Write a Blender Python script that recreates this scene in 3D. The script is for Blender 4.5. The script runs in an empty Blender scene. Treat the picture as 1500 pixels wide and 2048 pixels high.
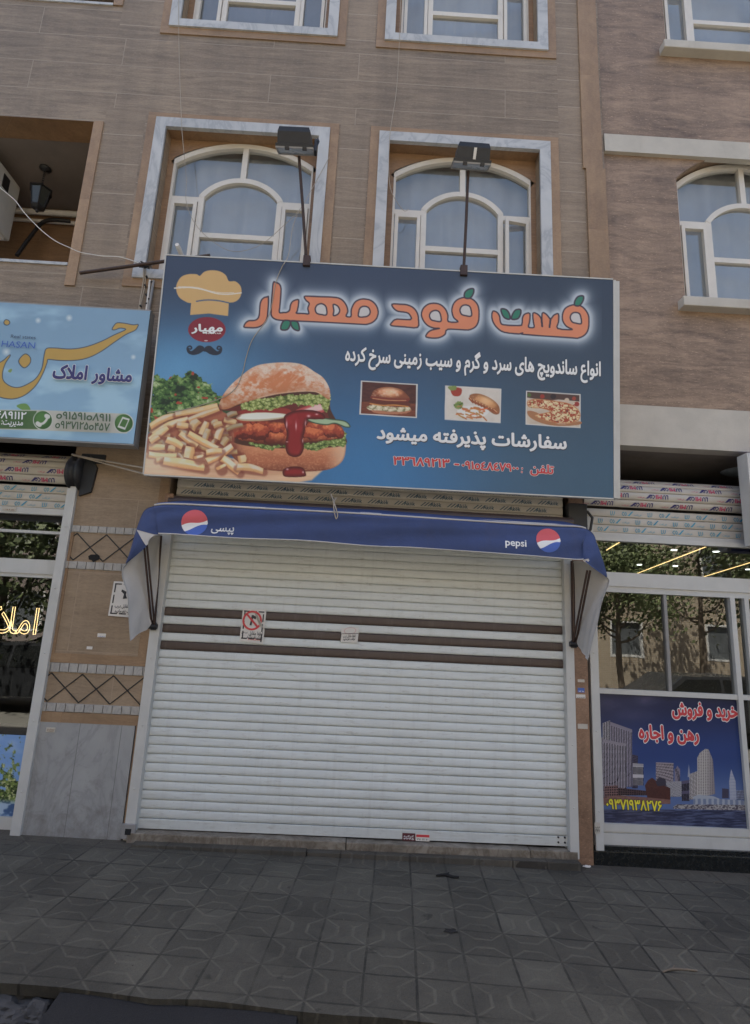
import bpy, bmesh, math, random
import numpy as np
from mathutils import Vector

# ------------------------------------------------------------------ camera, sky, sun, exposure
SC = bpy.context.scene
COL = SC.collection
FPX, PITCH, YAW, ROLL = 1140.0, 0.21370679, 0.01694763, 0.04833794      # focal length in photo pixels, angles in radians
CAM = Vector((0.0, -4.6668, 1.55))
_cp, _sp, _cy, _sy, _cr, _sr = math.cos(PITCH), math.sin(PITCH), math.cos(YAW), math.sin(YAW), math.cos(ROLL), math.sin(ROLL)
FWD = Vector((_sy * _cp, _cy * _cp, _sp))
_r0 = Vector((_cy, -_sy, 0.0))
_u0 = _r0.cross(FWD)
RGT = _cr * _r0 + _sr * _u0
UPV = -_sr * _r0 + _cr * _u0
cam_data = bpy.data.cameras.new('camera')
cam = bpy.data.objects.new('camera', cam_data)
COL.objects.link(cam)
from mathutils import Matrix
cam.matrix_world = Matrix(((RGT.x, UPV.x, -FWD.x, CAM.x), (RGT.y, UPV.y, -FWD.y, CAM.y), (RGT.z, UPV.z, -FWD.z, CAM.z), (0, 0, 0, 1)))
cam_data.sensor_fit = 'VERTICAL'
cam_data.sensor_height = 36.0
cam_data.lens = FPX / 2048.0 * 36.0
cam_data.clip_start, cam_data.clip_end = 0.05, 2000.0
SC.camera = cam
SC.render.resolution_x, SC.render.resolution_y = 750, 1024

SUN_EL, SUN_AZ = math.radians(64), math.radians(-22)      # the sun stands behind the buildings, so the street front is in shade
world = bpy.data.worlds.new('World')
SC.world = world
world.use_nodes = True
wn = world.node_tree
wn.nodes.clear()
sky = wn.nodes.new('ShaderNodeTexSky')
sky.sky_type = 'NISHITA'
sky.sun_disc = False
sky.sun_elevation = SUN_EL
sky.sun_rotation = SUN_AZ
sky.air_density, sky.dust_density, sky.ozone_density = 1.0, 5.0, 0.6
bg = wn.nodes.new('ShaderNodeBackground')
bg.inputs['Strength'].default_value = 0.10
wo = wn.nodes.new('ShaderNodeOutputWorld')
wn.links.new(sky.outputs[0], bg.inputs[0])
wn.links.new(bg.outputs[0], wo.inputs[0])
sun_data = bpy.data.lights.new('sun', 'SUN')
sun_data.energy = 5.0
sun_data.angle = math.radians(0.5)
sun_data.color = (1.0, 0.95, 0.85)
sun = bpy.data.objects.new('sun', sun_data)
COL.objects.link(sun)
SUN_DIR = Vector((math.sin(SUN_AZ) * math.cos(SUN_EL), math.cos(SUN_AZ) * math.cos(SUN_EL), math.sin(SUN_EL)))
sun.rotation_euler = SUN_DIR.to_track_quat('Z', 'Y').to_euler()
SC.view_settings.view_transform = 'Standard'
SC.view_settings.look = 'None'
SC.view_settings.exposure = 1.9
SC.view_settings.gamma = 1.0
SC.cycles.max_bounces = 8
SC.cycles.transparent_max_bounces = 10
SC.cycles.use_denoising = True

# ------------------------------------------------------------------ measuring: a spot of the photograph on a plane of known depth, in metres
def _ray(px, py):
    return RGT * ((px - 750.0) / FPX) - UPV * ((py - 1024.0) / FPX) + FWD
def at(px, py, y=0.0):
    d = _ray(px, py)
    return CAM + d * ((y - CAM.y) / d.y)
def on_level(px, py, z=0.0):
    d = _ray(px, py)
    return CAM + d * ((z - CAM.z) / d.z)
_R, _U, _F, _C = (np.array(v) for v in (RGT, UPV, FWD, CAM))
def photo_xy(P):
    v = np.asarray(P) - _C
    w = v @ _F
    return 750.0 + FPX * (v @ _R) / w, 1024.0 - FPX * (v @ _U) / w

# ------------------------------------------------------------------ object helpers
LOC = {}
def thing(name, label, cat, loc=(0, 0, 0), group=None):
    o = bpy.data.objects.new(name, None)
    o.empty_display_size = 0.1
    COL.objects.link(o)
    o.location = loc
    LOC[o] = Vector(loc)
    tag(o, label, cat, group)
    return o
def tag(o, label=None, cat=None, group=None, kind=None):
    for k, v in (('label', label), ('category', cat), ('group', group), ('kind', kind)):
        if v:
            o[k] = v
    return o

class MB:
    """collects shapes, builds ONE mesh object"""
    def __init__(s):
        s.v, s.f, s.sm = [], [], []
    def add(s, vs, fs, smooth=False):
        n = len(s.v)
        s.v.extend([tuple(p) for p in vs])
        s.f.extend([tuple(i + n for i in f) for f in fs])
        s.sm.extend([smooth] * len(fs))
        return s
    def box(s, x0, x1, y0, y1, z0, z1):
        vs = [(x, y, z) for x in (x0, x1) for y in (y0, y1) for z in (z0, z1)]
        return s.add(vs, [(0, 1, 3, 2), (4, 6, 7, 5), (0, 4, 5, 1), (2, 3, 7, 6), (0, 2, 6, 4), (1, 5, 7, 3)])
    def bevbox(s, x0, x1, y0, y1, z0, z1, b=0.006):
        bm = bmesh.new()
        bmesh.ops.create_cube(bm, size=1.0)
        for v in bm.verts:
            v.co = Vector(((x0 + x1) / 2 + v.co.x * (x1 - x0), (y0 + y1) / 2 + v.co.y * (y1 - y0), (z0 + z1) / 2 + v.co.z * (z1 - z0)))
        bmesh.ops.bevel(bm, geom=list(bm.edges), offset=b, segments=2, profile=0.6, affect='EDGES')
        return s.bm(bm)
    def bm(s, bm):
        bm.verts.index_update()
        s.add([v.co for v in bm.verts], [[v.index for v in f.verts] for f in bm.faces])
        bm.free()
        return s
    def quad(s, a, b, c, d):
        return s.add([a, b, c, d], [(0, 1, 2, 3)])
    def obox(s, o, ex, ey, ez):
        """box from corner o with three edge vectors"""
        o, ex, ey, ez = Vector(o), Vector(ex), Vector(ey), Vector(ez)
        vs = [o + ex * i + ey * j + ez * k for i in (0, 1) for j in (0, 1) for k in (0, 1)]
        return s.add(vs, [(0, 1, 3, 2), (4, 6, 7, 5), (0, 4, 5, 1), (2, 3, 7, 6), (0, 2, 6, 4), (1, 5, 7, 3)])
    def prism(s, pts, y0, y1):
        """outline in (x, z), front y0, back y1"""
        n = len(pts)
        vs = [(p[0], y0, p[1]) for p in pts] + [(p[0], y1, p[1]) for p in pts]
        fs = [tuple(range(n)), tuple(range(2 * n - 1, n - 1, -1))] + [(i, i + n, (i + 1) % n + n, (i + 1) % n) for i in range(n)]
        return s.add(vs, fs)
    def ribbon(s, pts, w, y0, y1, inside=True):
        """a bar of width w along a line in (x, z); w grows to the right of the walking direction"""
        pts = [Vector(p) for p in pts]
        n = len(pts)
        off = []
        for i in range(n):
            t = (pts[min(i + 1, n - 1)] - pts[max(i - 1, 0)]).normalized()
            off.append(pts[i] + Vector((t.y, -t.x)) * w)
        vs = []
        for a, b in zip(pts, off):
            vs += [(a.x, y0, a.y), (b.x, y0, b.y), (b.x, y1, b.y), (a.x, y1, a.y)]
        fs = [(0, 3, 2, 1), (4 * n - 4, 4 * n - 3, 4 * n - 2, 4 * n - 1)]
        for i in range(n - 1):
            for k in range(4):
                a, b = 4 * i + k, 4 * i + (k + 1) % 4
                fs.append((a, b, b + 4, a + 4))
        return s.add(vs, fs)
    def tube(s, pts, r, seg=8, smooth=True, caps=True):
        pts = [Vector(p) for p in pts]
        n = len(pts)
        rr = r if isinstance(r, (list, tuple)) else [r] * n
        vs, fs = [], []
        ref = None
        for i in range(n):
            t = (pts[min(i + 1, n - 1)] - pts[max(i - 1, 0)]).normalized()
            if ref is None:
                ref = t.orthogonal().normalized()
            ref = (ref - t * ref.dot(t))
            ref = ref.normalized() if ref.length > 1e-6 else t.orthogonal().normalized()
            b = t.cross(ref)
            for k in range(seg):
                a = 2 * math.pi * k / seg
                vs.append(pts[i] + (ref * math.cos(a) + b * math.sin(a)) * rr[i])
        for i in range(n - 1):
            for k in range(seg):
                fs.append((i * seg + k, i * seg + (k + 1) % seg, (i + 1) * seg + (k + 1) % seg, (i + 1) * seg + k))
        s.add(vs, fs, smooth)
        if caps:
            s.add(vs[:seg], [tuple(range(seg - 1, -1, -1))])
            s.add(vs[-seg:], [tuple(range(seg))])
        return s
    def lathe(s, prof, c, axis='z', seg=24, smooth=True):
        vs, fs = [], []
        for r, h in prof:
            for k in range(seg):
                a = 2 * math.pi * k / seg
                p = (r * math.cos(a), r * math.sin(a), h)
                if axis == 'y':
                    p = (p[0], h, p[1])
                elif axis == 'x':
                    p = (h, p[0], p[1])
                vs.append((c[0] + p[0], c[1] + p[1], c[2] + p[2]))
        for i in range(len(prof) - 1):
            for k in range(seg):
                fs.append((i * seg + k, i * seg + (k + 1) % seg, (i + 1) * seg + (k + 1) % seg, (i + 1) * seg + k))
        return s.add(vs, fs, smooth)
    def build(s, name, mat, parent=None, loc=None, smooth=None):
        me = bpy.data.meshes.new(name)
        o = bpy.data.objects.new(name, me)
        COL.objects.link(o)
        base = Vector((0, 0, 0))
        if parent is not None:
            base = LOC[parent]
            o.parent = parent
            LOC[o] = base
        elif loc is not None:
            base = Vector(loc)
            o.location = base
            LOC[o] = base
        else:
            LOC[o] = base
        me.from_pydata([(p[0] - base.x, p[1] - base.y, p[2] - base.z) for p in s.v], [], s.f)
        me.polygons.foreach_set('use_smooth', s.sm if smooth is None else [smooth] * len(s.f))
        if mat is not None:
            me.materials.append(mat)
        me.update()
        bmx = bmesh.new()
        bmx.from_mesh(me)
        bmesh.ops.recalc_face_normals(bmx, faces=list(bmx.faces))
        bmx.to_mesh(me)
        bmx.free()
        return o

def spline(pts, n=8, closed=False):
    """Catmull-Rom through points of any dimension"""
    P = [np.array(p, float) for p in pts]
    m = len(P)
    out = []
    for i in range(m if closed else m - 1):
        g = (lambda k: P[k % m]) if closed else (lambda k: P[min(max(k, 0), m - 1)])
        p0, p1, p2, p3 = g(i - 1), g(i), g(i + 1), g(i + 2)
        for k in range(n):
            t = k / n
            out.append(0.5 * ((2 * p1) + (p2 - p0) * t + (2 * p0 - 5 * p1 + 4 * p2 - p3) * t * t + (3 * p1 - p0 - 3 * p2 + p3) * t ** 3))
    if not closed:
        out.append(P[-1])
    return out

def cloth(rows, mat, name, parent, nu=6, nv=6, thick=0.003, wave=0.0, seed=1, back=None):
    """a hanging sheet through a grid of points; gets a real thickness; back = material of the other face"""
    rows = [spline(r, nu) for r in rows]
    cols = [spline([r[j] for r in rows], nv) for j in range(len(rows[0]))]
    G = np.array(cols).transpose(1, 0, 2)
    H, W, _ = G.shape
    du = np.gradient(G, axis=1)
    dv = np.gradient(G, axis=0)
    N = np.cross(du, dv)
    N /= (np.linalg.norm(N, axis=2, keepdims=True) + 1e-9)
    if wave:
        rs = np.random.RandomState(seed)
        a, b = np.meshgrid(np.linspace(0, 1, W), np.linspace(0, 1, H))
        w = sum(np.sin(2 * math.pi * (rs.uniform(1, 4) * a + rs.uniform(.5, 2.5) * b + rs.rand())) for _ in range(5)) / 5
        G = G + N * (w * wave)[..., None]
    vs = np.concatenate([G.reshape(-1, 3), (G + N * thick).reshape(-1, 3)])
    n = H * W
    fs, mi = [], []
    for i in range(H - 1):
        for j in range(W - 1):
            a = i * W + j
            fs.append((a, a + 1, a + W + 1, a + W)); mi.append(0)
            fs.append((a + n, a + n + W, a + n + W + 1, a + n + 1)); mi.append(1)
    rim = [(0, j) for j in range(W)] + [(i, W - 1) for i in range(1, H)] + [(H - 1, j) for j in range(W - 2, -1, -1)] + [(i, 0) for i in range(H - 2, 0, -1)]
    for (a, b), (c, d) in zip(rim, rim[1:] + rim[:1]):
        p, q = a * W + b, c * W + d
        fs.append((p, q, q + n, p + n)); mi.append(0)
    mb = MB()
    mb.add(vs, fs, True)
    me = bpy.data.meshes.new(name)
    o = bpy.data.objects.new(name, me)
    COL.objects.link(o)
    base = LOC[parent] if parent is not None else Vector((0, 0, 0))
    o.parent = parent
    LOC[o] = base
    me.from_pydata([(p[0] - base.x, p[1] - base.y, p[2] - base.z) for p in vs], [], fs)
    me.materials.append(mat)
    me.materials.append(back or mat)
    me.polygons.foreach_set('material_index', mi)
    me.polygons.foreach_set('use_smooth', [True] * len(fs))
    me.update()
    return o
# ------------------------------------------------------------------ materials
EXPO = 0.66          # what a white surface in this shade shows of its own brightness in the photograph
def lin(c):
    return tuple(((x / 255.0) / 12.92 if x <= 10.3 else ((x / 255.0 + 0.055) / 1.055) ** 2.4) for x in c)
def ph(r, g, b, k=EXPO):
    """own colour of a surface that shows as (r, g, b) in the photograph"""
    return tuple(min(0.85, x / k) for x in lin((r, g, b)))

class NT:
    def __init__(s, name):
        s.m = bpy.data.materials.new(name)
        s.m.use_nodes = True
        s.t = s.m.node_tree
        s.t.nodes.clear()
        s.out = s.n('ShaderNodeOutputMaterial')
        s.b = s.n('ShaderNodeBsdfPrincipled')
        s.l(s.b.outputs[0], s.out.inputs['Surface'])
    def n(s, k, **kw):
        x = s.t.nodes.new(k)
        for a, b in kw.items():
            setattr(x, a, b)
        return x
    def l(s, a, b):
        s.t.links.new(a, b)
    def set(s, sock, v):
        if isinstance(v, bpy.types.NodeSocket):
            s.l(v, sock)
        elif isinstance(v, (tuple, list)) and len(v) == 3 and sock.type == 'RGBA':
            sock.default_value = (*v, 1.0)
        else:
            sock.default_value = v
    def obj(s):
        return s.n('ShaderNodeTexCoord').outputs['Object']
    def sep(s, v):
        x = s.n('ShaderNodeSeparateXYZ'); s.l(v, x.inputs[0]); return x.outputs
    def comb(s, x, y, z=0.0):
        c = s.n('ShaderNodeCombineXYZ')
        for i, v in enumerate((x, y, z)):
            s.set(c.inputs[i], v)
        return c.outputs[0]
    def map(s, v, scale=(1, 1, 1), loc=(0, 0, 0), rot=(0, 0, 0)):
        x = s.n('ShaderNodeMapping')
        s.l(v, x.inputs['Vector'])
        x.inputs['Scale'].default_value = scale; x.inputs['Location'].default_value = loc; x.inputs['Rotation'].default_value = rot
        return x.outputs[0]
    def noise(s, v, scale, detail=4, rough=0.55, dist=0.0):
        x = s.n('ShaderNodeTexNoise')
        s.l(v, x.inputs['Vector'])
        x.inputs['Scale'].default_value = scale; x.inputs['Detail'].default_value = detail
        x.inputs['Roughness'].default_value = rough; x.inputs['Distortion'].default_value = dist
        return x.outputs['Fac']
    def ramp(s, v, stops):
        x = s.n('ShaderNodeValToRGB')
        s.l(v, x.inputs[0])
        e = x.color_ramp.elements
        while len(e) < len(stops):
            e.new(0.5)
        for i, (p, c) in enumerate(stops):
            e[i].position = p
            e[i].color = (*c, 1.0) if isinstance(c, (tuple, list)) else (c, c, c, 1.0)
        return x.outputs[0]
    def mix(s, f, a, b, blend='MIX'):
        x = s.n('ShaderNodeMix', data_type='RGBA', blend_type=blend)
        s.set(x.inputs[0], f); s.set(x.inputs[6], a); s.set(x.inputs[7], b)
        return x.outputs[2]
    def math(s, op, a, b=0.0, c=0.0):
        x = s.n('ShaderNodeMath', operation=op)
        s.set(x.inputs[0], a); s.set(x.inputs[1], b)
        if op in ('MULTIPLY_ADD', 'SMOOTH_MIN', 'COMPARE'):
            s.set(x.inputs[2], c)
        return x.outputs[0]
    def bump(s, h, strength=0.3, dist=0.01):
        x = s.n('ShaderNodeBump')
        s.l(h, x.inputs['Height'])
        x.inputs['Strength'].default_value = strength; x.inputs['Distance'].default_value = dist
        s.l(x.outputs[0], s.b.inputs['Normal'])
    def fin(s, col=None, rough=None, metal=None, spec=None):
        if col is not None: s.set(s.b.inputs['Base Color'], col)
        if rough is not None: s.set(s.b.inputs['Roughness'], rough)
        if metal is not None: s.set(s.b.inputs['Metallic'], metal)
        if spec is not None: s.set(s.b.inputs['Specular IOR Level'], spec)
        return s.m

def mul(c, k):
    return tuple(min(0.9, x * k) for x in c)

def plain(name, col, rough=0.6, var=0.18, scale=6.0, metal=0.0, bump=0.0, bscale=80.0, dirt=0.0):
    """painted or bare surface: mottled, a little dirty, uneven gloss"""
    t = NT(name)
    o = t.obj()
    n1 = t.noise(o, scale, 5, 0.6)
    c = t.mix(t.ramp(n1, [(0.3, 0.0), (0.7, 1.0)]), mul(col, 1 - var), mul(col, 1 + var * 0.6))
    if dirt:
        d = t.ramp(t.noise(t.map(o, (1.0, 1.0, 0.35)), scale * 1.7, 8, 0.7, 0.4), [(0.55, 0.0), (0.78, dirt)])
        c = t.mix(d, c, mul((0.16, 0.12, 0.08), 0.8))
    if bump:
        hb = t.math('ADD', t.noise(o, bscale, 4, 0.6), t.math('MULTIPLY', t.noise(o, bscale / 25, 4, 0.55, 0.8), 6.0 if bscale > 200 else 0.0))
        t.bump(hb, bump, 0.004)
    return t.fin(c, t.math('MULTIPLY_ADD', n1, 0.25, rough - 0.12), metal)

def travertine(name, dark, light, bw, bh, joint, streak=9.0, off=0.5, loc=(0, 0, 0), joint_w=0.006, pits=0.5, contrast=1.0, fine=0.26, jmix=0.6):
    """stone slabs with bedding streaks along x and pale joints"""
    t = NT(name)
    o = t.obj()
    x, y, z = t.sep(o)
    uv = t.comb(t.math('ADD', x, t.math('MULTIPLY', y, 1.0)), z)
    br = t.n('ShaderNodeTexBrick', offset=off, squash=1.0)
    t.l(t.map(uv, loc=loc), br.inputs['Vector'])
    br.inputs['Scale'].default_value = 1.0
    br.inputs['Brick Width'].default_value = bw
    br.inputs['Row Height'].default_value = bh
    br.inputs['Mortar Size'].default_value = joint_w / 2
    br.inputs['Mortar Smooth'].default_value = 0.15
    br.inputs['Color1'].default_value = (0, 0, 0, 1)
    br.inputs['Color2'].default_value = (1, 1, 1, 1)
    br.inputs['Mortar'].default_value = (0.5, 0.5, 0.5, 1)
    rnd = t.sep(br.outputs['Color'])[0]
    shift = t.comb(t.math('MULTIPLY', rnd, 37.0), t.math('MULTIPLY', rnd, 11.0), t.math('MULTIPLY', rnd, 53.0))
    va = t.n('ShaderNodeVectorMath', operation='ADD'); t.l(o, va.inputs[0]); t.l(shift, va.inputs[1])
    p = va.outputs[0]
    s1 = t.noise(t.map(p, (0.55, 0.55, streak * 0.62)), 2.3, 9, 0.66, 1.3)
    s2 = t.noise(t.map(p, (3.0, 3.0, streak * 3.2)), 4.0, 6, 0.7, 0.3)
    big = t.noise(o, 0.7, 3, 0.5)
    s3 = t.noise(t.map(p, (7.0, 7.0, 15.0)), 6.0, 5, 0.75)
    f = t.math('ADD', t.math('ADD', t.math('MULTIPLY', s1, 0.72 - fine * 1.1), t.math('MULTIPLY', s2, 0.28 + fine * 0.1)), t.math('MULTIPLY', s3, fine))
    lo, hi = 0.5 - 0.17 / contrast, 0.5 + 0.17 / contrast
    c = t.ramp(f, [(lo, dark), (0.5, tuple((a + b) / 2 for a, b in zip(dark, light))), (hi, light)])
    tone = t.math('ADD', t.math('MULTIPLY_ADD', rnd, 0.09, 0.85), t.math('MULTIPLY', big, 0.2))
    c = t.mix(1.0, c, t.comb(tone, tone, tone), 'MULTIPLY')
    wsx = t.ramp(t.noise(t.map(o, (2.6, 2.6, 0.22)), 1.0, 6, 0.65, 0.3), [(0.38, 0.84), (0.66, 1.06)])
    c = t.mix(1.0, c, wsx, 'MULTIPLY')
    pit = t.ramp(t.noise(t.map(p, (9, 9, 34)), 4.0, 3, 0.6), [(0.62, 0.0), (0.72, pits)])
    c = t.mix(pit, c, mul(light, 1.25))
    c = t.mix(t.math('MULTIPLY', br.outputs['Fac'], jmix), c, joint)
    h = t.math('SUBTRACT', t.math('MULTIPLY', f, 0.35), t.math('MULTIPLY', br.outputs['Fac'], 0.9))
    t.bump(h, 0.35, 0.004)
    return t.fin(c, t.math('MULTIPLY_ADD', s2, 0.3, 0.38))

def marble(name, base, vein, scale=3.0, rough=0.35, joints=None, dirt=0.0, vein_amt=0.6):
    t = NT(name)
    o = t.obj()
    n = t.noise(t.map(o, (1, 1, 0.6), rot=(0, 0.7, 0)), scale, 9, 0.6, 1.6)
    v = t.math('ABSOLUTE', t.math('SUBTRACT', n, 0.5))
    vv = t.ramp(v, [(0.0, vein_amt), (0.035, vein_amt * 0.35), (0.12, 0.0)])
    cl = t.noise(o, 1.8, 5, 0.6)
    c = t.mix(t.ramp(cl, [(0.3, 0.0), (0.7, 1.0)]), mul(base, 0.82), base)
    c = t.mix(vv, c, vein)
    if joints:
        x, y, z = t.sep(o)
        br = t.n('ShaderNodeTexBrick', offset=joints[2])
        t.l(t.map(t.comb(x, z), loc=(joints[3], joints[4], 0)), br.inputs['Vector'])
        br.inputs['Scale'].default_value = 1.0
        br.inputs['Brick Width'].default_value = joints[0]; br.inputs['Row Height'].default_value = joints[1]
        br.inputs['Mortar Size'].default_value = 0.002
        c = t.mix(t.math('MULTIPLY', br.outputs['Fac'], 0.75), c, mul(base, 0.25))
        t.bump(t.math('SUBTRACT', 1.0, br.outputs['Fac']), 0.4, 0.004)
    if dirt:
        x, y, z = t.sep(o)
        low = t.math('SUBTRACT', 1.0, t.math('MULTIPLY', z, 2.2))
        g = t.math('ADD', t.noise(o, 9, 8, 0.7, 0.5), t.math('MULTIPLY', t.math('MAXIMUM', low, 0.0), 0.16))
        c = t.mix(t.ramp(g, [(0.56, 0.0), (0.85, dirt)]), c, (0.09, 0.07, 0.05))
    return t.fin(c, t.math('MULTIPLY_ADD', cl, 0.3, rough - 0.1))

def glass(name, tint, refl, rough=0.004, clear=0.6, gcol=(0.95, 0.96, 0.96)):
    t = NT(name)
    t.t.nodes.remove(t.b)
    tr = t.n('ShaderNodeBsdfTransparent'); tr.inputs[0].default_value = (*[x * clear for x in tint], 1)
    gl = t.n('ShaderNodeBsdfGlossy'); gl.inputs['Roughness'].default_value = rough
    gl.inputs['Color'].default_value = (*gcol, 1)
    fr = t.n('ShaderNodeLayerWeight'); fr.inputs['Blend'].default_value = 0.5
    nz = t.noise(t.obj(), 1.3, 2, 0.5)
    bp = t.n('ShaderNodeBump'); t.l(nz, bp.inputs['Height']); bp.inputs['Strength'].default_value = 0.05; bp.inputs['Distance'].default_value = 0.02
    t.l(bp.outputs[0], gl.inputs['Normal'])
    f = t.math('MINIMUM', t.math('ADD', t.math('MULTIPLY', t.math('POWER', fr.outputs['Facing'], 5.0), 0.9), refl), 1.0)
    mx = t.n('ShaderNodeMixShader')
    t.l(f, mx.inputs[0]); t.l(tr.outputs[0], mx.inputs[1]); t.l(gl.outputs[0], mx.inputs[2])
    t.l(mx.outputs[0], t.out.inputs['Surface'])
    return t.m

def emit(name, col, strength):
    t = NT(name)
    t.fin((0.02, 0.02, 0.02), 0.5)
    t.b.inputs['Emission Color'].default_value = (*col, 1)
    t.b.inputs['Emission Strength'].default_value = strength
    return t.m

def printed(name, rough=0.42, weave=1400.0):
    """a printed sheet: the ink is a colour attribute painted below, the sheet has a fine weave"""
    t = NT(name)
    a = t.n('ShaderNodeAttribute', attribute_name='ink')
    o = t.obj()
    n = t.noise(o, 2.2, 4, 0.6)
    c = t.mix(1.0, a.outputs['Color'], t.ramp(n, [(0.3, 0.93), (0.7, 1.0)]), 'MULTIPLY')
    t.bump(t.math('ADD', t.math('MULTIPLY', t.noise(t.map(o, (1, 1, 0.3)), 26, 3, 0.5), 0.3), t.math('MULTIPLY', t.noise(t.map(o, (1.6, 1, 0.7)), 1.5, 3, 0.5), 3.0)), 0.16, 0.012)
    return t.fin(c, rough)

M = {}
STONE_D, STONE_L = ph(92, 78, 63), ph(130, 114, 95)
M['stone'] = travertine('travertine_cladding', STONE_D, STONE_L, 2.35, 0.335, ph(146, 134, 118), loc=(0.3, 0.07, 0), off=0.37, pits=0.55, joint_w=0.008, contrast=1.45, jmix=0.42, fine=0.2)
M['stone_block'] = travertine('travertine_blocks', mul(STONE_D, 1.05), mul(STONE_L, 1.08), 0.62, 0.33, ph(150, 138, 122), off=0.0, loc=(0.45, 0.12, 0), joint_w=0.008, pits=0.3)
M['stone_pillar'] = travertine('travertine_pillar', ph(104, 88, 71), ph(142, 123, 101), 0.78, 0.62, ph(140, 122, 104), off=0.5, loc=(0.33, -0.08, 0), streak=6.0, pits=0.15)
M['stone_right'] = travertine('dark_travertine', ph(84, 68, 55), ph(144, 121, 100), 2.6, 0.72, ph(92, 76, 62), off=0.37, streak=4.2, pits=0.9, joint_w=0.003, contrast=1.25, fine=0.14, jmix=0.3)
M['stone_inner'] = travertine('brown_travertine', ph(96, 72, 52), ph(134, 106, 78), 0.9, 0.45, ph(120, 98, 76), off=0.5, streak=8.0, pits=0.15)
M['orange'] = travertine('orange_travertine', ph(108, 85, 64), ph(140, 115, 88), 3.0, 0.9, ph(120, 90, 60), off=0.5, streak=0.6, pits=0.1, joint_w=0.003, contrast=1.4)
M['orange_h'] = travertine('orange_travertine_bed', ph(108, 85, 64), ph(140, 115, 88), 0.9, 3.0, ph(120, 90, 60), off=0.5, streak=9, pits=0.1, joint_w=0.003)
M['rough_stone'] = travertine('rough_travertine', ph(88, 66, 50), ph(142, 112, 90), 2.0, 5.0, ph(90, 70, 55), streak=1.0, pits=0.9, contrast=1.4)
M['marble'] = marble('white_marble', ph(164, 164, 163), ph(96, 100, 108), 2.2, 0.4, vein_amt=0.42)
M['marble_panel'] = marble('worn_marble_panel', ph(138, 138, 137), ph(92, 92, 94), 2.2, 0.4, joints=(0.315, 5.0, 0.0, 0.2, 2.0), dirt=0.55, vein_amt=0.35)
M['marble_tile'] = marble('marble_tile', ph(150, 146, 140), ph(92, 92, 96), 9.0, 0.4, None, 0.0, 0.4)
M['concrete'] = plain('pale_band_stone', ph(158, 152, 142), 0.75, 0.14, 3.0, bump=0.25, bscale=60, dirt=0.15)
M['plaster'] = plain('dull_plaster', ph(105, 96, 90), 0.85, 0.16, 2.0, bump=0.15, dirt=0.3)
M['soffit'] = plain('stained_soffit', ph(112, 104, 98), 0.85, 0.3, 1.6, dirt=0.6)
M['pvc'] = plain('cream_window_frame', ph(178, 172, 163), 0.45, 0.07, 5.0, dirt=0.12)
M['alu'] = plain('white_aluminium', ph(163, 162, 158), 0.4, 0.07, 5.0, dirt=0.12)
M['alu_grey'] = plain('grey_aluminium', ph(120, 118, 116), 0.4, 0.1, 8.0)
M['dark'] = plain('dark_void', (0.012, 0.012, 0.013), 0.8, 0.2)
M['black'] = plain('black_metal', (0.018, 0.018, 0.02), 0.5, 0.3, 12.0)
M['lamp_black'] = plain('weathered_black_paint', (0.016, 0.018, 0.022), 0.45, 0.35, 10.0)
M['rust'] = plain('rusty_dark_tube', (0.055, 0.03, 0.022), 0.6, 0.45, 18.0)
M['brown'] = plain('brown_paint', ph(62, 50, 44), 0.4, 0.22, 5.0, dirt=0.2)
M['curtain'] = plain('white_net_curtain', ph(164, 163, 160), 0.85, 0.08, 3.0)
M['curtain_grey'] = plain('grey_curtain', ph(120, 118, 120), 0.9, 0.12, 3.0)
M['pane'] = glass('window_pane', (0.92, 0.94, 0.98), 0.18, 0.01, 0.8, (0.93, 0.94, 0.87))
M['shop_pane'] = glass('shop_pane', (0.9, 0.95, 0.92), 0.15, 0.006, 0.55)
M['cable'] = plain('beige_cable', ph(140, 130, 116), 0.6, 0.1)
M['dark_cable'] = plain('dark_cable', ph(86, 78, 72), 0.6, 0.1)
M['white_ink'] = plain('white_ink', ph(205, 205, 203), 0.5, 0.04)
M['black_ink'] = plain('black_ink', ph(38, 38, 42), 0.5, 0.1)
M['navy_ink'] = plain('navy_ink', ph(48, 46, 92), 0.5, 0.1)
M['red_ink'] = plain('red_ink', ph(172, 54, 58), 0.5, 0.1)
M['pink_ink'] = plain('pink_ink', ph(158, 62, 88), 0.5, 0.15)
M['teal_ink'] = plain('teal_ink', ph(62, 126, 148), 0.5, 0.15)
M['slate_ink'] = plain('slate_ink', ph(66, 84, 96), 0.5, 0.2)
M['green_ink'] = plain('green_ink', ph(66, 84, 60), 0.5, 0.1)
M['yellow_ink'] = plain('yellow_ink', ph(196, 184, 52), 0.5, 0.1)
M['shadow_ink'] = plain('drop_shadow_ink', ph(52, 60, 72), 0.5, 0.1)
M['blue_ink'] = plain('blue_ink', ph(60, 86, 150), 0.5, 0.1)
M['paper'] = plain('white_paper', ph(182, 178, 172), 0.6, 0.08, 8.0, dirt=0.12)
M['film'] = plain('protective_film', ph(160, 154, 144), 0.4, 0.1, 4.0, dirt=0.15)
M['blue_fabric'] = plain('blue_awning_fabric', ph(47, 60, 97), 0.75, 0.16, 4.0, bump=0.2, bscale=300, dirt=0.12)
M['grey_fabric'] = plain('white_fabric_underside', ph(160, 156, 152), 0.85, 0.12, 3.0, bump=0.15, bscale=300, dirt=0.18)
M['led'] = emit('warm_led_strip', (1.0, 0.66, 0.28), 1.1)
M['spot'] = emit('cool_downlight', (0.95, 1.0, 0.95), 2.2)
M['neon'] = emit('warm_neon_tube', (1.0, 0.66, 0.3), 1.3)
M['ceiling_grey'] = plain('shop_ceiling_paint', ph(70, 66, 62), 0.7, 0.1)
M['interior'] = plain('shop_interior', ph(72, 66, 58), 0.8, 0.2)
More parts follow.
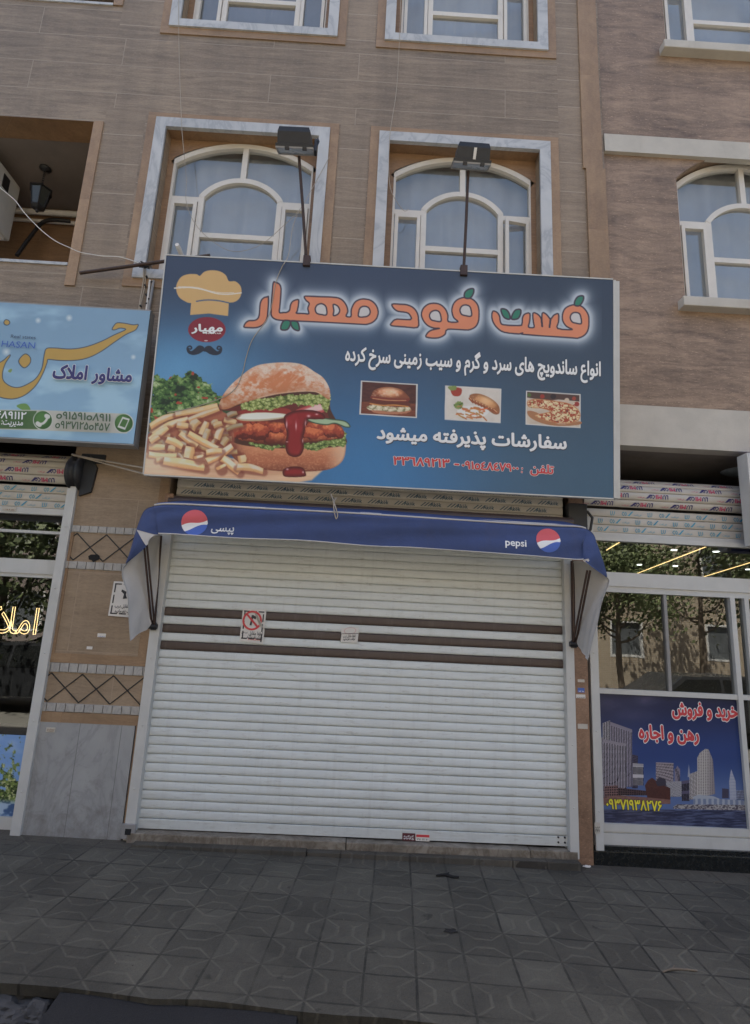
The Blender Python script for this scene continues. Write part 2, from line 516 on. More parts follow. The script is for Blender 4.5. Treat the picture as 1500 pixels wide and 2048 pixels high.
M['print'] = printed('printed_banner')
M['poster_print'] = printed('printed_window_film', 0.3)
M['smoked_glass'] = plain('smoked_glass', (0.05, 0.055, 0.05), .2, .2)
M['far_glass'] = plain('far_window_glass', (0.10, 0.11, 0.115), .25, .3, 1.5)  # pale flat tone stands for sky mirrored in the far panes
M['granite'] = plain('black_granite', (0.012, 0.014, 0.014), 0.25, 0.5, 40.0, dirt=0.2)

def slat_paint(name, col, dirt):
    t = NT(name)
    o = t.obj()
    x, y, z = t.sep(o)
    n = t.noise(t.map(o, (0.6, 1, 6)), 3, 7, 0.65, 0.4)
    c = t.mix(t.ramp(n, [(0.3, 0.0), (0.7, 1.0)]), mul(col, 0.86), col)
    g = t.math('ADD', t.noise(t.map(o, (1.4, 1, 9)), 5, 8, 0.75, 0.6), 0.0)
    c = t.mix(t.ramp(g, [(0.54, 0.0), (0.8, dirt)]), c, (0.2, 0.15, 0.1))
    drip = t.ramp(t.noise(t.map(o, (7, 1, 0.5)), 2.2, 7, 0.7, 0.2), [(0.52, 0.0), (0.74, 0.17)])
    c = t.mix(drip, c, (0.27, 0.24, 0.2))
    low = t.math('MULTIPLY', t.math('MAXIMUM', t.math('SUBTRACT', 0.42, z), 0.0), t.noise(o, 7, 6, 0.7))
    c = t.mix(t.math('MULTIPLY', low, 1.0), c, (0.22, 0.19, 0.15))
    t.bump(t.noise(t.map(o, (1.2, 1, 3)), 2.4, 3, 0.5), 0.12, 0.02)
    sp = t.ramp(t.noise(t.map(o, (1, 1, 2.2)), 55, 2, 0.5), [(0.72, 0.0), (0.76, 0.5)])
    c = t.mix(sp, c, (0.13, 0.1, 0.08))
    return t.fin(c, t.math('MULTIPLY_ADD', n, 0.25, 0.33))
M['slat'] = slat_paint('white_slat_paint', (0.715, 0.745, 0.725), 0.62)
M['slat_brown'] = slat_paint('brown_slat_paint', ph(66, 54, 48), 0.2)

def paving():
    """worn square concrete pavers, rows a few degrees off the house line, with a raised ring pattern"""
    t = NT('worn_pavers')
    o = t.obj()
    T = 0.25
    r = t.map(o, (1 / T, 1 / T, 1 / T), rot=(0, 0, math.radians(3.7)), loc=(0.13, 0.05, 0))
    wob = t.noise(o, 2.5, 2)
    x, y, z = t.sep(r)
    x = t.math('ADD', x, t.math('MULTIPLY', wob, 0.08))
    y = t.math('ADD', y, t.math('MULTIPLY', wob, 0.10))
    fx, fy = t.math('FRACT', x), t.math('FRACT', y)
    ix, iy = t.math('FLOOR', x), t.math('FLOOR', y)
    ex = t.math('MINIMUM', fx, t.math('SUBTRACT', 1.0, fx))
    ey = t.math('MINIMUM', fy, t.math('SUBTRACT', 1.0, fy))
    edge = t.math('MINIMUM', ex, ey)
    wn = t.n('ShaderNodeTexWhiteNoise', noise_dimensions='2D'); t.l(t.comb(ix, iy), wn.inputs['Vector'])
    rnd = wn.outputs['Value']
    rr = t.sep(wn.outputs['Color'])
    def ring(a, b):      # distance from the ring line: nearest side edge a, along-edge b
        w = t.math('MINIMUM', t.math('MULTIPLY', b, 1.05), 0.33)
        return t.math('ABSOLUTE', t.math('SUBTRACT', a, w))
    d = t.math('ADD', t.math('MULTIPLY', ring(ex, ey), t.math('GREATER_THAN', rnd, 0.5)), t.math('MULTIPLY', ring(ey, ex), t.math('LESS_THAN', rnd, 0.5)))
    line = t.ramp(d, [(0.0, 1.0), (0.028, 0.75), (0.045, 0.0)])
    worn = t.ramp(t.noise(o, 3.1, 6, 0.65), [(0.36, 0.1), (0.62, 1.0)])
    line = t.math('MULTIPLY', line, worn)
    jn = t.noise(o, 6.0, 5, 0.7)
    jw = t.math('MULTIPLY_ADD', jn, 0.05, 0.0)
    joint = t.math('LESS_THAN', edge, jw)
    grain = t.noise(o, 130, 5, 0.7)
    blot = t.noise(o, 1.4, 7, 0.65, 0.5)
    base = t.mix(t.ramp(blot, [(0.3, 0.0), (0.72, 1.0)]), PAVE_D, PAVE_L)
    tone = t.math('MULTIPLY_ADD', rr[1], 0.46, 0.80)
    base = t.mix(1.0, base, t.comb(tone, tone, tone), 'MULTIPLY')
    gt = t.math('MULTIPLY_ADD', grain, 1.1, 0.45)
    base = t.mix(1.0, base, t.comb(gt, gt, gt), 'MULTIPLY')
    base = t.mix(t.math('MULTIPLY', line, 0.44), base, mul(PAVE_L, 1.8))
    base = t.mix(t.math('MULTIPLY', joint, t.ramp(t.noise(o, 2.6, 5, 0.7), [(0.36, 0.1), (0.6, 0.95)])), base, mul(PAVE_D, 0.35))
    # near the house the walked-in dirt is brown
    X, Y, Z = t.sep(o)
    near = t.ramp(t.math('ADD', Y, t.math('MULTIPLY', blot, 0.5)), [(0.0, 0.0), (0.38, 0.7)])
    base = t.mix(near, base, mul(ph(70, 62, 54), 1.0))
    spots = t.ramp(t.noise(o, 9.0, 3, 0.5, 0.4), [(0.69, 0.0), (0.74, 0.7)])
    base = t.mix(spots, base, mul(PAVE_D, 0.45))
    stain = t.ramp(t.noise(t.map(o, (1.0, 1.6, 1)), 0.9, 8, 0.72, 0.8), [(0.5, 0.0), (0.72, 0.45)])
    base = t.mix(stain, base, mul(PAVE_D, 0.6))
    dust = t.ramp(t.noise(t.map(o, (1.3, 1.0, 1), loc=(5, 3, 0)), 1.6, 8, 0.7, 0.6), [(0.56, 0.0), (0.75, 0.4)])
    base = t.mix(dust, base, mul(PAVE_L, 1.35))
    h = t.math('ADD', t.math('SUBTRACT', t.math('MULTIPLY', grain, 0.25), joint), t.math('MULTIPLY', line, 0.4))
    h = t.math('ADD', h, t.math('MULTIPLY', t.noise(o, 22, 6, 0.75), 0.8))
    h = t.math('ADD', h, t.math('MULTIPLY', rr[2], 0.5))
    t.bump(h, 0.9, 0.010)
    return t.fin(base, t.math('MULTIPLY_ADD', blot, 0.25, 0.6))
PAVE_D, PAVE_L = ph(44, 42, 37), ph(71, 68, 60)
M['paving'] = paving()
def asphalt(name, col):
    t = NT(name)
    o = t.obj()
    g = t.noise(o, 160, 4, 0.7)
    b = t.noise(o, 1.2, 6, 0.6)
    c = t.mix(t.ramp(g, [(0.35, 0.0), (0.7, 1.0)]), mul(col, 0.6), mul(col, 1.5))
    c = t.mix(t.ramp(b, [(0.35, 0.0), (0.7, 0.5)]), c, mul(col, 0.7))
    t.bump(g, 0.6, 0.008)
    return t.fin(c, 0.85)
M['asphalt'] = asphalt('dusty_asphalt', (0.165, 0.158, 0.138))
M['ramp'] = asphalt('dark_patch_asphalt', (0.014, 0.014, 0.016))
M['kerb'] = plain('kerb_concrete', ph(52, 52, 53), 0.85, 0.25, 6, bump=0.6, bscale=70)
M['earth'] = plain('gutter_dirt', (0.016, 0.015, 0.014), 0.95, 0.4, 9, bump=0.8, bscale=40)
def brick(name, c1, c2, mortar):
    t = NT(name)
    o = t.obj()
    x, y, z = t.sep(o)
    br = t.n('ShaderNodeTexBrick')
    t.l(t.comb(t.math('ADD', x, y), z), br.inputs['Vector'])
    br.inputs['Scale'].default_value = 1.0; br.inputs['Brick Width'].default_value = 0.22; br.inputs['Row Height'].default_value = 0.07
    br.inputs['Mortar Size'].default_value = 0.006
    for k, v in (('Color1', c1), ('Color2', c2), ('Mortar', mortar)):
        br.inputs[k].default_value = (*v, 1)
    return t.fin(br.outputs['Color'], 0.85)
M['brick'] = brick('tan_brick', (0.34, 0.275, 0.19), (0.28, 0.22, 0.15), (0.38, 0.35, 0.3))
# ------------------------------------------------------------------ lettering (built-in font, letters joined by their contextual shapes)
_AR = {  # isolated, final, initial, medial
 'ا': 'FE8D FE8E', 'ب': 'FE8F FE90 FE91 FE92', 'پ': 'FB56 FB57 FB58 FB59', 'ت': 'FE95 FE96 FE97 FE98', 'ج': 'FE9D FE9E FE9F FEA0',
 'چ': 'FB7A FB7B FB7C FB7D', 'خ': 'FEA5 FEA6 FEA7 FEA8', 'د': 'FEA9 FEAA', 'ذ': 'FEAB FEAC', 'ر': 'FEAD FEAE', 'ز': 'FEAF FEB0',
 'س': 'FEB1 FEB2 FEB3 FEB4', 'ش': 'FEB5 FEB6 FEB7 FEB8', 'ط': 'FEC1 FEC2 FEC3 FEC4', 'ع': 'FEC9 FECA FECB FECC', 'ف': 'FED1 FED2 FED3 FED4',
 'ق': 'FED5 FED6 FED7 FED8', 'ک': 'FB8E FB8F FB90 FB91', 'گ': 'FB92 FB93 FB94 FB95', 'ل': 'FEDD FEDE FEDF FEE0', 'م': 'FEE1 FEE2 FEE3 FEE4',
 'ن': 'FEE5 FEE6 FEE7 FEE8', 'و': 'FEED FEEE', 'ه': 'FEE9 FEEA FEEB FEEC', 'ی': 'FBFC FBFD FBFE FBFF', 'ح': 'FEA1 FEA2 FEA3 FEA4'}
_AR = {k: [chr(int(x, 16)) for x in v.split()] for k, v in _AR.items()}
def shape(s):
    """logical Persian text -> contextual glyphs in left-to-right drawing order"""
    out = []
    n = len(s)
    i = 0
    while i < n:
        c = s[i]
        if c == 'ل' and i + 1 < n and s[i + 1] == 'ا':
            prev = i > 0 and s[i - 1] in _AR and len(_AR[s[i - 1]]) == 4
            out.append('\ufefc' if prev else '\ufefb'); i += 2; continue
        if c in _AR:
            f = _AR[c]
            prev = i > 0 and s[i - 1] in _AR and len(_AR[s[i - 1]]) == 4
            nxt = i + 1 < n and s[i + 1] in _AR and len(f) == 4
            out.append(f[3] if prev and nxt else f[1] if prev else f[2] if nxt else f[0])
        else:
            out.append(c)
        i += 1
    res = ''.join(reversed(out))
    import re
    return re.sub('[۰-۹٠-٩0-9]+', lambda m: m.group(0)[::-1], res)      # digits keep their own order
def fill_outline(co, ed):
    """faces inside glyph outlines (non-zero winding), also where strokes of one glyph overlap"""
    if not len(co):
        return np.zeros((0, 2)), []
    nxt = {}
    for i, j in ed:                            # edges run along the outline; the closing edge joins last to first
        if j == i + 1: nxt[i] = j
        elif i == j + 1: nxt[j] = i
        else: nxt[max(i, j)] = min(i, j)
    A = np.array([co[i] for i in nxt]); Bv = np.array([co[j] for j in nxt.values()])
    from mathutils.geometry import delaunay_2d_cdt
    v2, _, f2, _, _, _ = delaunay_2d_cdt([Vector(c) for c in co], list(nxt.items()), [], 0, 1e-6)
    v2 = np.array([tuple(v) for v in v2])
    T = np.array(f2)
    C = v2[T].mean(1)
    W = np.zeros(len(C), int)
    for (ax, ay), (bx, by) in zip(A, Bv):
        if ay == by: continue
        side = (bx - ax) * (C[:, 1] - ay) - (C[:, 0] - ax) * (by - ay)
        W += ((ay <= C[:, 1]) & (by > C[:, 1]) & (side > 0)).astype(int)
        W -= ((ay > C[:, 1]) & (by <= C[:, 1]) & (side < 0)).astype(int)
    return v2, [tuple(f) for f in T[W != 0]]
_TC = {}
def glyphs(s, bold=0.0, persian=True, res=3, spacing=1.0):
    """flat mesh of a line of text: points (n, 2) in font units and faces"""
    key = (s, bold, persian, res, spacing)
    if key not in _TC:
        cu = bpy.data.curves.new('lettering', 'FONT')
        cu.body = shape(s) if persian else s
        cu.resolution_u = res
        cu.fill_mode = 'NONE'
        cu.space_character = spacing
        ob = bpy.data.objects.new('lettering', cu)
        COL.objects.link(ob)
        dg = bpy.context.evaluated_depsgraph_get(); dg.update()
        me = bpy.data.meshes.new_from_object(ob.evaluated_get(dg))
        co = np.array([v.co[:2] for v in me.vertices]) if len(me.vertices) else np.zeros((0, 2))
        ed = [tuple(e.vertices) for e in me.edges]
        vs, fs = fill_outline(co, ed)
        bpy.data.objects.remove(ob); bpy.data.curves.remove(cu); bpy.data.meshes.remove(me)
        vs = np.concatenate([vs, np.zeros((len(vs), 1))], 1)
        if bold and len(vs):                 # thickened by repeating the strokes round a small circle, each a hair behind the other
            n0, base, f0 = len(vs), vs, fs
            vs, fs = [base], list(f0)
            k = 8 if bold < .05 else 12
            for i in range(k):
                a = 2 * math.pi * i / k
                vs.append(base + np.array([bold * math.cos(a), bold * math.sin(a), -(i + 1.0)]))
                fs += [tuple(q + n0 * (i + 1) for q in f) for f in f0]
            vs = np.concatenate(vs)
        _TC[key] = (vs, fs)
    return _TC[key]
def put_text(mb, s, o, ex, ey, width, height, bold=0.0, persian=True, lift=(0, 0, 0), res=3, box=None, surf=None, ref=None):
    """text whose baseline starts at o; ex, ey unit directions; scaled to `width` and so that the height of an alef / capital is `height`"""
    vs, fs = glyphs(s, bold, persian, res)
    if not len(vs):
        return mb
    rv = glyphs(s, ref if ref is not None else bold, persian, res)[0]
    x0, x1 = rv[:, 0].min(), rv[:, 0].max()
    o, ex, ey, lift = (np.array(k, float) for k in (o, ex, ey, lift))
    sx, sy = width / (x1 - x0), height / 0.714
    nz = np.cross(ex, ey)
    P = o + ((vs[:, 0] - x0) * sx)[:, None] * ex + (vs[:, 1] * sy)[:, None] * ey + vs[:, 2:3] * 0.00009 * nz + lift
    if surf:
        P = np.array([surf(p) for p in P])
    return mb.add(P, fs)

# ------------------------------------------------------------------ printing ink onto a fine sheet of vertices
def _hash(ix, iy, seed):
    h = (ix.astype(np.int64) * 374761393 + iy.astype(np.int64) * 668265263 + seed * 982451653) & 0x7fffffff
    h = ((h ^ (h >> 13)) * 1274126177) & 0x7fffffff
    return ((h ^ (h >> 16)) & 0xffff) / 65535.0
def vnoise(x, y, seed=0):
    ix, iy = np.floor(x), np.floor(y)
    fx, fy = x - ix, y - iy
    fx, fy = fx * fx * (3 - 2 * fx), fy * fy * (3 - 2 * fy)
    a, b, c, d = _hash(ix, iy, seed), _hash(ix + 1, iy, seed), _hash(ix, iy + 1, seed), _hash(ix + 1, iy + 1, seed)
    return (a * (1 - fx) + b * fx) * (1 - fy) + (c * (1 - fx) + d * fx) * fy
def fbm(x, y, octs=4, seed=0, gain=0.55):
    t, amp, tot = 0, 1.0, 0
    for k in range(octs):
        t = t + amp * vnoise(x * 2 ** k, y * 2 ** k, seed + k * 17)
        tot += amp
        amp *= gain
    return t / tot
def worley(x, y, seed=0):
    """distance to the nearest scattered point, and the offset to it"""
    ix, iy = np.floor(x), np.floor(y)
    best = np.full(np.shape(x), 9.0); ox = np.zeros_like(best); oy = np.zeros_like(best)
    for i in (-1, 0, 1):
        for j in (-1, 0, 1):
            px, py = ix + i + _hash(ix + i, iy + j, seed), iy + j + _hash(ix + i, iy + j, seed + 7)
            d = np.hypot(x - px, y - py)
            k = d < best
            best = np.where(k, d, best); ox = np.where(k, x - px, ox); oy = np.where(k, y - py, oy)
    return best, ox, oy
def sstep(a, b, x):
    t = np.clip((x - a) / (b - a), 0, 1)
    return t * t * (3 - 2 * t)
def lerp(a, b, t):
    return a + (b - a) * t
RGBf = lambda c: np.array(c, float) / 255.0

class Sheet:
    """a printed sheet: U, V are the drawing units of every vertex, C its ink"""
    def __init__(s, U, V, bgcol):
        s.U, s.V = U, V
        s.C = np.empty(U.shape + (3,))
        s.C[:] = RGBf(bgcol)
    def win(s, x0, y0, x1, y1):
        m = (s.U > x0) & (s.U < x1) & (s.V > y0) & (s.V < y1)
        r, c = np.where(m.any(1))[0], np.where(m.any(0))[0]
        if not len(r) or not len(c):
            return None
        return (slice(r[0], r[-1] + 1), slice(c[0], c[-1] + 1))
    @staticmethod
    def sdf(pts, X, Y):
        P = np.asarray(pts, float)
        Q = np.roll(P, -1, 0)
        best = np.full(X.shape, 1e9)
        ins = np.zeros(X.shape, bool)
        for (ax, ay), (bx, by) in zip(P, Q):
            dx, dy = bx - ax, by - ay
            L = dx * dx + dy * dy + 1e-12
            t = np.clip(((X - ax) * dx + (Y - ay) * dy) / L, 0, 1)
            best = np.minimum(best, (X - ax - t * dx) ** 2 + (Y - ay - t * dy) ** 2)
            if ay != by:
                c = ((ay > Y) != (by > Y)) & (X < (bx - ax) * (Y - ay) / (by - ay) + ax)
                ins ^= c
        d = np.sqrt(best)
        return np.where(ins, d, -d)
    @staticmethod
    def ldf(pts, X, Y):
        best = np.full(X.shape, 1e9)
        tt = np.zeros(X.shape)
        n = len(pts) - 1
        for i in range(n):
            (ax, ay), (bx, by) = pts[i][:2], pts[i + 1][:2]
            dx, dy = bx - ax, by - ay
            L = dx * dx + dy * dy + 1e-12
            t = np.clip(((X - ax) * dx + (Y - ay) * dy) / L, 0, 1)
            q = (X - ax - t * dx) ** 2 + (Y - ay - t * dy) ** 2
            tt = np.where(q < best, (i + t) / n, tt)
            best = np.minimum(best, q)
        return np.sqrt(best), tt
    def put(s, w, col, a):
        col = np.asarray(col)
        s.C[w] = s.C[w] + (col - s.C[w]) * np.clip(a, 0, 1)[..., None]
    def blob(s, pts, col, soft=2.0, smooth=6, rough=0.0, rs=8.0, seed=3, a=1.0):
        """filled outline; col = rgb or f(X, Y, depth) -> rgb array"""
        if smooth:
            pts = spline(pts, smooth, True)
        P = np.asarray(pts)
        pad = soft + rough + 2
        w = s.win(P[:, 0].min() - pad, P[:, 1].min() - pad, P[:, 0].max() + pad, P[:, 1].max() + pad)
        if w is None:
            return
        X, Y = s.U[w], s.V[w]
        d = s.sdf(P, X, Y)
        if rough:
            d = d + (fbm(X / rs, Y / rs, 3, seed) - 0.5) * 2 * rough
        c = col(X, Y, d) if callable(col) else RGBf(col)
        s.put(w, c, np.clip(d / soft + 0.5, 0, 1) * a)
    def line(s, pts, width, col, soft=1.5, smooth=6, a=1.0):
        if smooth:
            pts = spline(pts, smooth)
        P = np.asarray(pts)
        pad = width + soft + 1
        w = s.win(P[:, 0].min() - pad, P[:, 1].min() - pad, P[:, 0].max() + pad, P[:, 1].max() + pad)
        if w is None:
            return
        X, Y = s.U[w], s.V[w]
        d, t = s.ldf(P, X, Y)
        c = col(X, Y, d, t) if callable(col) else RGBf(col)
        s.put(w, c, np.clip((width / 2 - d) / soft + 0.5, 0, 1) * a)
    def ellipse(s, cx, cy, rx, ry, col, soft=2.0, a=1.0, rough=0.0, seed=1):
        s.blob([(cx + rx * math.cos(k * math.pi / 8), cy + ry * math.sin(k * math.pi / 8)) for k in range(16)], col, soft, 3, rough, max(rx, ry) * 0.35, seed, a)
    def build(s, P, name, mat, parent, k=EXPO):
        """P: (H, W, 3) positions"""
        H, W, _ = P.shape
        base = LOC[parent]
        me = bpy.data.meshes.new(name)
        vs = (P.reshape(-1, 3) - np.array(base)).astype(np.float32)
        idx = np.arange(H * W).reshape(H, W)
        q = np.stack([idx[:-1, :-1], idx[1:, :-1], idx[1:, 1:], idx[:-1, 1:]], -1).reshape(-1, 4)
        me.vertices.add(len(vs)); me.vertices.foreach_set('co', vs.ravel())
        me.loops.add(q.size); me.loops.foreach_set('vertex_index', q.ravel().astype(np.int32))
        me.polygons.add(len(q)); me.polygons.foreach_set('loop_start', np.arange(0, q.size, 4, dtype=np.int32))
        me.update(calc_edges=True)
        c = np.clip(s.C, 0, 1)
        lum = c.mean(2, keepdims=True)
        c = c * (1 - 0.06 * sstep(.45, .85, lum))
        l = np.where(c <= 0.04045, c / 12.92, ((c + 0.055) / 1.055) ** 2.4) / k
        at_ = me.color_attributes.new('ink', 'FLOAT_COLOR', 'POINT')
        at_.data.foreach_set('color', np.concatenate([np.clip(l, 0, 0.86).reshape(-1, 3), np.ones((H * W, 1))], 1).astype(np.float32).ravel())
        me.materials.append(mat)
        o = bpy.data.objects.new(name, me)
        COL.objects.link(o)
        o.parent = parent
        LOC[o] = base
        return o
def sheet_grid(tl, tr, bl, br, nu, nv):
    a, b = np.meshgrid(np.linspace(0, 1, nu), np.linspace(0, 1, nv))
    a, b = a[..., None], b[..., None]
    tl, tr, bl, br = (np.array(k, float) for k in (tl, tr, bl, br))
    return (tl * (1 - a) + tr * a) * (1 - b) + (bl * (1 - a) + br * a) * b
# ------------------------------------------------------------------ ground
GZ = lambda x: -0.012 * (x + 2.2)
KY = lambda x: -1.845 - 0.065 * x
def struct(mb, name, mat):
    return tag(mb.build(name, mat), kind='structure')
m = MB()
m.quad((-900, -900, -0.6), (900, -900, -0.6), (900, 900, -0.6), (-900, 900, -0.6))
struct(m, 'ground', M['earth'])
m = MB()                                    # pavement: a slab with an uneven front edge
xs = np.linspace(-16, 16, 161)
rs = np.random.RandomState(4)
edge = [KY(x) + 0.012 * math.sin(x * 9) + rs.uniform(-0.008, 0.008) for x in xs]
for i in range(len(xs) - 1):
    a, b = xs[i], xs[i + 1]
    m.quad((a, edge[i], GZ(a)), (b, edge[i + 1], GZ(b)), (b, 0.6, GZ(b)), (a, 0.6, GZ(a)))
    m.quad((a, edge[i], GZ(a)), (b, edge[i + 1], GZ(b)), (b, edge[i + 1] + 0.012, GZ(b) - 0.05), (a, edge[i] + 0.012, GZ(a) - 0.05))
struct(m, 'pavement', M['paving'])
m = MB()
for i in range(len(xs) - 1):
    a, b = xs[i], xs[i + 1]
    if -2.7 < a < -1.25:
        continue                            # here the kerb has broken away
    j0, j1 = rs.uniform(-.006, .006), rs.uniform(-.006, .006)
    m.quad((a, edge[i] + .012, GZ(a) - .05), (b, edge[i + 1] + .012, GZ(b) - .05), (b, edge[i + 1] + .02 + j1, GZ(b) - .3), (a, edge[i] + .02 + j0, GZ(a) - .3))
m.quad((-2.7, KY(-2.7) + .28, GZ(-2.7) - .05), (-1.25, KY(-1.25) + .2, GZ(-1.25) - .05), (-1.25, KY(-1.25) + .2, -.35), (-2.7, KY(-2.7) + .28, -.35))
struct(m, 'kerb', M['kerb'])
m = MB()
m.add([(-60, -2.25, -.16), (60, -2.25, -.16), (60, -13.5, -.10), (-60, -13.5, -.10)], [(0, 1, 2, 3)])
struct(m, 'road', M['asphalt'])
m = MB()
m.quad((-16, -1.2, -.32), (16, -3.4, -.32), (16, -2.0, -.30), (-16, -.3, -.30))
struct(m, 'gutter', M['earth'])
m = MB()                                    # asphalt ramp over the gutter
rx = np.linspace(-1.22, -0.18, 14)
for i in range(13):
    a, b = rx[i], rx[i + 1]
    za, zb = GZ(a) - .022 - .004 * math.sin(a * 7), GZ(b) - .022 - .004 * math.sin(b * 7)
    m.quad((a, KY(a) + .004, za), (b, KY(b) + .004, zb), (b, -2.7, -.15), (a, -2.7, -.15))
m.quad((-1.22, KY(-1.22) + .004, GZ(-1.22) - .022), (-1.22, -2.7, -.15), (-1.27, -2.7, -.4), (-1.27, KY(-1.22) + .004, -.4))
m.quad((-.18, KY(-.18) + .004, GZ(-.18) - .022), (-.18, -2.7, -.15), (-.12, -2.7, -.4), (-.12, KY(-.18) + .004, -.4))
struct(m, 'driveway_ramp', M['ramp'])
m = MB()
m.box(-60, 60, -17.2, -13.5, -.4, 0.02)
struct(m, 'opposite_pavement', M['kerb'])

# ------------------------------------------------------------------ walls with openings
def wall_quads(mb, x0, x1, z0, z1, holes, y=0.0, depth=0.0, reveal=None):
    xs = sorted({x0, x1, *[min(max(h[k], x0), x1) for h in holes for k in (0, 1)]})
    zs = sorted({z0, z1, *[min(max(h[k], z0), z1) for h in holes for k in (2, 3)]})
    for a, b in zip(xs, xs[1:]):
        for c, d in zip(zs, zs[1:]):
            mx, mz = (a + b) / 2, (c + d) / 2
            if any(h[0] < mx < h[1] and h[2] < mz < h[3] for h in holes):
                continue
            mb.quad((a, y, c), (b, y, c), (b, y, d), (a, y, d))
def reveal(mb, x0, x1, z0, z1, y0, y1):
    mb.quad((x0, y0, z0), (x0, y1, z0), (x0, y1, z1), (x0, y0, z1))
    mb.quad((x1, y0, z0), (x1, y0, z1), (x1, y1, z1), (x1, y1, z0))
    mb.quad((x0, y0, z1), (x0, y1, z1), (x1, y1, z1), (x1, y0, z1))
    mb.quad((x0, y0, z0), (x1, y0, z0), (x1, y1, z0), (x0, y1, z0))
def frame_ring(mb, x0, x1, z0, z1, w, y0, y1, bottom=True, wb=None):
    wb = wb or w
    zb = z0 + (wb if bottom else 0)
    mb.box(x0, x0 + w, y0, y1, zb, z1 - w)
    mb.box(x1 - w, x1, y0, y1, zb, z1 - w)
    mb.box(x0, x1, y0, y1, z1 - w, z1)
    if bottom:
        mb.box(x0, x1, y0, y1, z0, z0 + wb)
def arc(x0, x1, zs, zc, n=24):
    a, h, xm = (x1 - x0) / 2, zc - zs, (x0 + x1) / 2
    R = (a * a + h * h) / (2 * h)
    t = math.asin(min(1, a / R))
    return [(xm + R * math.sin(-t + 2 * t * i / n), zc - R + R * math.cos(-t + 2 * t * i / n)) for i in range(n + 1)]
def arched_window(bld, x0, x1, z0, zs, zc, y, kind='pale', open_sash=False, curtains=True):
    """frame with an arched head, inner arch, casements; returns the window part"""
    W, fy0, fy1 = 0.052, y, y + 0.06
    ml, mr = x0 + (x1 - x0) * 0.237, x0 + (x1 - x0) * 0.765
    tz, iz, ic, rz = zs - 0.415, zs - 0.37, zs - 0.175, zs - 0.80
    m = MB()
    m.ribbon([(x0, z0), (x0, zs)], W, fy0, fy1)
    m.ribbon([(x1, zs), (x1, z0)], W, fy0, fy1)
    m.ribbon(arc(x0, x1, zs, zc), W, fy0 - .002, fy1 + .002)
    m.box(x0 + W, x1 - W, fy0, fy1, z0, z0 + W)
    iy0, iy1 = fy0 + .004, fy1 - .004
    m.box(ml - .026, ml + .026, iy0, iy1, z0 + W, iz)
    m.box(mr - .026, mr + .026, iy0, iy1, z0 + W, iz)
    m.ribbon(arc(ml - .026, mr + .026, iz, ic + .026), 0.052, iy0 - .003, iy1 + .003)
    m.box((x0 + x1) / 2 - .026, (x0 + x1) / 2 + .026, iy0, iy1, ic + .02, zc - W * .8)
    for a, b in ((x0 + W, ml - .026), (mr + .026, x1 - W)):
        m.box(a, b, iy0 + .002, iy1, tz - .026, tz + .026)
    m.box(ml + .026, mr - .026, iy0 + .002, iy1, rz - .026, rz + .026)
    win = m.build('window', M['pvc'], bld)
    for k, (a, b) in enumerate(((x0 + W, ml - .026), (mr + .026, x1 - W))):     # opening casements
        s = MB()
        frame_ring(s, a + .006, b - .006, z0 + W + .006, tz - .034, .034, fy0 - .012, fy0 + .03)
        if open_sash and k == 1:
            hx = b - .006
            s.v = [(hx + (p[0] - hx) * .985, p[1] + (p[0] - hx) * .17, p[2] - .012 * (hx - p[0])) for p in s.v]
        s.build('casement', M['pvc'], win)
    p = MB()
    pts = [(x0 + .02, z0 + .02)] + [(q[0], q[1] - .02) for q in arc(x0 + .02, x1 - .02, zs, zc)] + [(x1 - .02, z0 + .02)]
    p.add([(a, y + .035, b) for a, b in pts], [tuple(range(len(pts)))])
    p.build('pane', M['pane'], win)
    if curtains:
        c = MB()
        rr = random.Random(int(x0 * 100) + 7)
        n = 150
        ph_ = [rr.uniform(0, 6.3) for _ in range(4)]
        fr = [rr.uniform(9, 13), rr.uniform(20, 28), rr.uniform(33, 44), rr.uniform(3, 5)]
        cols = []
        for i in range(n + 1):
            x = x0 - .06 + (x1 - x0 + .12) * i / n
            yy = y + .19 + .018 * math.sin(fr[0] * x + ph_[0]) + .010 * math.sin(fr[1] * x + ph_[1]) + .005 * math.sin(fr[2] * x + ph_[2]) + .02 * math.sin(fr[3] * x + ph_[3])
            cols.append((x, yy))
        vs = [(x, yy, z) for x, yy in cols for z in (z0 - .1, zc + .1)]
        fs = [(2 * i, 2 * i + 2, 2 * i + 3, 2 * i + 1) for i in range(n)]
        c.add(vs, fs, True)
        c.build('curtain', M['curtain_grey'] if kind == 'grey' else M['curtain'], win)
    return win

# ------------------------------------------------------------------ the main building
XR = 2.155
WIN = [(-2.115, -.64, 4.70, 6.26), (.048, 1.515, 4.70, 6.26), (-2.135, -.64, 7.56, 9.12), (.048, 1.515, 7.56, 9.12)]
BALC = [(-6.2, -2.815, 4.705, 6.28), (-6.2, -2.835, 7.70, 9.25)]
B = thing('apartment_building', 'pale travertine apartment building with arched windows in white marble surrounds, shops below', 'building', (0, 0, 0))
piers = [(-2.72, -2.33, 4.50, 6.45), (-.44, -.15, 4.50, 6.43), (1.712, 1.952, 4.50, 6.45), (-2.74, -2.33, 7.45, 9.3), (-.45, -.15, 7.38, 9.3), (1.712, 1.935, 6.45, 10.6)]
m = MB()
SHOPTOP = 3.02
wall_quads(m, -13, XR, SHOPTOP, 10.6, WIN + BALC + piers)
m.quad((-13, 0, 0), (-6.2, 0, 0), (-6.2, 0, SHOPTOP), (-13, 0, SHOPTOP))
m.build('wall', M['stone'], B)
for x0, x1, z0, z1 in piers:
    m = MB(); wall_quads(m, x0, x1, z0, z1, [])
    m.build('pier', M['stone_block'], B)
m = MB()
m.quad((-13, 9, -.4), (XR, 9, -.4), (XR, 9, 10.6), (-13, 9, 10.6))
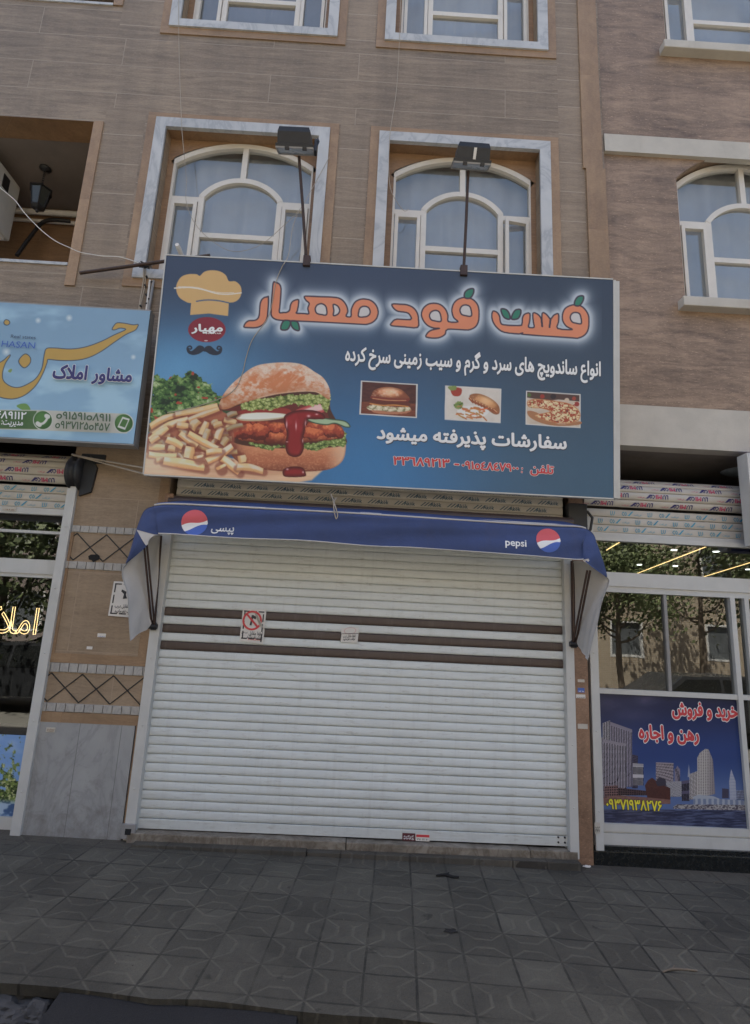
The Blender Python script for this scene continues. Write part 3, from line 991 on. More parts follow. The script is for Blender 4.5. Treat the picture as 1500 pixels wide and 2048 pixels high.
m.quad((-13, 0, -.4), (-13, 9, -.4), (-13, 9, 10.6), (-13, 0, 10.6))
m.quad((XR, .3, -.4), (XR, 9, -.4), (XR, 9, 10.6), (XR, .3, 10.6))
m.quad((-13, -.05, 10.6), (XR, -.05, 10.6), (XR, 9, 10.6), (-13, 9, 10.6))
m.build('rear_walls_and_roof', M['plaster'], B)
for x0, x1, z0, z1 in WIN:                    # reveal, and a spandrel with the arch cut out of it
    for x in (x0, x1):
        MB().quad((x, 0, z0), (x, .14, z0), (x, .14, z1), (x, 0, z1)).build('window_jamb', M['stone_block'], B)
    m = MB(); m.quad((x0, 0, z1), (x0, .14, z1), (x1, .14, z1), (x1, 0, z1)); m.quad((x0, 0, z0), (x1, 0, z0), (x1, .14, z0), (x0, .14, z0))
    a = arc(x0, x1, z1 - .25, z1 - .004)
    top = z1 + .02
    for (ax, az), (bx, bz) in zip(a, a[1:]):
        m.quad((ax, .126, az - .004), (bx, .126, bz - .004), (bx, .126, top), (ax, .126, top))
    m.quad((x0, .128, z0), (x0 + .06, .128, z0), (x0 + .06, .128, z1), (x0, .128, z1)); m.quad((x1 - .05, .128, z0), (x1, .128, z0), (x1, .128, z1), (x1 - .05, .128, z1))
    m.build('window_reveal', M['stone_inner'], B)
for k, (x0, x1, z0, z1) in enumerate(WIN):
    s = MB()
    frame_ring(s, x0 - .103, x1 + .103, z0 - .09, z1 + .096, .103, -.03, .012, True, .09)
    s.build('marble_surround', M['marble'], B)
    t = .086
    X0, X1, Z0, Z1 = x0 - .103, x1 + .103, z0 - .09, z1 + .096
    for a, b, c, d, mt in ((X0 - t, X0, Z0, Z1, 'orange'), (X1, X1 + t, Z0, Z1, 'orange'), (X0 - t, X1 + t, Z1, Z1 + .066, 'orange_h'), (X0 - t, X1 + t, Z0 - .082, Z0, 'orange_h')):
        MB().box(a, b, -.012, .01, c, d).build('stone_border', M[mt], B)
    arched_window(B, x0 + .03, x1 - .012, z0 + .03, z1 - .25, z1 - .004, .13, 'grey' if k == 2 else 'pale', open_sash=(k == 1))
MB().box(1.965, 2.153, -.022, .01, 4.45, 6.085).build('corner_pilaster', M['orange'], B)
MB().box(1.94, 2.13, -.018, .01, 6.085, 10.6).build('corner_pilaster', M['orange'], B)
MB().box(-2.815, -2.722, -.012, .02, 4.5, 6.28).build('balcony_border', M['orange'], B)
MB().box(-2.835, -2.742, -.012, .02, 7.7, 9.25).build('balcony_border', M['orange'], B)
# balconies: a room-deep recess with a plastered ceiling
for k, (x0, x1, z0, z1) in enumerate(BALC):
    m = MB()
    yb = 1.25
    m.quad((x0, yb, z0 - .3), (x1 + .3, yb, z0 - .3), (x1 + .3, yb, z1), (x0, yb, z1))
    m.quad((x1, 0, z0 - .02), (x1, yb, z0 - .02), (x1, yb, z1), (x1, 0, z1))
    m.quad((x0, 0, z0), (x0, yb, z0), (x0, yb, z1), (x0, 0, z1))
    m.build('balcony_wall', M['stone_inner'], B)
    m = MB()
    m.box(x0, x1, .002, .26, z1, z1 + .1)
    m.build('balcony_lintel', M['stone_inner'], B)
    m = MB()
    m.quad((x0, .26, z1 + .004), (x1, .26, z1 + .004), (x1, yb, z1 + .004), (x0, yb, z1 + .004))
    m.build('balcony_ceiling', M['plaster'], B)
    m = MB()
    m.box(x0, x1 - .002, .002, yb, z0 - .3, z0 - .12)
    m.box(x0, x1 - .002, .002, .12, z0 - .12, z0 - .003)
    m.build('balcony_floor', M['soffit'], B)
    m = MB()
    m.box(x0, x1 - .004, -.012, .1, z0 - .003, z0 + .025)
    m.build('balcony_coping', M['marble'], B)

# shop-front pillar between the two shops, with its tile bands
PX0, PX1 = -2.47, -1.645
def zrow(v):
    return v
m = MB(); wall_quads(m, PX0, PX1, 2.321, SHOPTOP, []); wall_quads(m, PX0, PX1, 1.303, 1.962, [], 0.0)
m.quad((PX1, 0, 0), (PX1, .25, 0), (PX1, .25, SHOPTOP), (PX1, 0, SHOPTOP))
m.quad((PX0, 0, 0), (PX0, .25, 0), (PX0, .25, SHOPTOP), (PX0, 0, SHOPTOP))
m.build('shop_pillar', M['stone_pillar'], B)
for z0, z1 in ((2.026, 2.263), (.93, 1.158)):
    m = MB(); wall_quads(m, PX0, PX1, z0, z1, [], .004)
    m.build('diamond_band', M['stone_pillar'], B)
m = MB()
def zig(z0, z1, x0, x1, per, ph0):
    n = int((x1 - x0) / (per / 2)) + 2
    for s in (0, 1):
        for i in range(-1, n):
            xa = x0 + ph0 + i * per / 2
            xb = xa + per / 2
            za, zb = (z0, z1) if (i + s) % 2 == 0 else (z1, z0)
            if xa < x0:
                za, xa = za + (zb - za) * (x0 - xa) / (xb - xa), x0
            if xb > x1:
                zb, xb = za + (zb - za) * (x1 - xa) / (xb - xa), x1
            if xb - xa < .01:
                continue
            d = Vector((xb - xa, 0, zb - za)).normalized()
            nrm = Vector((-d.z, 0, d.x)) * .0042
            m.obox(Vector((xa, -.001 - .0005 * s, za)) - nrm, (xb - xa, 0, zb - za), nrm * 2, (0, .004, 0))
zig(2.035, 2.255, PX0 + .005, -1.66, .48, .115)
m.build('diamond_pattern', M['black'], B)
m = MB()
zig(.938, 1.15, PX0 + .005, -1.66, .48, .09)
m.build('diamond_pattern', M['black'], B)
def tile_row(z0, z1, ox):
    t = MB()
    x = PX0 + .004 + ox
    rr = random.Random(int(z0 * 100))
    while x < -1.665:
        t.bevbox(max(x, PX0 + .003), min(x + .066, -1.66), -.008 - rr.uniform(0, .003), .004, z0 + .002 + rr.uniform(0, .004), z1 - .002, .003)
        x += .0715
    return t
for z0, z1, o in ((2.263, 2.321, .0), (1.962, 2.026, .02), (1.158, 1.230, .01), (.866, .930, .03)):
    tile_row(z0, z1, o).quad((PX0, .003, z0), (PX1, .003, z0), (PX1, .003, z1), (PX0, .003, z1)).build('tile_strip', M['marble_tile'], B)
for z0, z1 in ((1.2305, 1.3025), (.7905, .8655)):
    MB().box(PX0 + .002, -1.652, -.007, .01, z0, z1).build('string_course', M['orange_h'], B)
MB().box(-2.40, -2.375, -.006, .01, 1.303, 2.26).build('pillar_edge_strip', M['orange'], B)
MB().box(-1.728, -1.652, -.006, .01, 1.303, 2.95).build('pillar_edge_strip', M['orange'], B)
MB().box(-1.668, -1.652, -.006, .01, .02, .79).build('pillar_edge_strip', M['orange'], B)
m = MB(); m.box(PX0 + .002, -1.676, -.010, .02, -.03, .79)
m.build('marble_base_panel', M['marble_panel'], B)
m = MB()                                       # knocked-out tile: flat dark patch, the shade of the hole painted on
rr = random.Random(5)
cx, cz = at(188, 1116, 0).x, at(188, 1116, 0).z
m.add([(cx + .042 * (1 + rr.uniform(-.35, .3)) * math.cos(k * .524) * 1.05, -.004, cz + .028 * (1 + rr.uniform(-.35, .35)) * math.sin(k * .524)) for k in range(12)], [tuple(range(12))])
m.build('hole_shade_patch', M['earth'], B)
# pillar right of the shutter
m = MB(); m.box(1.722, 1.842, .012, .25, -.08, SHOPTOP)
m.build('corner_pillar', M['rough_stone'], B)
# shop lintel soffit and dark depth behind the roller of the main shop
m = MB()
m.quad((-1.645, 0, SHOPTOP), (1.842, 0, SHOPTOP), (1.842, .6, SHOPTOP), (-1.645, .6, SHOPTOP))
m.quad((-1.645, .5, 0), (1.842, .5, 0), (1.842, .5, SHOPTOP), (-1.645, .5, SHOPTOP))
m.build('shop_soffit', M['soffit'], B)
m = MB(); m.bevbox(-1.62, -.02, -.052, .06, -.06, .058, .006); m.bevbox(-.015, 1.35, -.045, .06, -.07, .054, .006); m.bevbox(1.355, 1.71, -.03, .06, -.08, .050, .006)
m.build('threshold_step', marble('stained_threshold', ph(124, 117, 106), ph(70, 56, 44), 5.0, 0.5, None, 0.9), B)
m = MB(); m.bevbox(-1.55, -.30, -.13, -.053, -.06, .010, .004); m.bevbox(-.295, 1.7, -.115, -.048, -.09, .004, .004)
m.build('threshold_footing', M['paving'], B)

# ------------------------------------------------------------------ the neighbouring building on the right
RB = thing('apartment_building', 'darker brown travertine building with a pale stone band between its storeys', 'building', (2.2, 0, 0))
RX0, RY = 2.16, .03
m = MB()
h1 = (2.875, 4.33, 4.70, 6.40); h2 = (2.875, 4.33, 7.60, 9.3)
wall_quads(m, RX0, 13, 3.652, 10.2, [h1, h2], RY)
for x0, x1, z0, z1 in (h1, h2):
    a = arc(x0, x1, z1 - .32, z1)
    for (ax, az), (bx, bz) in zip(a, a[1:]):
        m.quad((ax, RY, az), (bx, RY, bz), (bx, RY, z1), (ax, RY, z1))
m.build('wall', M['stone_right'], RB)
for x0, x1, z0, z1 in (h1, h2):
    m = MB()
    a = [(x0, z0)] + arc(x0, x1, z1 - .32, z1) + [(x1, z0)]
    for (ax, az), (bx, bz) in zip(a, a[1:]):
        m.quad((ax, RY, az), (bx, RY, bz), (bx, RY + .14, bz), (ax, RY + .14, az))
    m.build('window_reveal', M['stone_right'], RB)
m = MB()
m.quad((RX0, 9, -.4), (13, 9, -.4), (13, 9, 10.2), (RX0, 9, 10.2)); m.quad((13, RY, -.4), (13, 9, -.4), (13, 9, 10.2), (13, RY, 10.2))
m.quad((RX0, RY, 10.2), (13, RY, 10.2), (13, 9, 10.2), (RX0, 9, 10.2))
m.quad((RX0, RY, 3.27), (RX0, 9, 3.27), (RX0, 9, 10.2), (RX0, RY, 10.2))
m.build('rear_walls_and_roof', M['plaster'], RB)
m = MB(); m.box(RX0 + .002, 13, -.012, RY + .02, 6.305, 6.505)
m.build('string_course', M['concrete'], RB)
m = MB(); m.box(RX0 + .002, 13, -.004, RY + .1, 3.272, 3.652)
m.build('lintel_beam', M['concrete'], RB)
m = MB(); m.quad((1.85, 0.12, 3.274), (13, .12, 3.274), (13, 1.15, 3.274), (1.85, 1.15, 3.274))
m.build('shop_soffit', M['soffit'], RB)
for z in (4.712, 7.645):
    m = MB(); m.bevbox(2.80, 4.42, -.07, .165, z - .085, z + .010, .008)
    m.build('window_sill', M['concrete'], RB)
arched_window(RB, 2.885, 4.32, 4.715, 6.07, 6.38, .125)
arched_window(RB, 2.885, 4.32, 7.65, 8.98, 9.28, .125)
# ------------------------------------------------------------------ roller shutters
SLAT_T = [(0, .024), (.030, .024), (.036, .003), (.1, .0), (.3, -.0016), (.5, -.0016), (.7, -.0002), (.86, .0016), (.945, .0036), (.965, .006), (.972, .024), (1, .024)]
def slats(mb, x0, x1, z0, p, ks, y, jag=0.0, seed=1):
    rr = random.Random(seed)
    for k in ks:
        n = 12
        off = [rr.uniform(-jag, jag) for _ in range(n + 1)]
        base = rr.uniform(-jag, jag)
        vs, fs = [], []
        for i in range(n + 1):
            x = x0 + (x1 - x0) * i / n
            for t, d in SLAT_T:
                vs.append((x, y + d + base + off[i] * .4, z0 + (k + t) * p))
        q = len(SLAT_T)
        for i in range(n):
            for j in range(q - 1):
                a = i * q + j
                fs.append((a, a + q, a + q + 1, a + 1))
        mb.add(vs, fs, True)
    return mb
SH = thing('roller_shutter', 'closed white slatted roller shutter with three dark brown slats under the blue awning', 'roller shutter', (0.04, .04, 0))
SY, SZ, SP = .04, .07, .0648
def slat_z(k):                                # the seams; lower slats sit a little closer
    return SZ + k * SP if k <= 20 else SZ + 20 * SP + (k - 20) * .0665
SZS = [slat_z(k) for k in range(50)]
def slat_rows(mb, ks, y, jag, seed):
    for k in ks:
        p = SZS[k + 1] - SZS[k]
        slats(mb, -1.60, 1.68, SZS[k], p, [0], y, jag, seed * 50 + k)
    return mb
m = slat_rows(MB(), [k for k in range(1, 35) if k not in (20, 22, 24)], SY, .0016, 3)
m.build('slat_curtain', M['slat'], SH)
for k in (20, 22, 24):
    slat_rows(MB(), [k], SY - .001, .001, k).build('brown_slat', M['slat_brown'], SH)
m = MB(); m.bevbox(-1.60, 1.68, SY - .006, SY + .02, SZ - .005, SZ + SP - .002, .004)
m.build('bottom_bar', M['slat'], SH)
FILM = [(k, SZS[k], SZS[k + 1] - SZS[k]) for k in range(35, 44)]
slat_rows(MB(), [f[0] for f in FILM], SY, .0012, 8).build('film_slat', M['film'], SH)
for nm, a, b in (('l', -1.652, -1.576), ('r', 1.654, 1.722)):
    m = MB()
    m.bevbox(a, b, -.028, SY - .012, .0, 2.36, .004)
    g = b - .016 if nm == 'l' else a
    m.box(g, g + .016, SY - .012, SY + .05, .0, 2.36)
    for z in (.35, .8, 1.3, 1.75, 2.2):
        m.lathe([(.0, -.032), (.006, -.031), (.007, -.027)], ((a + b) / 2, 0, z), 'y', 8)
    m.build('guide_rail', M['alu'], SH)
m = MB()                                      # latch plates
m.bevbox(-1.665, -1.565, -.05, -.026, .015, .115, .004)
m.build('latch_box', M['alu_grey'], SH)
m = MB()
m.box(-1.635, -1.592, -.053, -.049, .045, .085)
m.build('latch_slot', M['dark'], SH)
m = MB()
for dx in (0, .05):
    for dz in (0, .035):
        m.lathe([(0, SY - .012), (.007, SY - .0115), (.0075, SY - .005)], (1.585 + dx, 0, .092 + dz), 'y', 10)
m.build('rivet', M['black'], SH)
m = MB()
def film_row(mb, s, x0, x1, step, z, h, y, flip=False, w=None, bold=.03, slope=0.0, off=0.0):
    x = x0 + off
    while x + w < x1:
        if flip:
            put_text(mb, s, (x + w, y, z + h), (-1, 0, 0), (0, slope, -1), w, h, bold, False, res=1)
        else:
            put_text(mb, s, (x, y, z), (1, 0, 0), (0, slope, 1), w, h, bold, False, res=1)
        x += step
for r, (k, zk, pk) in enumerate(FILM):
    z = zk + .22 * pk
    film_row(m, 'Akök', -1.58, 1.66, .225, z, .034, SY - .006, w=.095, off=.1 + .1 * (r % 2))
    x = -1.58 + .015 + .1 * (r % 2)
    while x < 1.5:
        for q in range(3):
            m.add([(x + .03 * q, SY - .006, z), (x + .03 * q + .012, SY - .006, z), (x + .03 * q + .052, SY - .006, z + .035), (x + .03 * q + .040, SY - .006, z + .035)], [(0, 1, 2, 3)])
        x += .225
m.build('film_lettering', M['slate_ink'], SH)
# motor and bracket at the right end of the roller
m = MB(); m.bevbox(1.70, 1.86, -.04, .2, 2.47, 2.72, .01); m.tube([(1.86, -.03, 2.66), (1.9, -.04, 2.6), (1.88, -.04, 2.5), (1.83, -.03, 2.44)], .012, 8)
m.build('motor_box', M['black'], SH)
m = MB(); m.bevbox(1.66, 1.79, -.06, .02, 2.395, 2.455, .008); m.bevbox(-1.66, -1.59, -.05, .02, 2.50, 2.62, .006)
m.build('bracket', M['rough_stone'], SH)

def rolled_shutter(name_loc, label, x0, x1, y, zbar, p, n_lu, offs, seed):
    """a shutter rolled nearly all the way up, its protective film still on: flat slats below, the roll above"""
    t = thing('roller_shutter', label, 'roller shutter', name_loc)
    m = MB(); m.bevbox(x0, x1, y - .012, y + .03, zbar - .055, zbar, .006)
    m.build('bottom_bar', M['alu'], t)
    m = slats(MB(), x0, x1, zbar, p, range(n_lu), y, .001, seed)
    zr, R = zbar + n_lu * p + .125, .165
    prof = []
    angs = []
    a0 = math.radians(222)
    for k in range(7):                       # slats bent round the roll, seen from below
        a, b = a0 - k * math.radians(25.5), a0 - (k + 1) * math.radians(25.5)
        angs.append((a, b))
        ps = []
        for tt, d in SLAT_T:
            an = a + (b - a) * tt
            r = R - d * .9 + .004 * math.sin(math.pi * tt)
            ps.append((y + .115 + r * math.cos(an), zr + r * math.sin(an)))
        vs = [(x, q[0], q[1]) for x in (x0, x1) for q in ps]
        c = len(ps)
        m.add(vs, [(i, i + c, i + c + 1, i + 1) for i in range(c - 1)], True)
    m.build('film_slat', M['film'], t)
    a, b, c = MB(), MB(), MB()
    for k in range(n_lu):                    # teal print, upright
        z = zbar + (k + .2) * p
        x = x0 + offs + .11 * k
        while x > x0 + .33: x -= .33
        while x + .1 < x1:
            put_text(c, 'LU', (x, y - .006, z), (1, 0, 0), (0, 0, 1), .04, .036, .03, False, res=1)
            put_text(c, 'CO', (x + .10, y - .006, z), (1, 0, 0), (0, 0, 1), .048, .036, .03, False, res=1)
            c.add([(x + .15, y - .006, z), (x + .168, y - .006, z), (x + .205, y - .006, z + .042), (x + .192, y - .006, z + .042)], [(0, 1, 2, 3)])
            put_text(c, 'صنعت', (x + .21, y - .006, z + .006), (1, 0, 0), (0, 0, 1), .065, .022, 0, True, res=1)
            x += .33
    for k, (u, v) in enumerate(angs):        # navy and pink print, upside down
        mid = (u + v) / 2
        rr_ = R + .008
        o = Vector((0, y + .115 + rr_ * math.cos(mid), zr + rr_ * math.sin(mid)))
        up = Vector((0, -math.sin(mid), math.cos(mid))).normalized() * (-1)
        if up.z < 0: up = -up
        h = .036
        x = x0 + .05 + (offs + .13 * k) % .35
        while x + .16 < x1:
            xe = x + .185
            top = o + up * (h / 2)
            for s, dx, w, mb in (('LU', .0, .052, a), ('MI', .058, .052, b), ('CO', .115, .055, a)):
                put_text(mb, s, (xe - dx, top.y, top.z), (-1, 0, 0), -up, w, h, .04, False, res=1)
            q = o - up * (h / 2)
            a.add([(x - .015, q.y, q.z), (x + .004, q.y, q.z), (x + .05, top.y, top.z), (x + .02, top.y, top.z)], [(0, 1, 2, 3)])
            put_text(b, 'صنعت', (x - .085, q.y, q.z + .004), (1, 0, 0), up, .06, .018, 0, True, res=1)
            x += .35
    a.build('navy_lettering', M['navy_ink'], t); b.build('pink_lettering', M['pink_ink'], t); c.build('teal_lettering', M['teal_ink'], t)
    return t
RS = rolled_shutter((3.2, .2, 2.5), 'rolled-up shutter with film print above the glazed shop of the skyline poster', 1.90, 6.0, .16, 2.52, .072, 3, .02, 5)
m = MB(); m.bevbox(1.872, 1.934, .03, .14, .03, 2.60, .004)
for z in (.32, .9, 1.5, 2.1): m.lathe([(0, .026), (.006, .027), (.007, .031)], (1.903, 0, z), 'y', 8)
m.build('guide_rail', M['alu'], RS)
LS = rolled_shutter((-3.2, .1, 2.5), 'rolled-up shutter with a black pulley wheel, under the light blue agency sign', -6.1, -2.50, .07, 2.46, .066, 3, .09, 6)
m = MB(); m.bevbox(-2.472, -2.398, -.035, .09, .0, 2.64, .004)
for z in (.3, .8, 1.3, 1.8, 2.3): m.lathe([(0, -.040), (.006, -.039), (.007, -.035)], (-2.435, 0, z), 'y', 8)
m.build('guide_rail', M['alu'], LS)
pc = at(152, 945, -.02)
m = MB()
m.lathe([(.03, -.05), (.135, -.05), (.15, -.035), (.15, -.02), (.128, -.015), (.128, .03), (.15, .035), (.15, .055), (.03, .06)], (pc.x, .02, pc.z), 'x', 32)
m.build('pulley_wheel', M['black'], LS)
m = MB()
cz = pc.z
m.prism([(pc.x + .055, cz - .20), (pc.x + .15, cz - .16), (pc.x + .17, cz + .05), (pc.x + .10, cz + .15), (pc.x + .06, cz + .10)], -.03, .06)
m.bevbox(pc.x + .02, pc.x + .22, -.02, .1, cz + .09, cz + .17, .01)
m.build('pulley_plate', M['lamp_black'], LS)
tape = thing('pull_strap', 'pale webbing strap running from the black pulley wheel to the big sign', 'strap', tuple(at(220, 930, -.1)))
for a, b in (((146, 912), (292, 938)), ((142, 910), (290, 950))):
    m = MB()
    p, q = at(*a, -.07), at(*b, -.2)
    d = (q - p)
    m.obox(p, d, (0, .022, .012), (0, -.002, .006))
    m.build('webbing', M['cable'], tape)

# ------------------------------------------------------------------ glazed shop on the right
SF = thing('shopfront', 'white aluminium shopfront on a black stone plinth with ceiling lamps showing', 'shopfront', (2.6, .1, 0))
m = MB()
fy0, fy1 = .085, .145
m.box(1.936, 6, fy0, fy1, 2.438, 2.475)
m.box(1.936, 6, fy0 - .004, fy1, 2.052, 2.169)
m.box(1.936, 6, fy0 + .006, fy1, 2.004, 2.052)
m.box(1.936, 3.092, fy0 + .002, fy1, 1.183, 1.222)
m.box(3.132, 3.213, fy0 + .002, fy1, 1.183, 1.222)
m.box(1.936, 6, fy0, fy1, .168, .222); m.box(1.936, 6, fy0 + .014, fy1, .156, .168); m.box(1.936, 6, fy0 - .004, fy1, .075, .156)
m.box(1.936, 1.962, fy0, fy1, .222, 2.004); m.box(1.936, 1.955, fy0, fy1, 2.169, 2.438)
m.box(3.092, 3.132, fy0 - .006, fy1, .222, 2.004); m.box(3.213, 3.25, fy0 - .006, fy1, .222, 2.004)
m.box(4.6, 4.65, fy0 - .006, fy1, .222, 2.004)
m.build('frame', M['alu'], SF)
m = MB(); m.box(2.535, 2.56, fy0 + .008, fy1, 1.222, 2.004)
m.build('mullion', M['alu_grey'], SF)
for a, b, c, d in ((1.955, 6, 2.169, 2.438), (1.962, 2.535, 1.222, 2.004), (2.56, 3.092, 1.222, 2.004), (3.132, 3.213, 1.222, 2.004), (3.132, 3.213, .222, 1.183), (3.25, 4.6, .222, 2.004)):
    m = MB(); m.quad((a, .118, c), (b, .118, c), (b, .118, d), (a, .118, d))
    m.build('pane', M['shop_pane'], SF)
m = MB(); m.bevbox(1.85, 6, .02, .3, -.3, .048, .006); m.box(1.86, 6, .05, .14, .048, .075)
m.build('plinth', M['granite'], SF)
# the room behind: ceiling with lamps
m = MB()
x0, x1, yb, zc = 1.86, 6.5, 5.2, 2.75
m.quad((x0, yb, 0), (x1, yb, 0), (x1, yb, zc), (x0, yb, zc)); m.quad((x0, .2, 0), (x0, yb, 0), (x0, yb, zc), (x0, .2, zc)); m.quad((x1, .2, 0), (x1, yb, 0), (x1, yb, zc), (x1, .2, zc))
m.quad((x0, .15, .02), (x1, .15, .02), (x1, yb, .02), (x0, yb, .02))
m.build('shop_room', M['interior'], RB)
m = MB(); m.box(x0, x1, .32, yb, zc, zc + .05); m.box(x0, x1, .30, .32, 2.48, zc + .3)
ceil = m.build('shop_ceiling', M['ceiling_grey'], RB)
C7 = lambda u, v: (1100 + u * .26667, 760 + v * .26667)
for a, b in (((640, 1455), (1180, 1245)), ((1135, 1480), (1560, 1350)), ((330, 1330), (523, 1215))):
    p, q = on_level(*C7(*a), zc - .004), on_level(*C7(*b), zc - .004)
    q.y = max(q.y, .45)
    d = q - p; nrm = Vector((-d.y, d.x, 0)).normalized() * .0045
    MB().obox(p - nrm, d, nrm * 2, (0, 0, -.006)).build('led_strip', M['led'], ceil)
for uv in ((930, 1275), (1245, 1287), (670, 1385), (940, 1395), (1485, 1420)):
    p = on_level(*C7(*uv), zc - .004)
    MB().lathe([(0, -.006), (.028, -.005), (.036, -.001), (.038, .0)], p, 'z', 16).build('downlight', M['spot'], ceil)

# ------------------------------------------------------------------ left shop
LF = thing('shopfront', 'white framed shopfront with dark glass behind the glowing lettering', 'shopfront', (-3.2, .1, 0))
m = MB()
fy0, fy1 = .075, .135
m.box(-6, -2.474, fy0, fy1, 2.25, 2.272); m.box(-6, -2.474, fy0 - .004, fy1, 1.915, 2.032); m.box(-6, -2.474, fy0 + .006, fy1, 1.885, 1.915)
m.box(-2.51, -2.474, fy0 + .002, fy1, .0, 1.885); m.box(-2.492, -2.474, fy0, fy1, 2.032, 2.25); m.box(-2.492, -2.474, fy0, fy1, 2.272, 2.38)
m.box(-6, -2.51, fy0, fy1, .0, .09)
m.build('frame', M['alu'], LF)
m = MB(); m.box(-6, -2.474, fy0 + .03, fy1 + .2, 2.352, 2.41)  # near-black strip fills the gap above the glass, shade put into its colour
m.build('gap_shade_strip', M['dark'], LF)
for a, b, c, d in ((-6, -2.51, .67, 1.885), (-6, -2.51, .09, .67), (-6, -2.492, 2.032, 2.25), (-6, -2.492, 2.272, 2.352)):
    m = MB(); m.quad((a, .105, c), (b, .105, c), (b, .105, d), (a, .105, d))
    m.build('pane', M['shop_pane'], LF)
m = MB()
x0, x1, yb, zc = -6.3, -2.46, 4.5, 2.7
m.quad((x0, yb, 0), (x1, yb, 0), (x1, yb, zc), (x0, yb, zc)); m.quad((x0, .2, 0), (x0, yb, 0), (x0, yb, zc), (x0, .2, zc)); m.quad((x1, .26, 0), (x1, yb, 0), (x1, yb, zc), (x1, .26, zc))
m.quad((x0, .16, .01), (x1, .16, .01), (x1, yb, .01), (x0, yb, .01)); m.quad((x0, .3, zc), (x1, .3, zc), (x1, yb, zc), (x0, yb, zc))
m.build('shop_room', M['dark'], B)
# neon lettering behind the left pane
NE = thing('neon_sign', 'glowing outlined neon lettering behind dark shop glass', 'neon sign', tuple(at(40, 1240, .13)))
B1 = lambda u, v: (u * .3516, 1000 + v * .3516)
def outline_loops(s):
    cu = bpy.data.curves.new('lettering', 'FONT'); cu.body = shape(s); cu.resolution_u = 4; cu.fill_mode = 'NONE'
    ob = bpy.data.objects.new('lettering', cu); COL.objects.link(ob)
    dg = bpy.context.evaluated_depsgraph_get(); dg.update()
    me = bpy.data.meshes.new_from_object(ob.evaluated_get(dg))
    co = [tuple(v.co[:2]) for v in me.vertices]
    loops, cur = [], []
    links = {tuple(sorted(e.vertices)) for e in me.edges}
    for i in range(len(co)):
        cur.append(co[i])
        if (i, i + 1) not in links:
            loops.append(cur); cur = []
    bpy.data.objects.remove(ob); bpy.data.curves.remove(cu); bpy.data.meshes.remove(me)
    return loops
_lp = outline_loops('املاک')
_x1 = max(p[0] for l in _lp for p in l)
_r, _t, _b = at(*B1(214, 690), .125), at(*B1(212, 614), .125), at(*B1(184, 764), .125)
_sz = (_t.z - _b.z) / .714
for l in _lp:
    pts = [Vector((_r.x + (p[0] - _x1) * _sz * .80, .125, _b.z + p[1] * _sz)) for p in l]
    if len(pts) > 3:
        MB().tube(pts + [pts[0]], .0027, 6, True, False).build('tube', M['neon'], NE)
# ------------------------------------------------------------------ the big sign
SG = thing('signboard', 'large tilted blue fast food sign with a burger picture and orange Persian lettering', 'sign', (0.1, -.35, 3.6))
TL, TR, BL, BR = at(333, 511, -.45), at(1226, 560, -.45), at(288, 948, -.26), at(1227, 996, -.26)
SN = (TR - TL).cross(BL - TL).normalized()          # towards the street
if SN.y > 0: SN = -SN
NU, NV = 940, 450
G = sheet_grid(TL, TR, BL, BR, NU, NV)
PX, PY = photo_xy(G)
U, V = (PX - 280) / .29333, (PY - 500) / .29333      # drawing units
sh = Sheet(U, V, (62, 74, 94))
def bgcol(X, Y):
    t = sstep(80, 1500, Y - .055 * X)[..., None]
    c = lerp(RGBf((55, 68, 90)), RGBf((52, 108, 154)), t)
    right = sstep(1500, 3000, X)[..., None]
    c = lerp(c, lerp(RGBf((51, 63, 80)), RGBf((60, 92, 116)), t), right)
    g = np.exp(-(((X - 250) / 620) ** 2 + ((Y - 840) / 330) ** 2))[..., None]
    c = lerp(c, RGBf((100, 156, 198)), g * .95)
    g2 = np.exp(-(((X - 1550) / 500) ** 2 + ((Y - 1560) / 380) ** 2))[..., None]
    return lerp(c, RGBf((52, 122, 176)), g2 * .75)
sh.C = bgcol(U, V)
sh.C *= .89
sh.C *= (0.985 + .03 * vnoise(U * .9, V * .12, 5))[..., None]

# --- parsley bush, left
def herb(X, Y, d):
    wx = X + 60 * (fbm(X / 34, Y / 34, 3, 2) - .5); wy = Y + 60 * (fbm(X / 34, Y / 34, 3, 4) - .5)
    a, ox, oy = worley(wx / 52, wy / 40, 3)
    k = .42 - .30 * a - .22 * oy + .75 * (fbm(X / 22, Y / 18, 4, 3) - .35) + .5 * (fbm(X / 90, Y / 70, 2, 8) - .5)
    c = lerp(RGBf((26, 44, 30)), RGBf((62, 94, 48)), sstep(.12, .36, k)[..., None])
    c = lerp(c, RGBf((116, 142, 84)), sstep(.38, .56, k)[..., None])
    c = lerp(c, RGBf((168, 182, 142)), sstep(.58, .76, k)[..., None])
    r = sstep(.74, .78, fbm(X / 40, Y / 36, 2, 55))[..., None]
    return lerp(c, RGBf((150, 66, 50)), r)
sh.blob([(60, 1190), (90, 900), (110, 850), (180, 880), (230, 850), (290, 870), (330, 825), (400, 850), (440, 900), (490, 930), (530, 985), (580, 1010), (640, 1090), (560, 1180), (300, 1230), (60, 1240)], herb, 3, 5, 22, 26)
# --- table
def table(X, Y, d):
    n = fbm(X / 160, Y / 9, 3, 4)
    c = lerp(RGBf((196, 156, 122)), RGBf((222, 190, 158)), n[..., None])
    return lerp(c, RGBf((168, 112, 84)), np.exp(-((X - 760) / 300) ** 2 - ((Y - 1500) / 40) ** 2)[..., None] * .6)
sh.blob([(-60, 1300), (60, 1280), (300, 1330), (600, 1420), (1290, 1440), (1260, 1490), (1170, 1570), (900, 1620), (-60, 1700)], table, 14, 0)
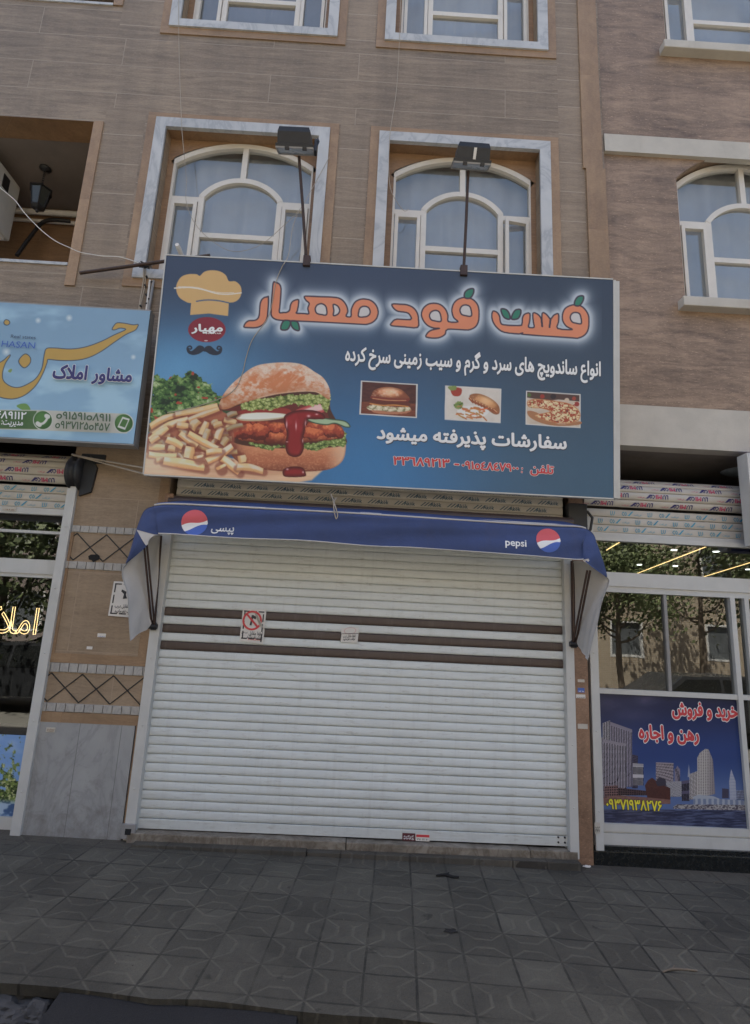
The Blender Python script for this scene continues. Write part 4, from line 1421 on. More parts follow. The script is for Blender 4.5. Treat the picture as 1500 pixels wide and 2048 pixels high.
# --- lower bun
def bun(cx, cy, rx, ry, hi, mid, lo, seed, flour=.35):
    def f(X, Y, d):
        u, v = (X - cx) / rx, (Y - cy) / ry
        L = np.clip(1 - (u * u * .8 + v * v * .9), -1, 1) + -.35 * v
        n = fbm(X / 46, Y / 30, 5, seed)
        L = L + (n - .5) * .5
        c = lerp(RGBf(lo), RGBf(mid), sstep(-.15, .45, L)[..., None])
        c = lerp(c, RGBf(hi), sstep(.45, 1.15, L)[..., None])
        fl = sstep(.52, .7, fbm(X / 15, Y / 9, 4, seed + 9) * .6 + fbm(X / 80, Y / 60, 2, seed + 3) * .4)
        c = lerp(c, RGBf((226, 206, 184)), fl[..., None] * flour)
        return lerp(c, RGBf(lo) * .8, (1 - sstep(0, 22, d))[..., None] * .5)
    return f
def lowbun(X, Y, d):
    n = fbm(X / 60, Y / 34, 5, 5)
    v = (Y - 1340) / 165
    c = lerp(RGBf((190, 128, 92)), RGBf((160, 94, 66)), sstep(-.1, .6, v + (n - .5) * .5)[..., None])
    c = lerp(c, RGBf((118, 64, 46)), sstep(.62, 1.05, v + (n - .5) * .2)[..., None])
    c = lerp(c, RGBf((208, 176, 146)), sstep(1240, 1400, X + 40 * (n - .5))[..., None] * .8)
    c = lerp(c, RGBf((204, 150, 112)), (sstep(.52, .66, fbm(X / 11, Y / 8, 3, 8)) * .3)[..., None])
    return lerp(c, RGBf((92, 46, 36)), (np.exp(-((X - 640) / 60) ** 2) * .5 + (1 - sstep(0, 14, d)) * .3)[..., None])
sh.blob([(628, 1300), (760, 1330), (1000, 1345), (1250, 1340), (1385, 1300), (1402, 1370), (1370, 1450), (1270, 1500), (1060, 1512), (860, 1500), (720, 1470), (640, 1420), (615, 1360)], lowbun, 3, 5)
# --- lettuce under the patty
sh.blob([(545, 1080), (640, 1010), (900, 965), (1200, 955), (1292, 985), (1300, 1090), (1390, 1250), (1395, 1330), (1200, 1350), (900, 1350), (660, 1320), (580, 1240), (560, 1150)], (66, 36, 28), 5, 5)
def leaf(a, b, c3):
    def f(X, Y, d):
        wx, wy = X + 12 * (fbm(X / 20, Y / 20, 2, 12) - .5), Y + 12 * (fbm(X / 20, Y / 20, 2, 14) - .5)
        w1, ox, oy = worley(wx / 30, wy / 24, 31)
        w2, _, _ = worley(wx / 13, wy / 11, 37)
        k = .75 - w1 * .7 - oy * .35 + (.4 - w2) * .35
        c = lerp(RGBf(a), RGBf(b), sstep(.1, .42, k)[..., None])
        return lerp(c, RGBf(c3), sstep(.45, .8, k)[..., None])
    return f
sh.blob([(740, 1310), (900, 1335), (1120, 1320), (1300, 1290), (1392, 1240), (1400, 1330), (1290, 1345), (1200, 1375), (1130, 1360), (1000, 1340), (880, 1360), (800, 1345)], leaf((46, 68, 32), (98, 118, 58), (168, 180, 120)), 3, 4, 16, 22)
# --- shade gap, red sauce and tomato behind
sh.blob([(560, 1110), (640, 1070), (860, 1040), (1240, 1030), (1280, 1110), (1250, 1190), (900, 1200), (600, 1180)], (92, 36, 32), 6, 5)
sh.blob([(660, 1110), (760, 1085), (1000, 1080), (1010, 1130), (800, 1130)], (132, 44, 40), 5, 5)
sh.blob([(1060, 1095), (1150, 1060), (1215, 1035), (1256, 1055), (1258, 1100), (1200, 1115), (1100, 1120)], lambda X, Y, d: lerp(RGBf((168, 70, 70)), RGBf((216, 180, 176)), sstep(8, 24, d)[..., None]), 4, 5)
# --- cucumber
sh.blob([(510, 1110), (560, 1095), (655, 1105), (650, 1150), (560, 1140)], (50, 70, 46), 4, 4)
# --- patty
def patty(X, Y, d):
    wx, wy = X + 30 * (fbm(X / 40, Y / 40, 3, 2) - .5), Y + 30 * (fbm(X / 40, Y / 40, 3, 5) - .5)
    a, ox, oy = worley(wx / 105, wy / 92, 12)
    b, bx, by = worley(wx / 26, wy / 24, 44)
    k = .66 - a * .55 - oy * .55 + (.42 - b) * .24 + (fbm(X / 12, Y / 12, 3, 9) - .5) * .26
    c = lerp(RGBf((86, 26, 22)), RGBf((146, 58, 40)), sstep(.05, .32, k)[..., None])
    c = lerp(c, RGBf((192, 104, 66)), sstep(.36, .62, k)[..., None])
    c = lerp(c, RGBf((232, 186, 146)), sstep(.66, .9, k)[..., None])
    c = lerp(c, RGBf((66, 22, 18)), sstep(1262, 1325, Y + 14 * fbm(X / 30, Y / 30, 2, 3))[..., None] * .7)
    return lerp(c, RGBf((70, 24, 16)), (1 - sstep(0, 16, d))[..., None] * .5)
sh.blob([(566, 1190), (600, 1150), (700, 1150), (900, 1172), (1100, 1170), (1300, 1180), (1370, 1205), (1392, 1250), (1370, 1285), (1250, 1300), (1050, 1318), (860, 1322), (700, 1300), (600, 1262)], patty, 3, 5, 7, 30)
# --- onion ring, cucumber slice right
sh.blob([(655, 1145), (700, 1118), (820, 1108), (960, 1114), (1010, 1128), (960, 1150), (820, 1166), (700, 1164)], lambda X, Y, d: lerp(RGBf((176, 158, 130)), RGBf((226, 222, 206)), sstep(2, 14, d + (1140 - Y) * .25)[..., None]), 3, 5)
sh.blob([(1130, 1150), (1200, 1138), (1300, 1150), (1400, 1165), (1436, 1205), (1400, 1210), (1330, 1185), (1270, 1195), (1180, 1180)], lambda X, Y, d: lerp(RGBf((44, 66, 48)), RGBf((150, 170, 138)), sstep(3, 12, d)[..., None]), 3, 5)
# --- ketchup running down
def ketchup(X, Y, d):
    c = lerp(RGBf((72, 14, 18)), RGBf((126, 24, 30)), sstep(0, 30, d)[..., None])
    c = lerp(c, RGBf((150, 40, 44)), (sstep(.5, .8, fbm(X / 50, Y / 90, 2, 71)) * sstep(10, 30, d))[..., None] * .6)
    g = np.zeros_like(X)
    for cx, cy, rx, ry in ((1000, 1190, 5, 26), (1064, 1200, 5, 26), (1130, 1185, 6, 22), (1150, 1132, 12, 8), (1205, 1120, 10, 5), (1110, 1300, 4, 14), (1003, 1308, 8, 3), (1005, 1495, 8, 6), (1112, 1515, 6, 7)):
        g = np.maximum(g, np.exp(-((X - cx) / rx) ** 2 - ((Y - cy) / ry) ** 2))
    return lerp(c, RGBf((226, 190, 190)), (g * .85)[..., None])
sh.blob([(985, 1130), (1060, 1095), (1160, 1090), (1240, 1110), (1262, 1150), (1200, 1155), (1140, 1160), (1125, 1230), (1112, 1290), (1118, 1350), (1095, 1400), (1050, 1412), (1005, 1390), (990, 1330), (1000, 1250), (985, 1190)], ketchup, 3, 5)
sh.blob([(972, 1525), (985, 1490), (1050, 1475), (1110, 1485), (1130, 1520), (1120, 1545), (1000, 1548)], ketchup, 3, 5)
# --- upper lettuce, then the bun top
sh.blob([(690, 1075), (720, 1040), (900, 1000), (1200, 980), (1290, 990), (1296, 1050), (1262, 1100), (1225, 1055), (1120, 1065), (1040, 1050), (960, 1080), (880, 1095), (800, 1085), (740, 1100)], leaf((64, 80, 36), (124, 136, 72), (186, 192, 134)), 3, 4, 18, 24)
def topbun(X, Y, d):
    fl = fbm(X / 26, Y / 17, 5, 17) * .5 + fbm(X / 120, Y / 80, 3, 61) * .5
    ctr = np.exp(-((X - 1000) / 230) ** 2 - ((Y - 915) / 80) ** 2) * .24 + np.exp(-((X - 800) / 70) ** 2 - ((Y - 850) / 110) ** 2) * .06 - np.exp(-((X - 1010) / 60) ** 2 - ((Y - 800) / 40) ** 2) * .12
    c = lerp(RGBf((214, 196, 180)), RGBf((186, 116, 78)), sstep(.42, .66, fl + ctr)[..., None])
    s = sstep(.5, .62, fbm((X + Y) / 30, (Y - X * .4) / 90, 4, 62))
    c = lerp(c, RGBf((220, 200, 184)), s[..., None] * .3)
    c = lerp(c, RGBf((178, 122, 84)), (sstep(.56, .64, fbm(X / 7, Y / 6, 3, 5)) * .35)[..., None])
    lower = np.interp(X, [540, 690, 800, 930, 1080, 1200, 1290], [1085, 1050, 1015, 985, 968, 970, 1018])
    c = lerp(c, RGBf((150, 92, 60)), np.exp(-np.maximum(lower - Y, 0) / 34)[..., None] * .8)
    c = lerp(c, RGBf((226, 204, 180)), np.exp(-np.abs(lower - Y - 5) / 5)[..., None] * .6 * ((X > 800) & (X < 1240))[..., None])
    top = 1 - sstep(0, 70, d)
    c = lerp(c, RGBf((206, 184, 164)), (top * (Y < 900))[..., None] * .5)
    return lerp(c, RGBf((168, 110, 74)), (np.exp(-((X - 575) / 50) ** 2 - ((Y - 1010) / 70) ** 2) * .5)[..., None])
sh.blob([(540, 1075), (560, 1000), (620, 920), (700, 850), (770, 800), (850, 776), (1000, 766), (1110, 782), (1190, 830), (1250, 872), (1290, 940), (1296, 1000), (1282, 1018), (1200, 970), (1080, 968), (930, 985), (800, 1015), (680, 1050), (590, 1085)], topbun, 3, 5)
# --- fries
def fry(p, q, w, br=1.0, seed=1):
    """a cut potato stick: tapered, blunt ended, a lit face and a shaded side face"""
    p, q = np.array(p, float), np.array(q, float)
    ax = q - p; L = np.hypot(*ax); ax = ax / L
    nr = np.array([-ax[1], ax[0]])
    if nr[1] < 0: nr = -nr                      # towards the lower side
    r = random.Random(seed)
    h = w / 2
    bend = r.uniform(-.05, .09) * L
    up = [p - nr * h * r.uniform(.8, 1), (p + q) / 2 - nr * h * r.uniform(.95, 1.1) - nr * bend, q - nr * h * r.uniform(.6, .95)]
    lo = [q + nr * h * r.uniform(.6, .95), (p + q) / 2 + nr * h * r.uniform(.9, 1.05) - nr * bend, p + nr * h * r.uniform(.8, 1)]
    split = r.uniform(.05, .45)
    def f(X, Y, d):
        t = ((X - p[0]) * ax[0] + (Y - p[1]) * ax[1]) / L
        s = ((X - p[0]) * nr[0] + (Y - p[1]) * nr[1] + 4 * bend * t * (1 - t)) / h
        n = fbm(X / 18, Y / 16, 3, seed)
        hi = lerp(RGBf((226, 212, 190)), RGBf((232, 202, 152)), sstep(.3, .7, fbm(X / 60, Y / 40, 2, seed + 5))[..., None])
        c = lerp(hi, RGBf((212, 164, 112)), sstep(split - .12, split + .16, s + (n - .5) * .35)[..., None])
        c = lerp(c, RGBf((178, 116, 80)), sstep(.62, 1.0, s + (n - .5) * .3)[..., None])
        c = lerp(c, RGBf((222, 180, 120)), (np.exp(-((s - split) / .14) ** 2) * .6)[..., None])
        c = lerp(c, RGBf((196, 140, 92)), ((1 - sstep(0, 7, d)) * .5)[..., None])
        return c * br
    sh.blob(spline([up[0], up[1], up[2]], 5) + spline(lo, 5), f, 3, 0)
sh.blob([(40, 1280), (120, 1200), (300, 1130), (480, 1080), (600, 1120), (640, 1240), (620, 1340), (480, 1380), (300, 1380), (60, 1400)], (150, 88, 66), 8, 5, 10, 30)
rr = random.Random(21)
for i in range(46):                            # the heap behind, in its own gloom
    x, y = rr.uniform(60, 600), rr.uniform(1130, 1400)
    if y < 1250 - (x - 60) * .28: continue
    a, l = rr.uniform(-.9, 1.0), rr.uniform(50, 120)
    sh.line([(x + 5, y + 12), (x + l * math.cos(a) + 5, y + l * math.sin(a) + 12)], 40, (104, 50, 42), 14, 0, .6)
    fry((x, y), (x + l * math.cos(a), y + l * math.sin(a)), rr.uniform(32, 44), rr.uniform(.66, .86), 100 + i)
for i, a in enumerate([((70, 1205), (270, 1120), 46, .95), ((240, 1120), (530, 1060), 44, .92), ((90, 1265), (330, 1150), 48, .97), ((330, 1160), (540, 1085), 40, .9), ((70, 1300), (190, 1210), 52, .98),
        ((350, 1220), (400, 1160), 60, .86), ((420, 1260), (455, 1170), 52, .9), ((250, 1190), (330, 1200), 46, .92), ((440, 1300), (470, 1220), 46, .82), ((525, 1290), (560, 1210), 48, .92), ((560, 1330), (600, 1280), 44, .78), ((500, 1200), (560, 1180), 40, .84),
        ((270, 1250), (390, 1340), 46, .95), ((330, 1250), (530, 1355), 48, .98), ((180, 1290), (290, 1340), 52, 1.0), ((60, 1340), (170, 1345), 50, 1.0), ((70, 1310), (130, 1270), 40, .95), ((330, 1420), (345, 1340), 76, .97), ((190, 1350), (240, 1360), 44, .9),
        ((60, 1392), (250, 1402), 44, 1.0), ((110, 1432), (160, 1424), 40, .95), ((160, 1436), (440, 1486), 66, 1.0), ((455, 1440), (630, 1335), 54, .98), ((450, 1380), (560, 1370), 44, .95), ((395, 1400), (400, 1420), 70, .97),
        ((560, 1420), (680, 1515), 58, 1.0), ((545, 1470), (555, 1490), 78, .98), ((690, 1400), (700, 1450), 62, .93), ((660, 1480), (840, 1505), 54, .93)]):
    sh.line([(a[0][0] + 4, a[0][1] + 12), (a[1][0] + 4, a[1][1] + 12)], a[2], (112, 54, 44), 14, 0, .6)
    fry(a[0], a[1], a[2], a[3], i * 3)
gl = np.exp(-((U - 60) / 190) ** 2 - ((V - 1420) / 170) ** 2)[..., None]
sh.C = lerp(sh.C, RGBf((236, 224, 204)), gl * .35)

# --- cook's hat, oval badge, moustache
HAT = (186, 152, 100)
sh.blob([(250, 285), (250, 235), (280, 185), (330, 165), (385, 165), (408, 176), (440, 148), (490, 138), (545, 146), (585, 172), (606, 212), (650, 214), (684, 244), (692, 285), (680, 326), (648, 352), (600, 358), (470, 350), (350, 362), (300, 346), (268, 322)], HAT, 3, 5)
sh.blob([(350, 350), (346, 400), (342, 443), (470, 433), (600, 450), (604, 400), (606, 355), (480, 340)], HAT, 3, 0)
sh.line([(235, 260), (330, 256), (420, 268), (520, 296), (600, 302), (690, 292)], 8, (205, 198, 186), 2)
sh.line([(262, 250), (380, 254), (480, 280), (560, 292), (640, 290)], 4, (205, 198, 186), 2)
sh.line([(385, 350), (450, 341), (530, 345), (604, 360)], 9, (70, 88, 110), 3)
sh.ellipse(456, 543, 128, 86, (118, 34, 46), 3)
sh.ellipse(450, 618, 12, 4, (190, 180, 180), 2)
MS = (34, 40, 52)
for sgn in (1, -1):
    fl = lambda p: (439 + sgn * (p[0] - 439), p[1] + (0 if sgn > 0 else 2) + (439 - p[0]) * -.0 )
    sh.blob([fl(p) for p in [(439, 668), (424, 654), (398, 652), (374, 672), (352, 688), (338, 682), (338, 668), (322, 672), (320, 690), (334, 708), (366, 716), (402, 708), (428, 692), (439, 690)]], MS, 3, 5)
    sh.line([fl(p) for p in [(330, 690), (322, 676), (328, 660), (344, 656), (352, 668), (344, 676)]], 11, MS, 3)

# --- title in fat outlined lettering
A = lambda p: ((480 + p[0] * .25333 - 280) / .29333, (560 + p[1] * .25333 - 500) / .29333)
Bq = lambda p: ((820 + p[0] * .25333 - 280) / .29333, (560 + p[1] * .25333 - 500) / .29333)
outer = [
    [A(p) for p in [(225, 138), (214, 134), (192, 138), (170, 158), (158, 195), (154, 250), (148, 290), (132, 312), (105, 320), (72, 321), (48, 335), (33, 358), (34, 373), (70, 376), (120, 377), (160, 366), (192, 342), (212, 305), (220, 250)]],
    [A(p) for p in [(262, 24), (282, 20), (308, 30), (322, 55), (324, 100), (316, 200), (311, 255), (340, 257), (372, 254), (392, 235), (398, 200), (410, 175), (432, 160), (463, 157), (460, 205), (452, 245), (446, 262), (500, 264), (543, 266), (535, 225), (546, 184), (522, 162), (508, 130), (560, 128), (640, 132), (760, 138), (810, 160), (842, 205), (851, 250), (838, 285), (876, 288), (878, 235), (905, 178), (945, 154), (985, 150), (1035, 162), (1075, 200), (1091, 250), (1080, 300), (1050, 332), (1010, 348), (960, 350), (700, 336), (450, 324), (320, 318), (275, 308), (250, 285), (245, 250), (250, 150)]],
    [A(p) for p in [(1200, 191), (1260, 191), (1320, 196), (1370, 220), (1400, 262), (1409, 310), (1402, 374), (1300, 370), (1194, 360), (1202, 332), (1238, 309), (1346, 312), (1340, 275), (1312, 256), (1250, 248), (1215, 226)]],
    [Bq(p) for p in [(190, 183), (240, 194), (280, 230), (300, 280), (303, 328), (378, 330), (346, 298), (331, 250), (338, 200), (365, 162), (405, 142), (445, 138), (495, 153), (532, 192), (545, 245), (542, 318), (522, 364), (485, 388), (440, 395), (300, 389), (278, 428), (240, 452), (195, 459), (127, 450), (140, 416), (172, 395), (232, 382), (185, 379), (138, 358), (104, 318), (90, 272), (104, 225), (142, 192)]],
    [Bq(p) for p in [(655, 246), (688, 256), (708, 288), (714, 330), (740, 354), (865, 359), (884, 345), (888, 300), (905, 270), (946, 264), (944, 330), (936, 371), (979, 373), (973, 325), (971, 262), (1005, 268), (1034, 300), (1042, 340), (1044, 262), (1076, 270), (1106, 306), (1118, 300), (1138, 276), (1172, 268), (1173, 330), (1166, 382), (1280, 391), (1235, 366), (1206, 322), (1204, 272), (1224, 226), (1264, 202), (1312, 195), (1364, 214), (1402, 262), (1413, 310), (1408, 385), (1382, 432), (1330, 458), (1270, 456), (896, 430), (890, 418), (862, 426), (745, 413), (690, 380), (656, 332), (646, 285)]]]
holes = [
    [A(p) for p in [(640, 187), (608, 199), (594, 230), (606, 262), (640, 272), (682, 274), (683, 225), (668, 198)]],
    [A(p) for p in [(736, 194), (770, 205), (787, 240), (772, 270), (738, 280), (741, 240)]],
    [A(p) for p in [(980, 207), (950, 220), (938, 250), (938, 289), (990, 290), (1018, 276), (1028, 250), (1014, 218)]],
    [Bq(p) for p in [(202, 240), (168, 252), (154, 281), (166, 312), (198, 323), (243, 326), (243, 285), (230, 252)]],
    [Bq(p) for p in [(440, 197), (410, 206), (395, 236), (405, 268), (432, 280), (483, 284), (483, 240), (470, 208)]],
    [Bq(p) for p in [(1302, 256), (1276, 268), (1265, 298), (1280, 330), (1312, 341), (1351, 344), (1350, 300), (1336, 265)]]]
leaves = [[A(p) for p in [(396, 326), (352, 320), (328, 350), (325, 390), (370, 392), (392, 362)]], [A(p) for p in [(404, 326), (450, 330), (466, 365), (465, 398), (430, 390), (406, 360)]],
    [Bq(p) for p in [(432, 138), (433, 100), (460, 75), (500, 70), (500, 105), (474, 142)]], [Bq(p) for p in [(720, 230), (760, 235), (785, 270), (787, 308), (750, 300), (728, 270)]],
    [Bq(p) for p in [(872, 235), (835, 237), (810, 270), (803, 308), (850, 305), (872, 270)]], [Bq(p) for p in [(1300, 197), (1305, 160), (1330, 130), (1368, 128), (1365, 165), (1337, 202)]]]
w = sh.win(640, 120, 3150, 760)
X, Y = sh.U[w], sh.V[w]
dO = np.max([Sheet.sdf(p if False else spline(p, 3, True), X, Y) for p in outer], axis=0)
dH = np.max([Sheet.sdf(spline(p, 4, True), X, Y) for p in holes], axis=0)
dL = np.max([Sheet.sdf(spline(p, 4, True), X, Y) for p in leaves], axis=0)
dall = np.maximum(dO, dL)
sh.put(w, RGBf((196, 204, 210)), np.where(dall > -14, .78, .78 * np.exp(-(np.maximum(-dall - 14, 0) / 34.0) ** 1.2)))
sh.put(w, RGBf((186, 182, 180)), np.clip(dH / 2 + .5, 0, 1))
d = np.minimum(dO, -dH)
INK = RGBf((56, 46, 58))
sh.put(w, INK, np.clip((d + 5) / 2.5 + .5, 0, 1))
sh.put(w, RGBf((192, 120, 88)), np.clip((d - 5) / 2.5 + .5, 0, 1))
for seam in ([Bq((1037, 300)), Bq((1044, 366))], [Bq((1110, 306)), Bq((1102, 372))]):
    sh.line(seam, 13, (56, 46, 58), 2, 0)
sh.put(w, INK, np.clip((dL + 6) / 2.5 + .5, 0, 1))
sh.put(w, RGBf((42, 108, 86)), np.clip((dL - 5) / 2.5 + .5, 0, 1))

# --- the three small pictures
C7s = lambda u, v: ((670 + u * .38667 - 280) / .29333, (680 + v * .38667 - 500) / .29333)
def thumb(tl, tr, br, bl):
    P = [np.array(C7s(*p)) for p in (tl, tr, br, bl)]
    sh.blob(P, (196, 194, 190), 2, 0)
    return lambda a, b: tuple((P[0] * (1 - a) + P[1] * a) * (1 - b) + (P[3] * (1 - a) + P[2] * a) * b)
Q = lambda f, pts: [f(a, b) for a, b in pts]
t1 = thumb((134, 210), (428, 228), (424, 404), (126, 385))
sh.blob(Q(t1, [(.025, .03), (.975, .03), (.975, .965), (.025, .965)]), lambda X, Y, d: lerp(RGBf((54, 26, 26)), RGBf((84, 44, 38)), fbm(X / 30, Y / 8, 3, 2)[..., None]), 2, 0)
sh.blob(Q(t1, [(.025, .62), (.975, .58), (.975, .965), (.025, .965)]), lambda X, Y, d: lerp(RGBf((76, 34, 28)), RGBf((128, 70, 48)), fbm(X / 60, Y / 6, 3, 8)[..., None]), 3, 0)
sh.blob(Q(t1, [(.2, .86), (.3, .93), (.6, .93), (.84, .86), (.85, .72), (.22, .72)]), (160, 106, 80), 3, 4, 3, 9)
sh.blob(Q(t1, [(.12, .76), (.3, .68), (.6, .72), (.85, .68), (.86, .8), (.6, .86), (.35, .85), (.18, .84)]), leaf((110, 104, 72), (190, 180, 150), (216, 206, 186)), 3, 4, 6, 9)
sh.blob(Q(t1, [(.2, .55), (.5, .52), (.84, .55), (.84, .68), (.5, .7), (.2, .66)]), (88, 40, 32), 3, 4, 4, 9)
sh.line(Q(t1, [(.18, .66), (.4, .69), (.6, .66), (.84, .68)]), 9, (176, 116, 62), 3)
sh.blob(Q(t1, [(.2, .42), (.5, .46), (.84, .42), (.82, .54), (.5, .56), (.22, .54)]), (110, 44, 36), 3, 4, 4, 9)
sh.line(Q(t1, [(.22, .5), (.5, .53), (.8, .5)]), 6, (170, 120, 84), 3)
sh.blob(Q(t1, [(.2, .4), (.24, .26), (.38, .16), (.56, .14), (.72, .2), (.82, .34), (.84, .44), (.5, .46), (.22, .44)]), bun(*t1(.52, .3), 80, 45, (220, 176, 140), (182, 118, 82), (128, 70, 48), 3, .5), 3, 4)
t2 = thumb((570, 235), (860, 252), (857, 430), (567, 412))
sh.blob(Q(t2, [(.02, .03), (.98, .03), (.98, .97), (.02, .97)]), lambda X, Y, d: lerp(RGBf((184, 176, 166)), RGBf((206, 200, 192)), fbm(X / 50, Y / 40, 3, 2)[..., None]), 2, 0)
sh.ellipse(*t2(.5, .72), 108, 42, (208, 206, 202), 4)
sh.blob(Q(t2, [(.1, .06), (.29, .06), (.27, .27), (.14, .28)]), (142, 52, 40), 3, 3)
sh.blob(Q(t2, [(.05, .02), (.2, .0), (.18, .12), (.08, .12)]), (112, 128, 70), 4, 3, 4, 8)
sh.blob(Q(t2, [(.18, .5), (.24, .44), (.32, .48), (.3, .64), (.2, .66), (.16, .58)]), leaf((50, 72, 34), (96, 118, 60), (130, 140, 80)), 3, 3, 5, 8)
sh.blob(Q(t2, [(.44, .24), (.6, .18), (.82, .3), (.96, .5), (.97, .72), (.86, .74), (.66, .5), (.48, .4)]), bun(*t2(.75, .42), 80, 60, (214, 170, 124), (182, 130, 86), (140, 88, 56), 9, .2), 3, 4)
for i in range(9):
    a = i / 8
    sh.line(Q(t2, [(.44 + .42 * a, .34 + .28 * a), (.50 + .42 * a, .44 + .26 * a)]), 15, (132 - 8 * (i % 2), 70, 44), 4, 0)
    sh.line(Q(t2, [(.45 + .42 * a, .33 + .28 * a), (.51 + .42 * a, .43 + .26 * a)]), 4, (206, 160, 118), 2, 0)
rr = random.Random(8)
for i in range(30):
    a, b = rr.uniform(.2, .72), rr.uniform(.58, .9)
    sh.line(Q(t2, [(a, b), (a + rr.uniform(.06, .13), b + rr.uniform(-.06, .1))]), 9, (rr.randint(150, 190), rr.randint(92, 116), rr.randint(50, 70)), 4, 0)
t3 = thumb((988, 262), (1270, 280), (1270, 456), (986, 438))
sh.blob(Q(t3, [(.02, .03), (.98, .03), (.98, .97), (.02, .97)]), lambda X, Y, d: lerp(RGBf((168, 150, 132)), RGBf((196, 186, 172)), fbm(X / 40, Y / 30, 3, 2)[..., None]), 2, 0)
sh.blob(Q(t3, [(.02, .03), (.98, .03), (.98, .22), (.6, .2), (.4, .26), (.02, .2)]), (70, 50, 46), 4, 0)
for a, b, c, r in ((.3, .14, (138, 48, 40), 16), (.06, .12, (72, 92, 48), 14), (.5, .12, (40, 30, 36), 20), (.75, .2, (190, 170, 150), 16), (.93, .3, (132, 46, 40), 18), (.88, .14, (140, 60, 48), 14)):
    sh.ellipse(*t3(a, b), r, r * .9, c, 4)
sh.blob(Q(t3, [(.03, .6), (.2, .62), (.6, .92), (.98, .8), (.98, .9), (.6, .98), (.3, .93), (.08, .78)]), (150, 104, 72), 3, 4)
sh.blob(Q(t3, [(.03, .3), (.2, .22), (.5, .24), (.8, .3), (.98, .5), (.96, .78), (.7, .9), (.4, .86), (.16, .72), (.34, .62), (.44, .56), (.3, .5), (.06, .48)]),
        lambda X, Y, d: lerp(lerp(RGBf((148, 66, 44)), RGBf((206, 190, 150)), sstep(.42, .58, fbm(X / 11, Y / 8, 3, 14))[..., None]), RGBf((168, 110, 70)), (1 - sstep(0, 12, d))[..., None] * .9), 3, 4)
rr = random.Random(4)
for i in range(60):
    a, b = rr.uniform(.08, .95), rr.uniform(.28, .85)
    if b > .5 and a < .4: continue
    sh.ellipse(*t3(a, b), rr.uniform(3, 6), rr.uniform(2.5, 4), rr.choice([(44, 36, 46), (150, 44, 40), (96, 110, 60), (214, 204, 176), (128, 40, 36)]), 2.5)

sh.build(G, 'printed_panel', M['print'], SG, .70)
# --- frame, box behind
ex = (TR - TL).normalized(); ez = (TL - BL).normalized(); bk = -SN
def sp(px, py, off=.003):
    """a point on the face of the sign under the photographed spot"""
    d = _ray(px, py)
    t = (TL - CAM).dot(SN) / d.dot(SN)
    return CAM + d * t + SN * off
m = MB()
for a, b in ((TL, TR), (BL, BR), (TL, BL)):
    d = (b - a); n_ = d.cross(SN).normalized()
    s = 1 if n_.dot((TL + BR) / 2 - a) < 0 else -1
    m.obox(a + n_ * s * .001 + SN * .004, d, n_ * s * .010, bk * .05)
m.build('frame', M['alu'], SG)
m = MB(); m.obox(TR + ex * .002 + SN * .002, BR - TR, ex * .022, bk * .1); m.obox(TR + ex * .026 - SN * .012, BR - TR, ex * .034, bk * .1)
m.build('edge_strip', M['alu'], SG)
m = MB(); m.obox(TL + bk * .012 + ex * .005, TR - TL - ex * .01, BL - TL, bk * .14)
m.build('box_back', M['alu_grey'], SG)
# --- written lines
def sign_text(s, l, r, h, face, edge=None, bold=.03, ew=.05, mb=None, persian=True, name='lettering', sub=None, shadow=None):
    a, b = sp(*l), sp(*r)
    e = (b - a); wd = e.length; e = e.normalized()
    up = ez - e * ez.dot(e); up = up.normalized()
    t = MB(); put_text(t, s, a + SN * .0025, e, up, wd, h, bold, persian, res=3)
    o = t.build(name, face, SG)
    if edge:
        t = MB(); put_text(t, s, a, e, up, wd, h, bold + ew, persian, res=3, ref=bold)
        t.build(name + '_outline', edge, SG)
    if shadow:
        t = MB(); put_text(t, s, a - SN * .001 + e * .006 - up * .008, e, up, wd, h, bold, persian, res=3)
        t.build(name + '_shadow', shadow, SG)
sign_text('انواع ساندویچ های سرد و گرم و سیب زمینی سرخ کرده', (690, 721), (1201, 752), .118, M['white_ink'], None, .03, shadow=M['shadow_ink'])
sign_text('سفارشات پذیرفته میشود', (753, 877), (1133, 898), .105, M['white_ink'], None, .035, shadow=M['shadow_ink'])
sign_text('تلفن', (1060, 945), (1107, 948), .07, M['red_ink'], M['white_ink'], .03, .035)
sign_text(':', (1042, 945), (1045, 945.3), .06, M['red_ink'], M['white_ink'], .03, .035)
sign_text('٠٩١٥٤٨٤٧٩٠٠', (923, 937), (1037, 943.5), .064, M['red_ink'], M['white_ink'], .035, .035, persian=False)
sign_text('-', (908, 934), (918, 934.7), .07, M['red_ink'], M['white_ink'], .03, .035, persian=False)
sign_text('٣٣٦٨٩٢١٣', (786, 929), (899, 935), .068, M['red_ink'], M['white_ink'], .035, .035, persian=False)
sign_text('مهیار', (383, 663), (446, 663), .06, M['white_ink'], None, .04, name='badge_lettering')
sign_text('MAHYAR', (413, 668.5), (443, 668.5), .012, M['white_ink'], None, .02, persian=False, name='badge_lettering')

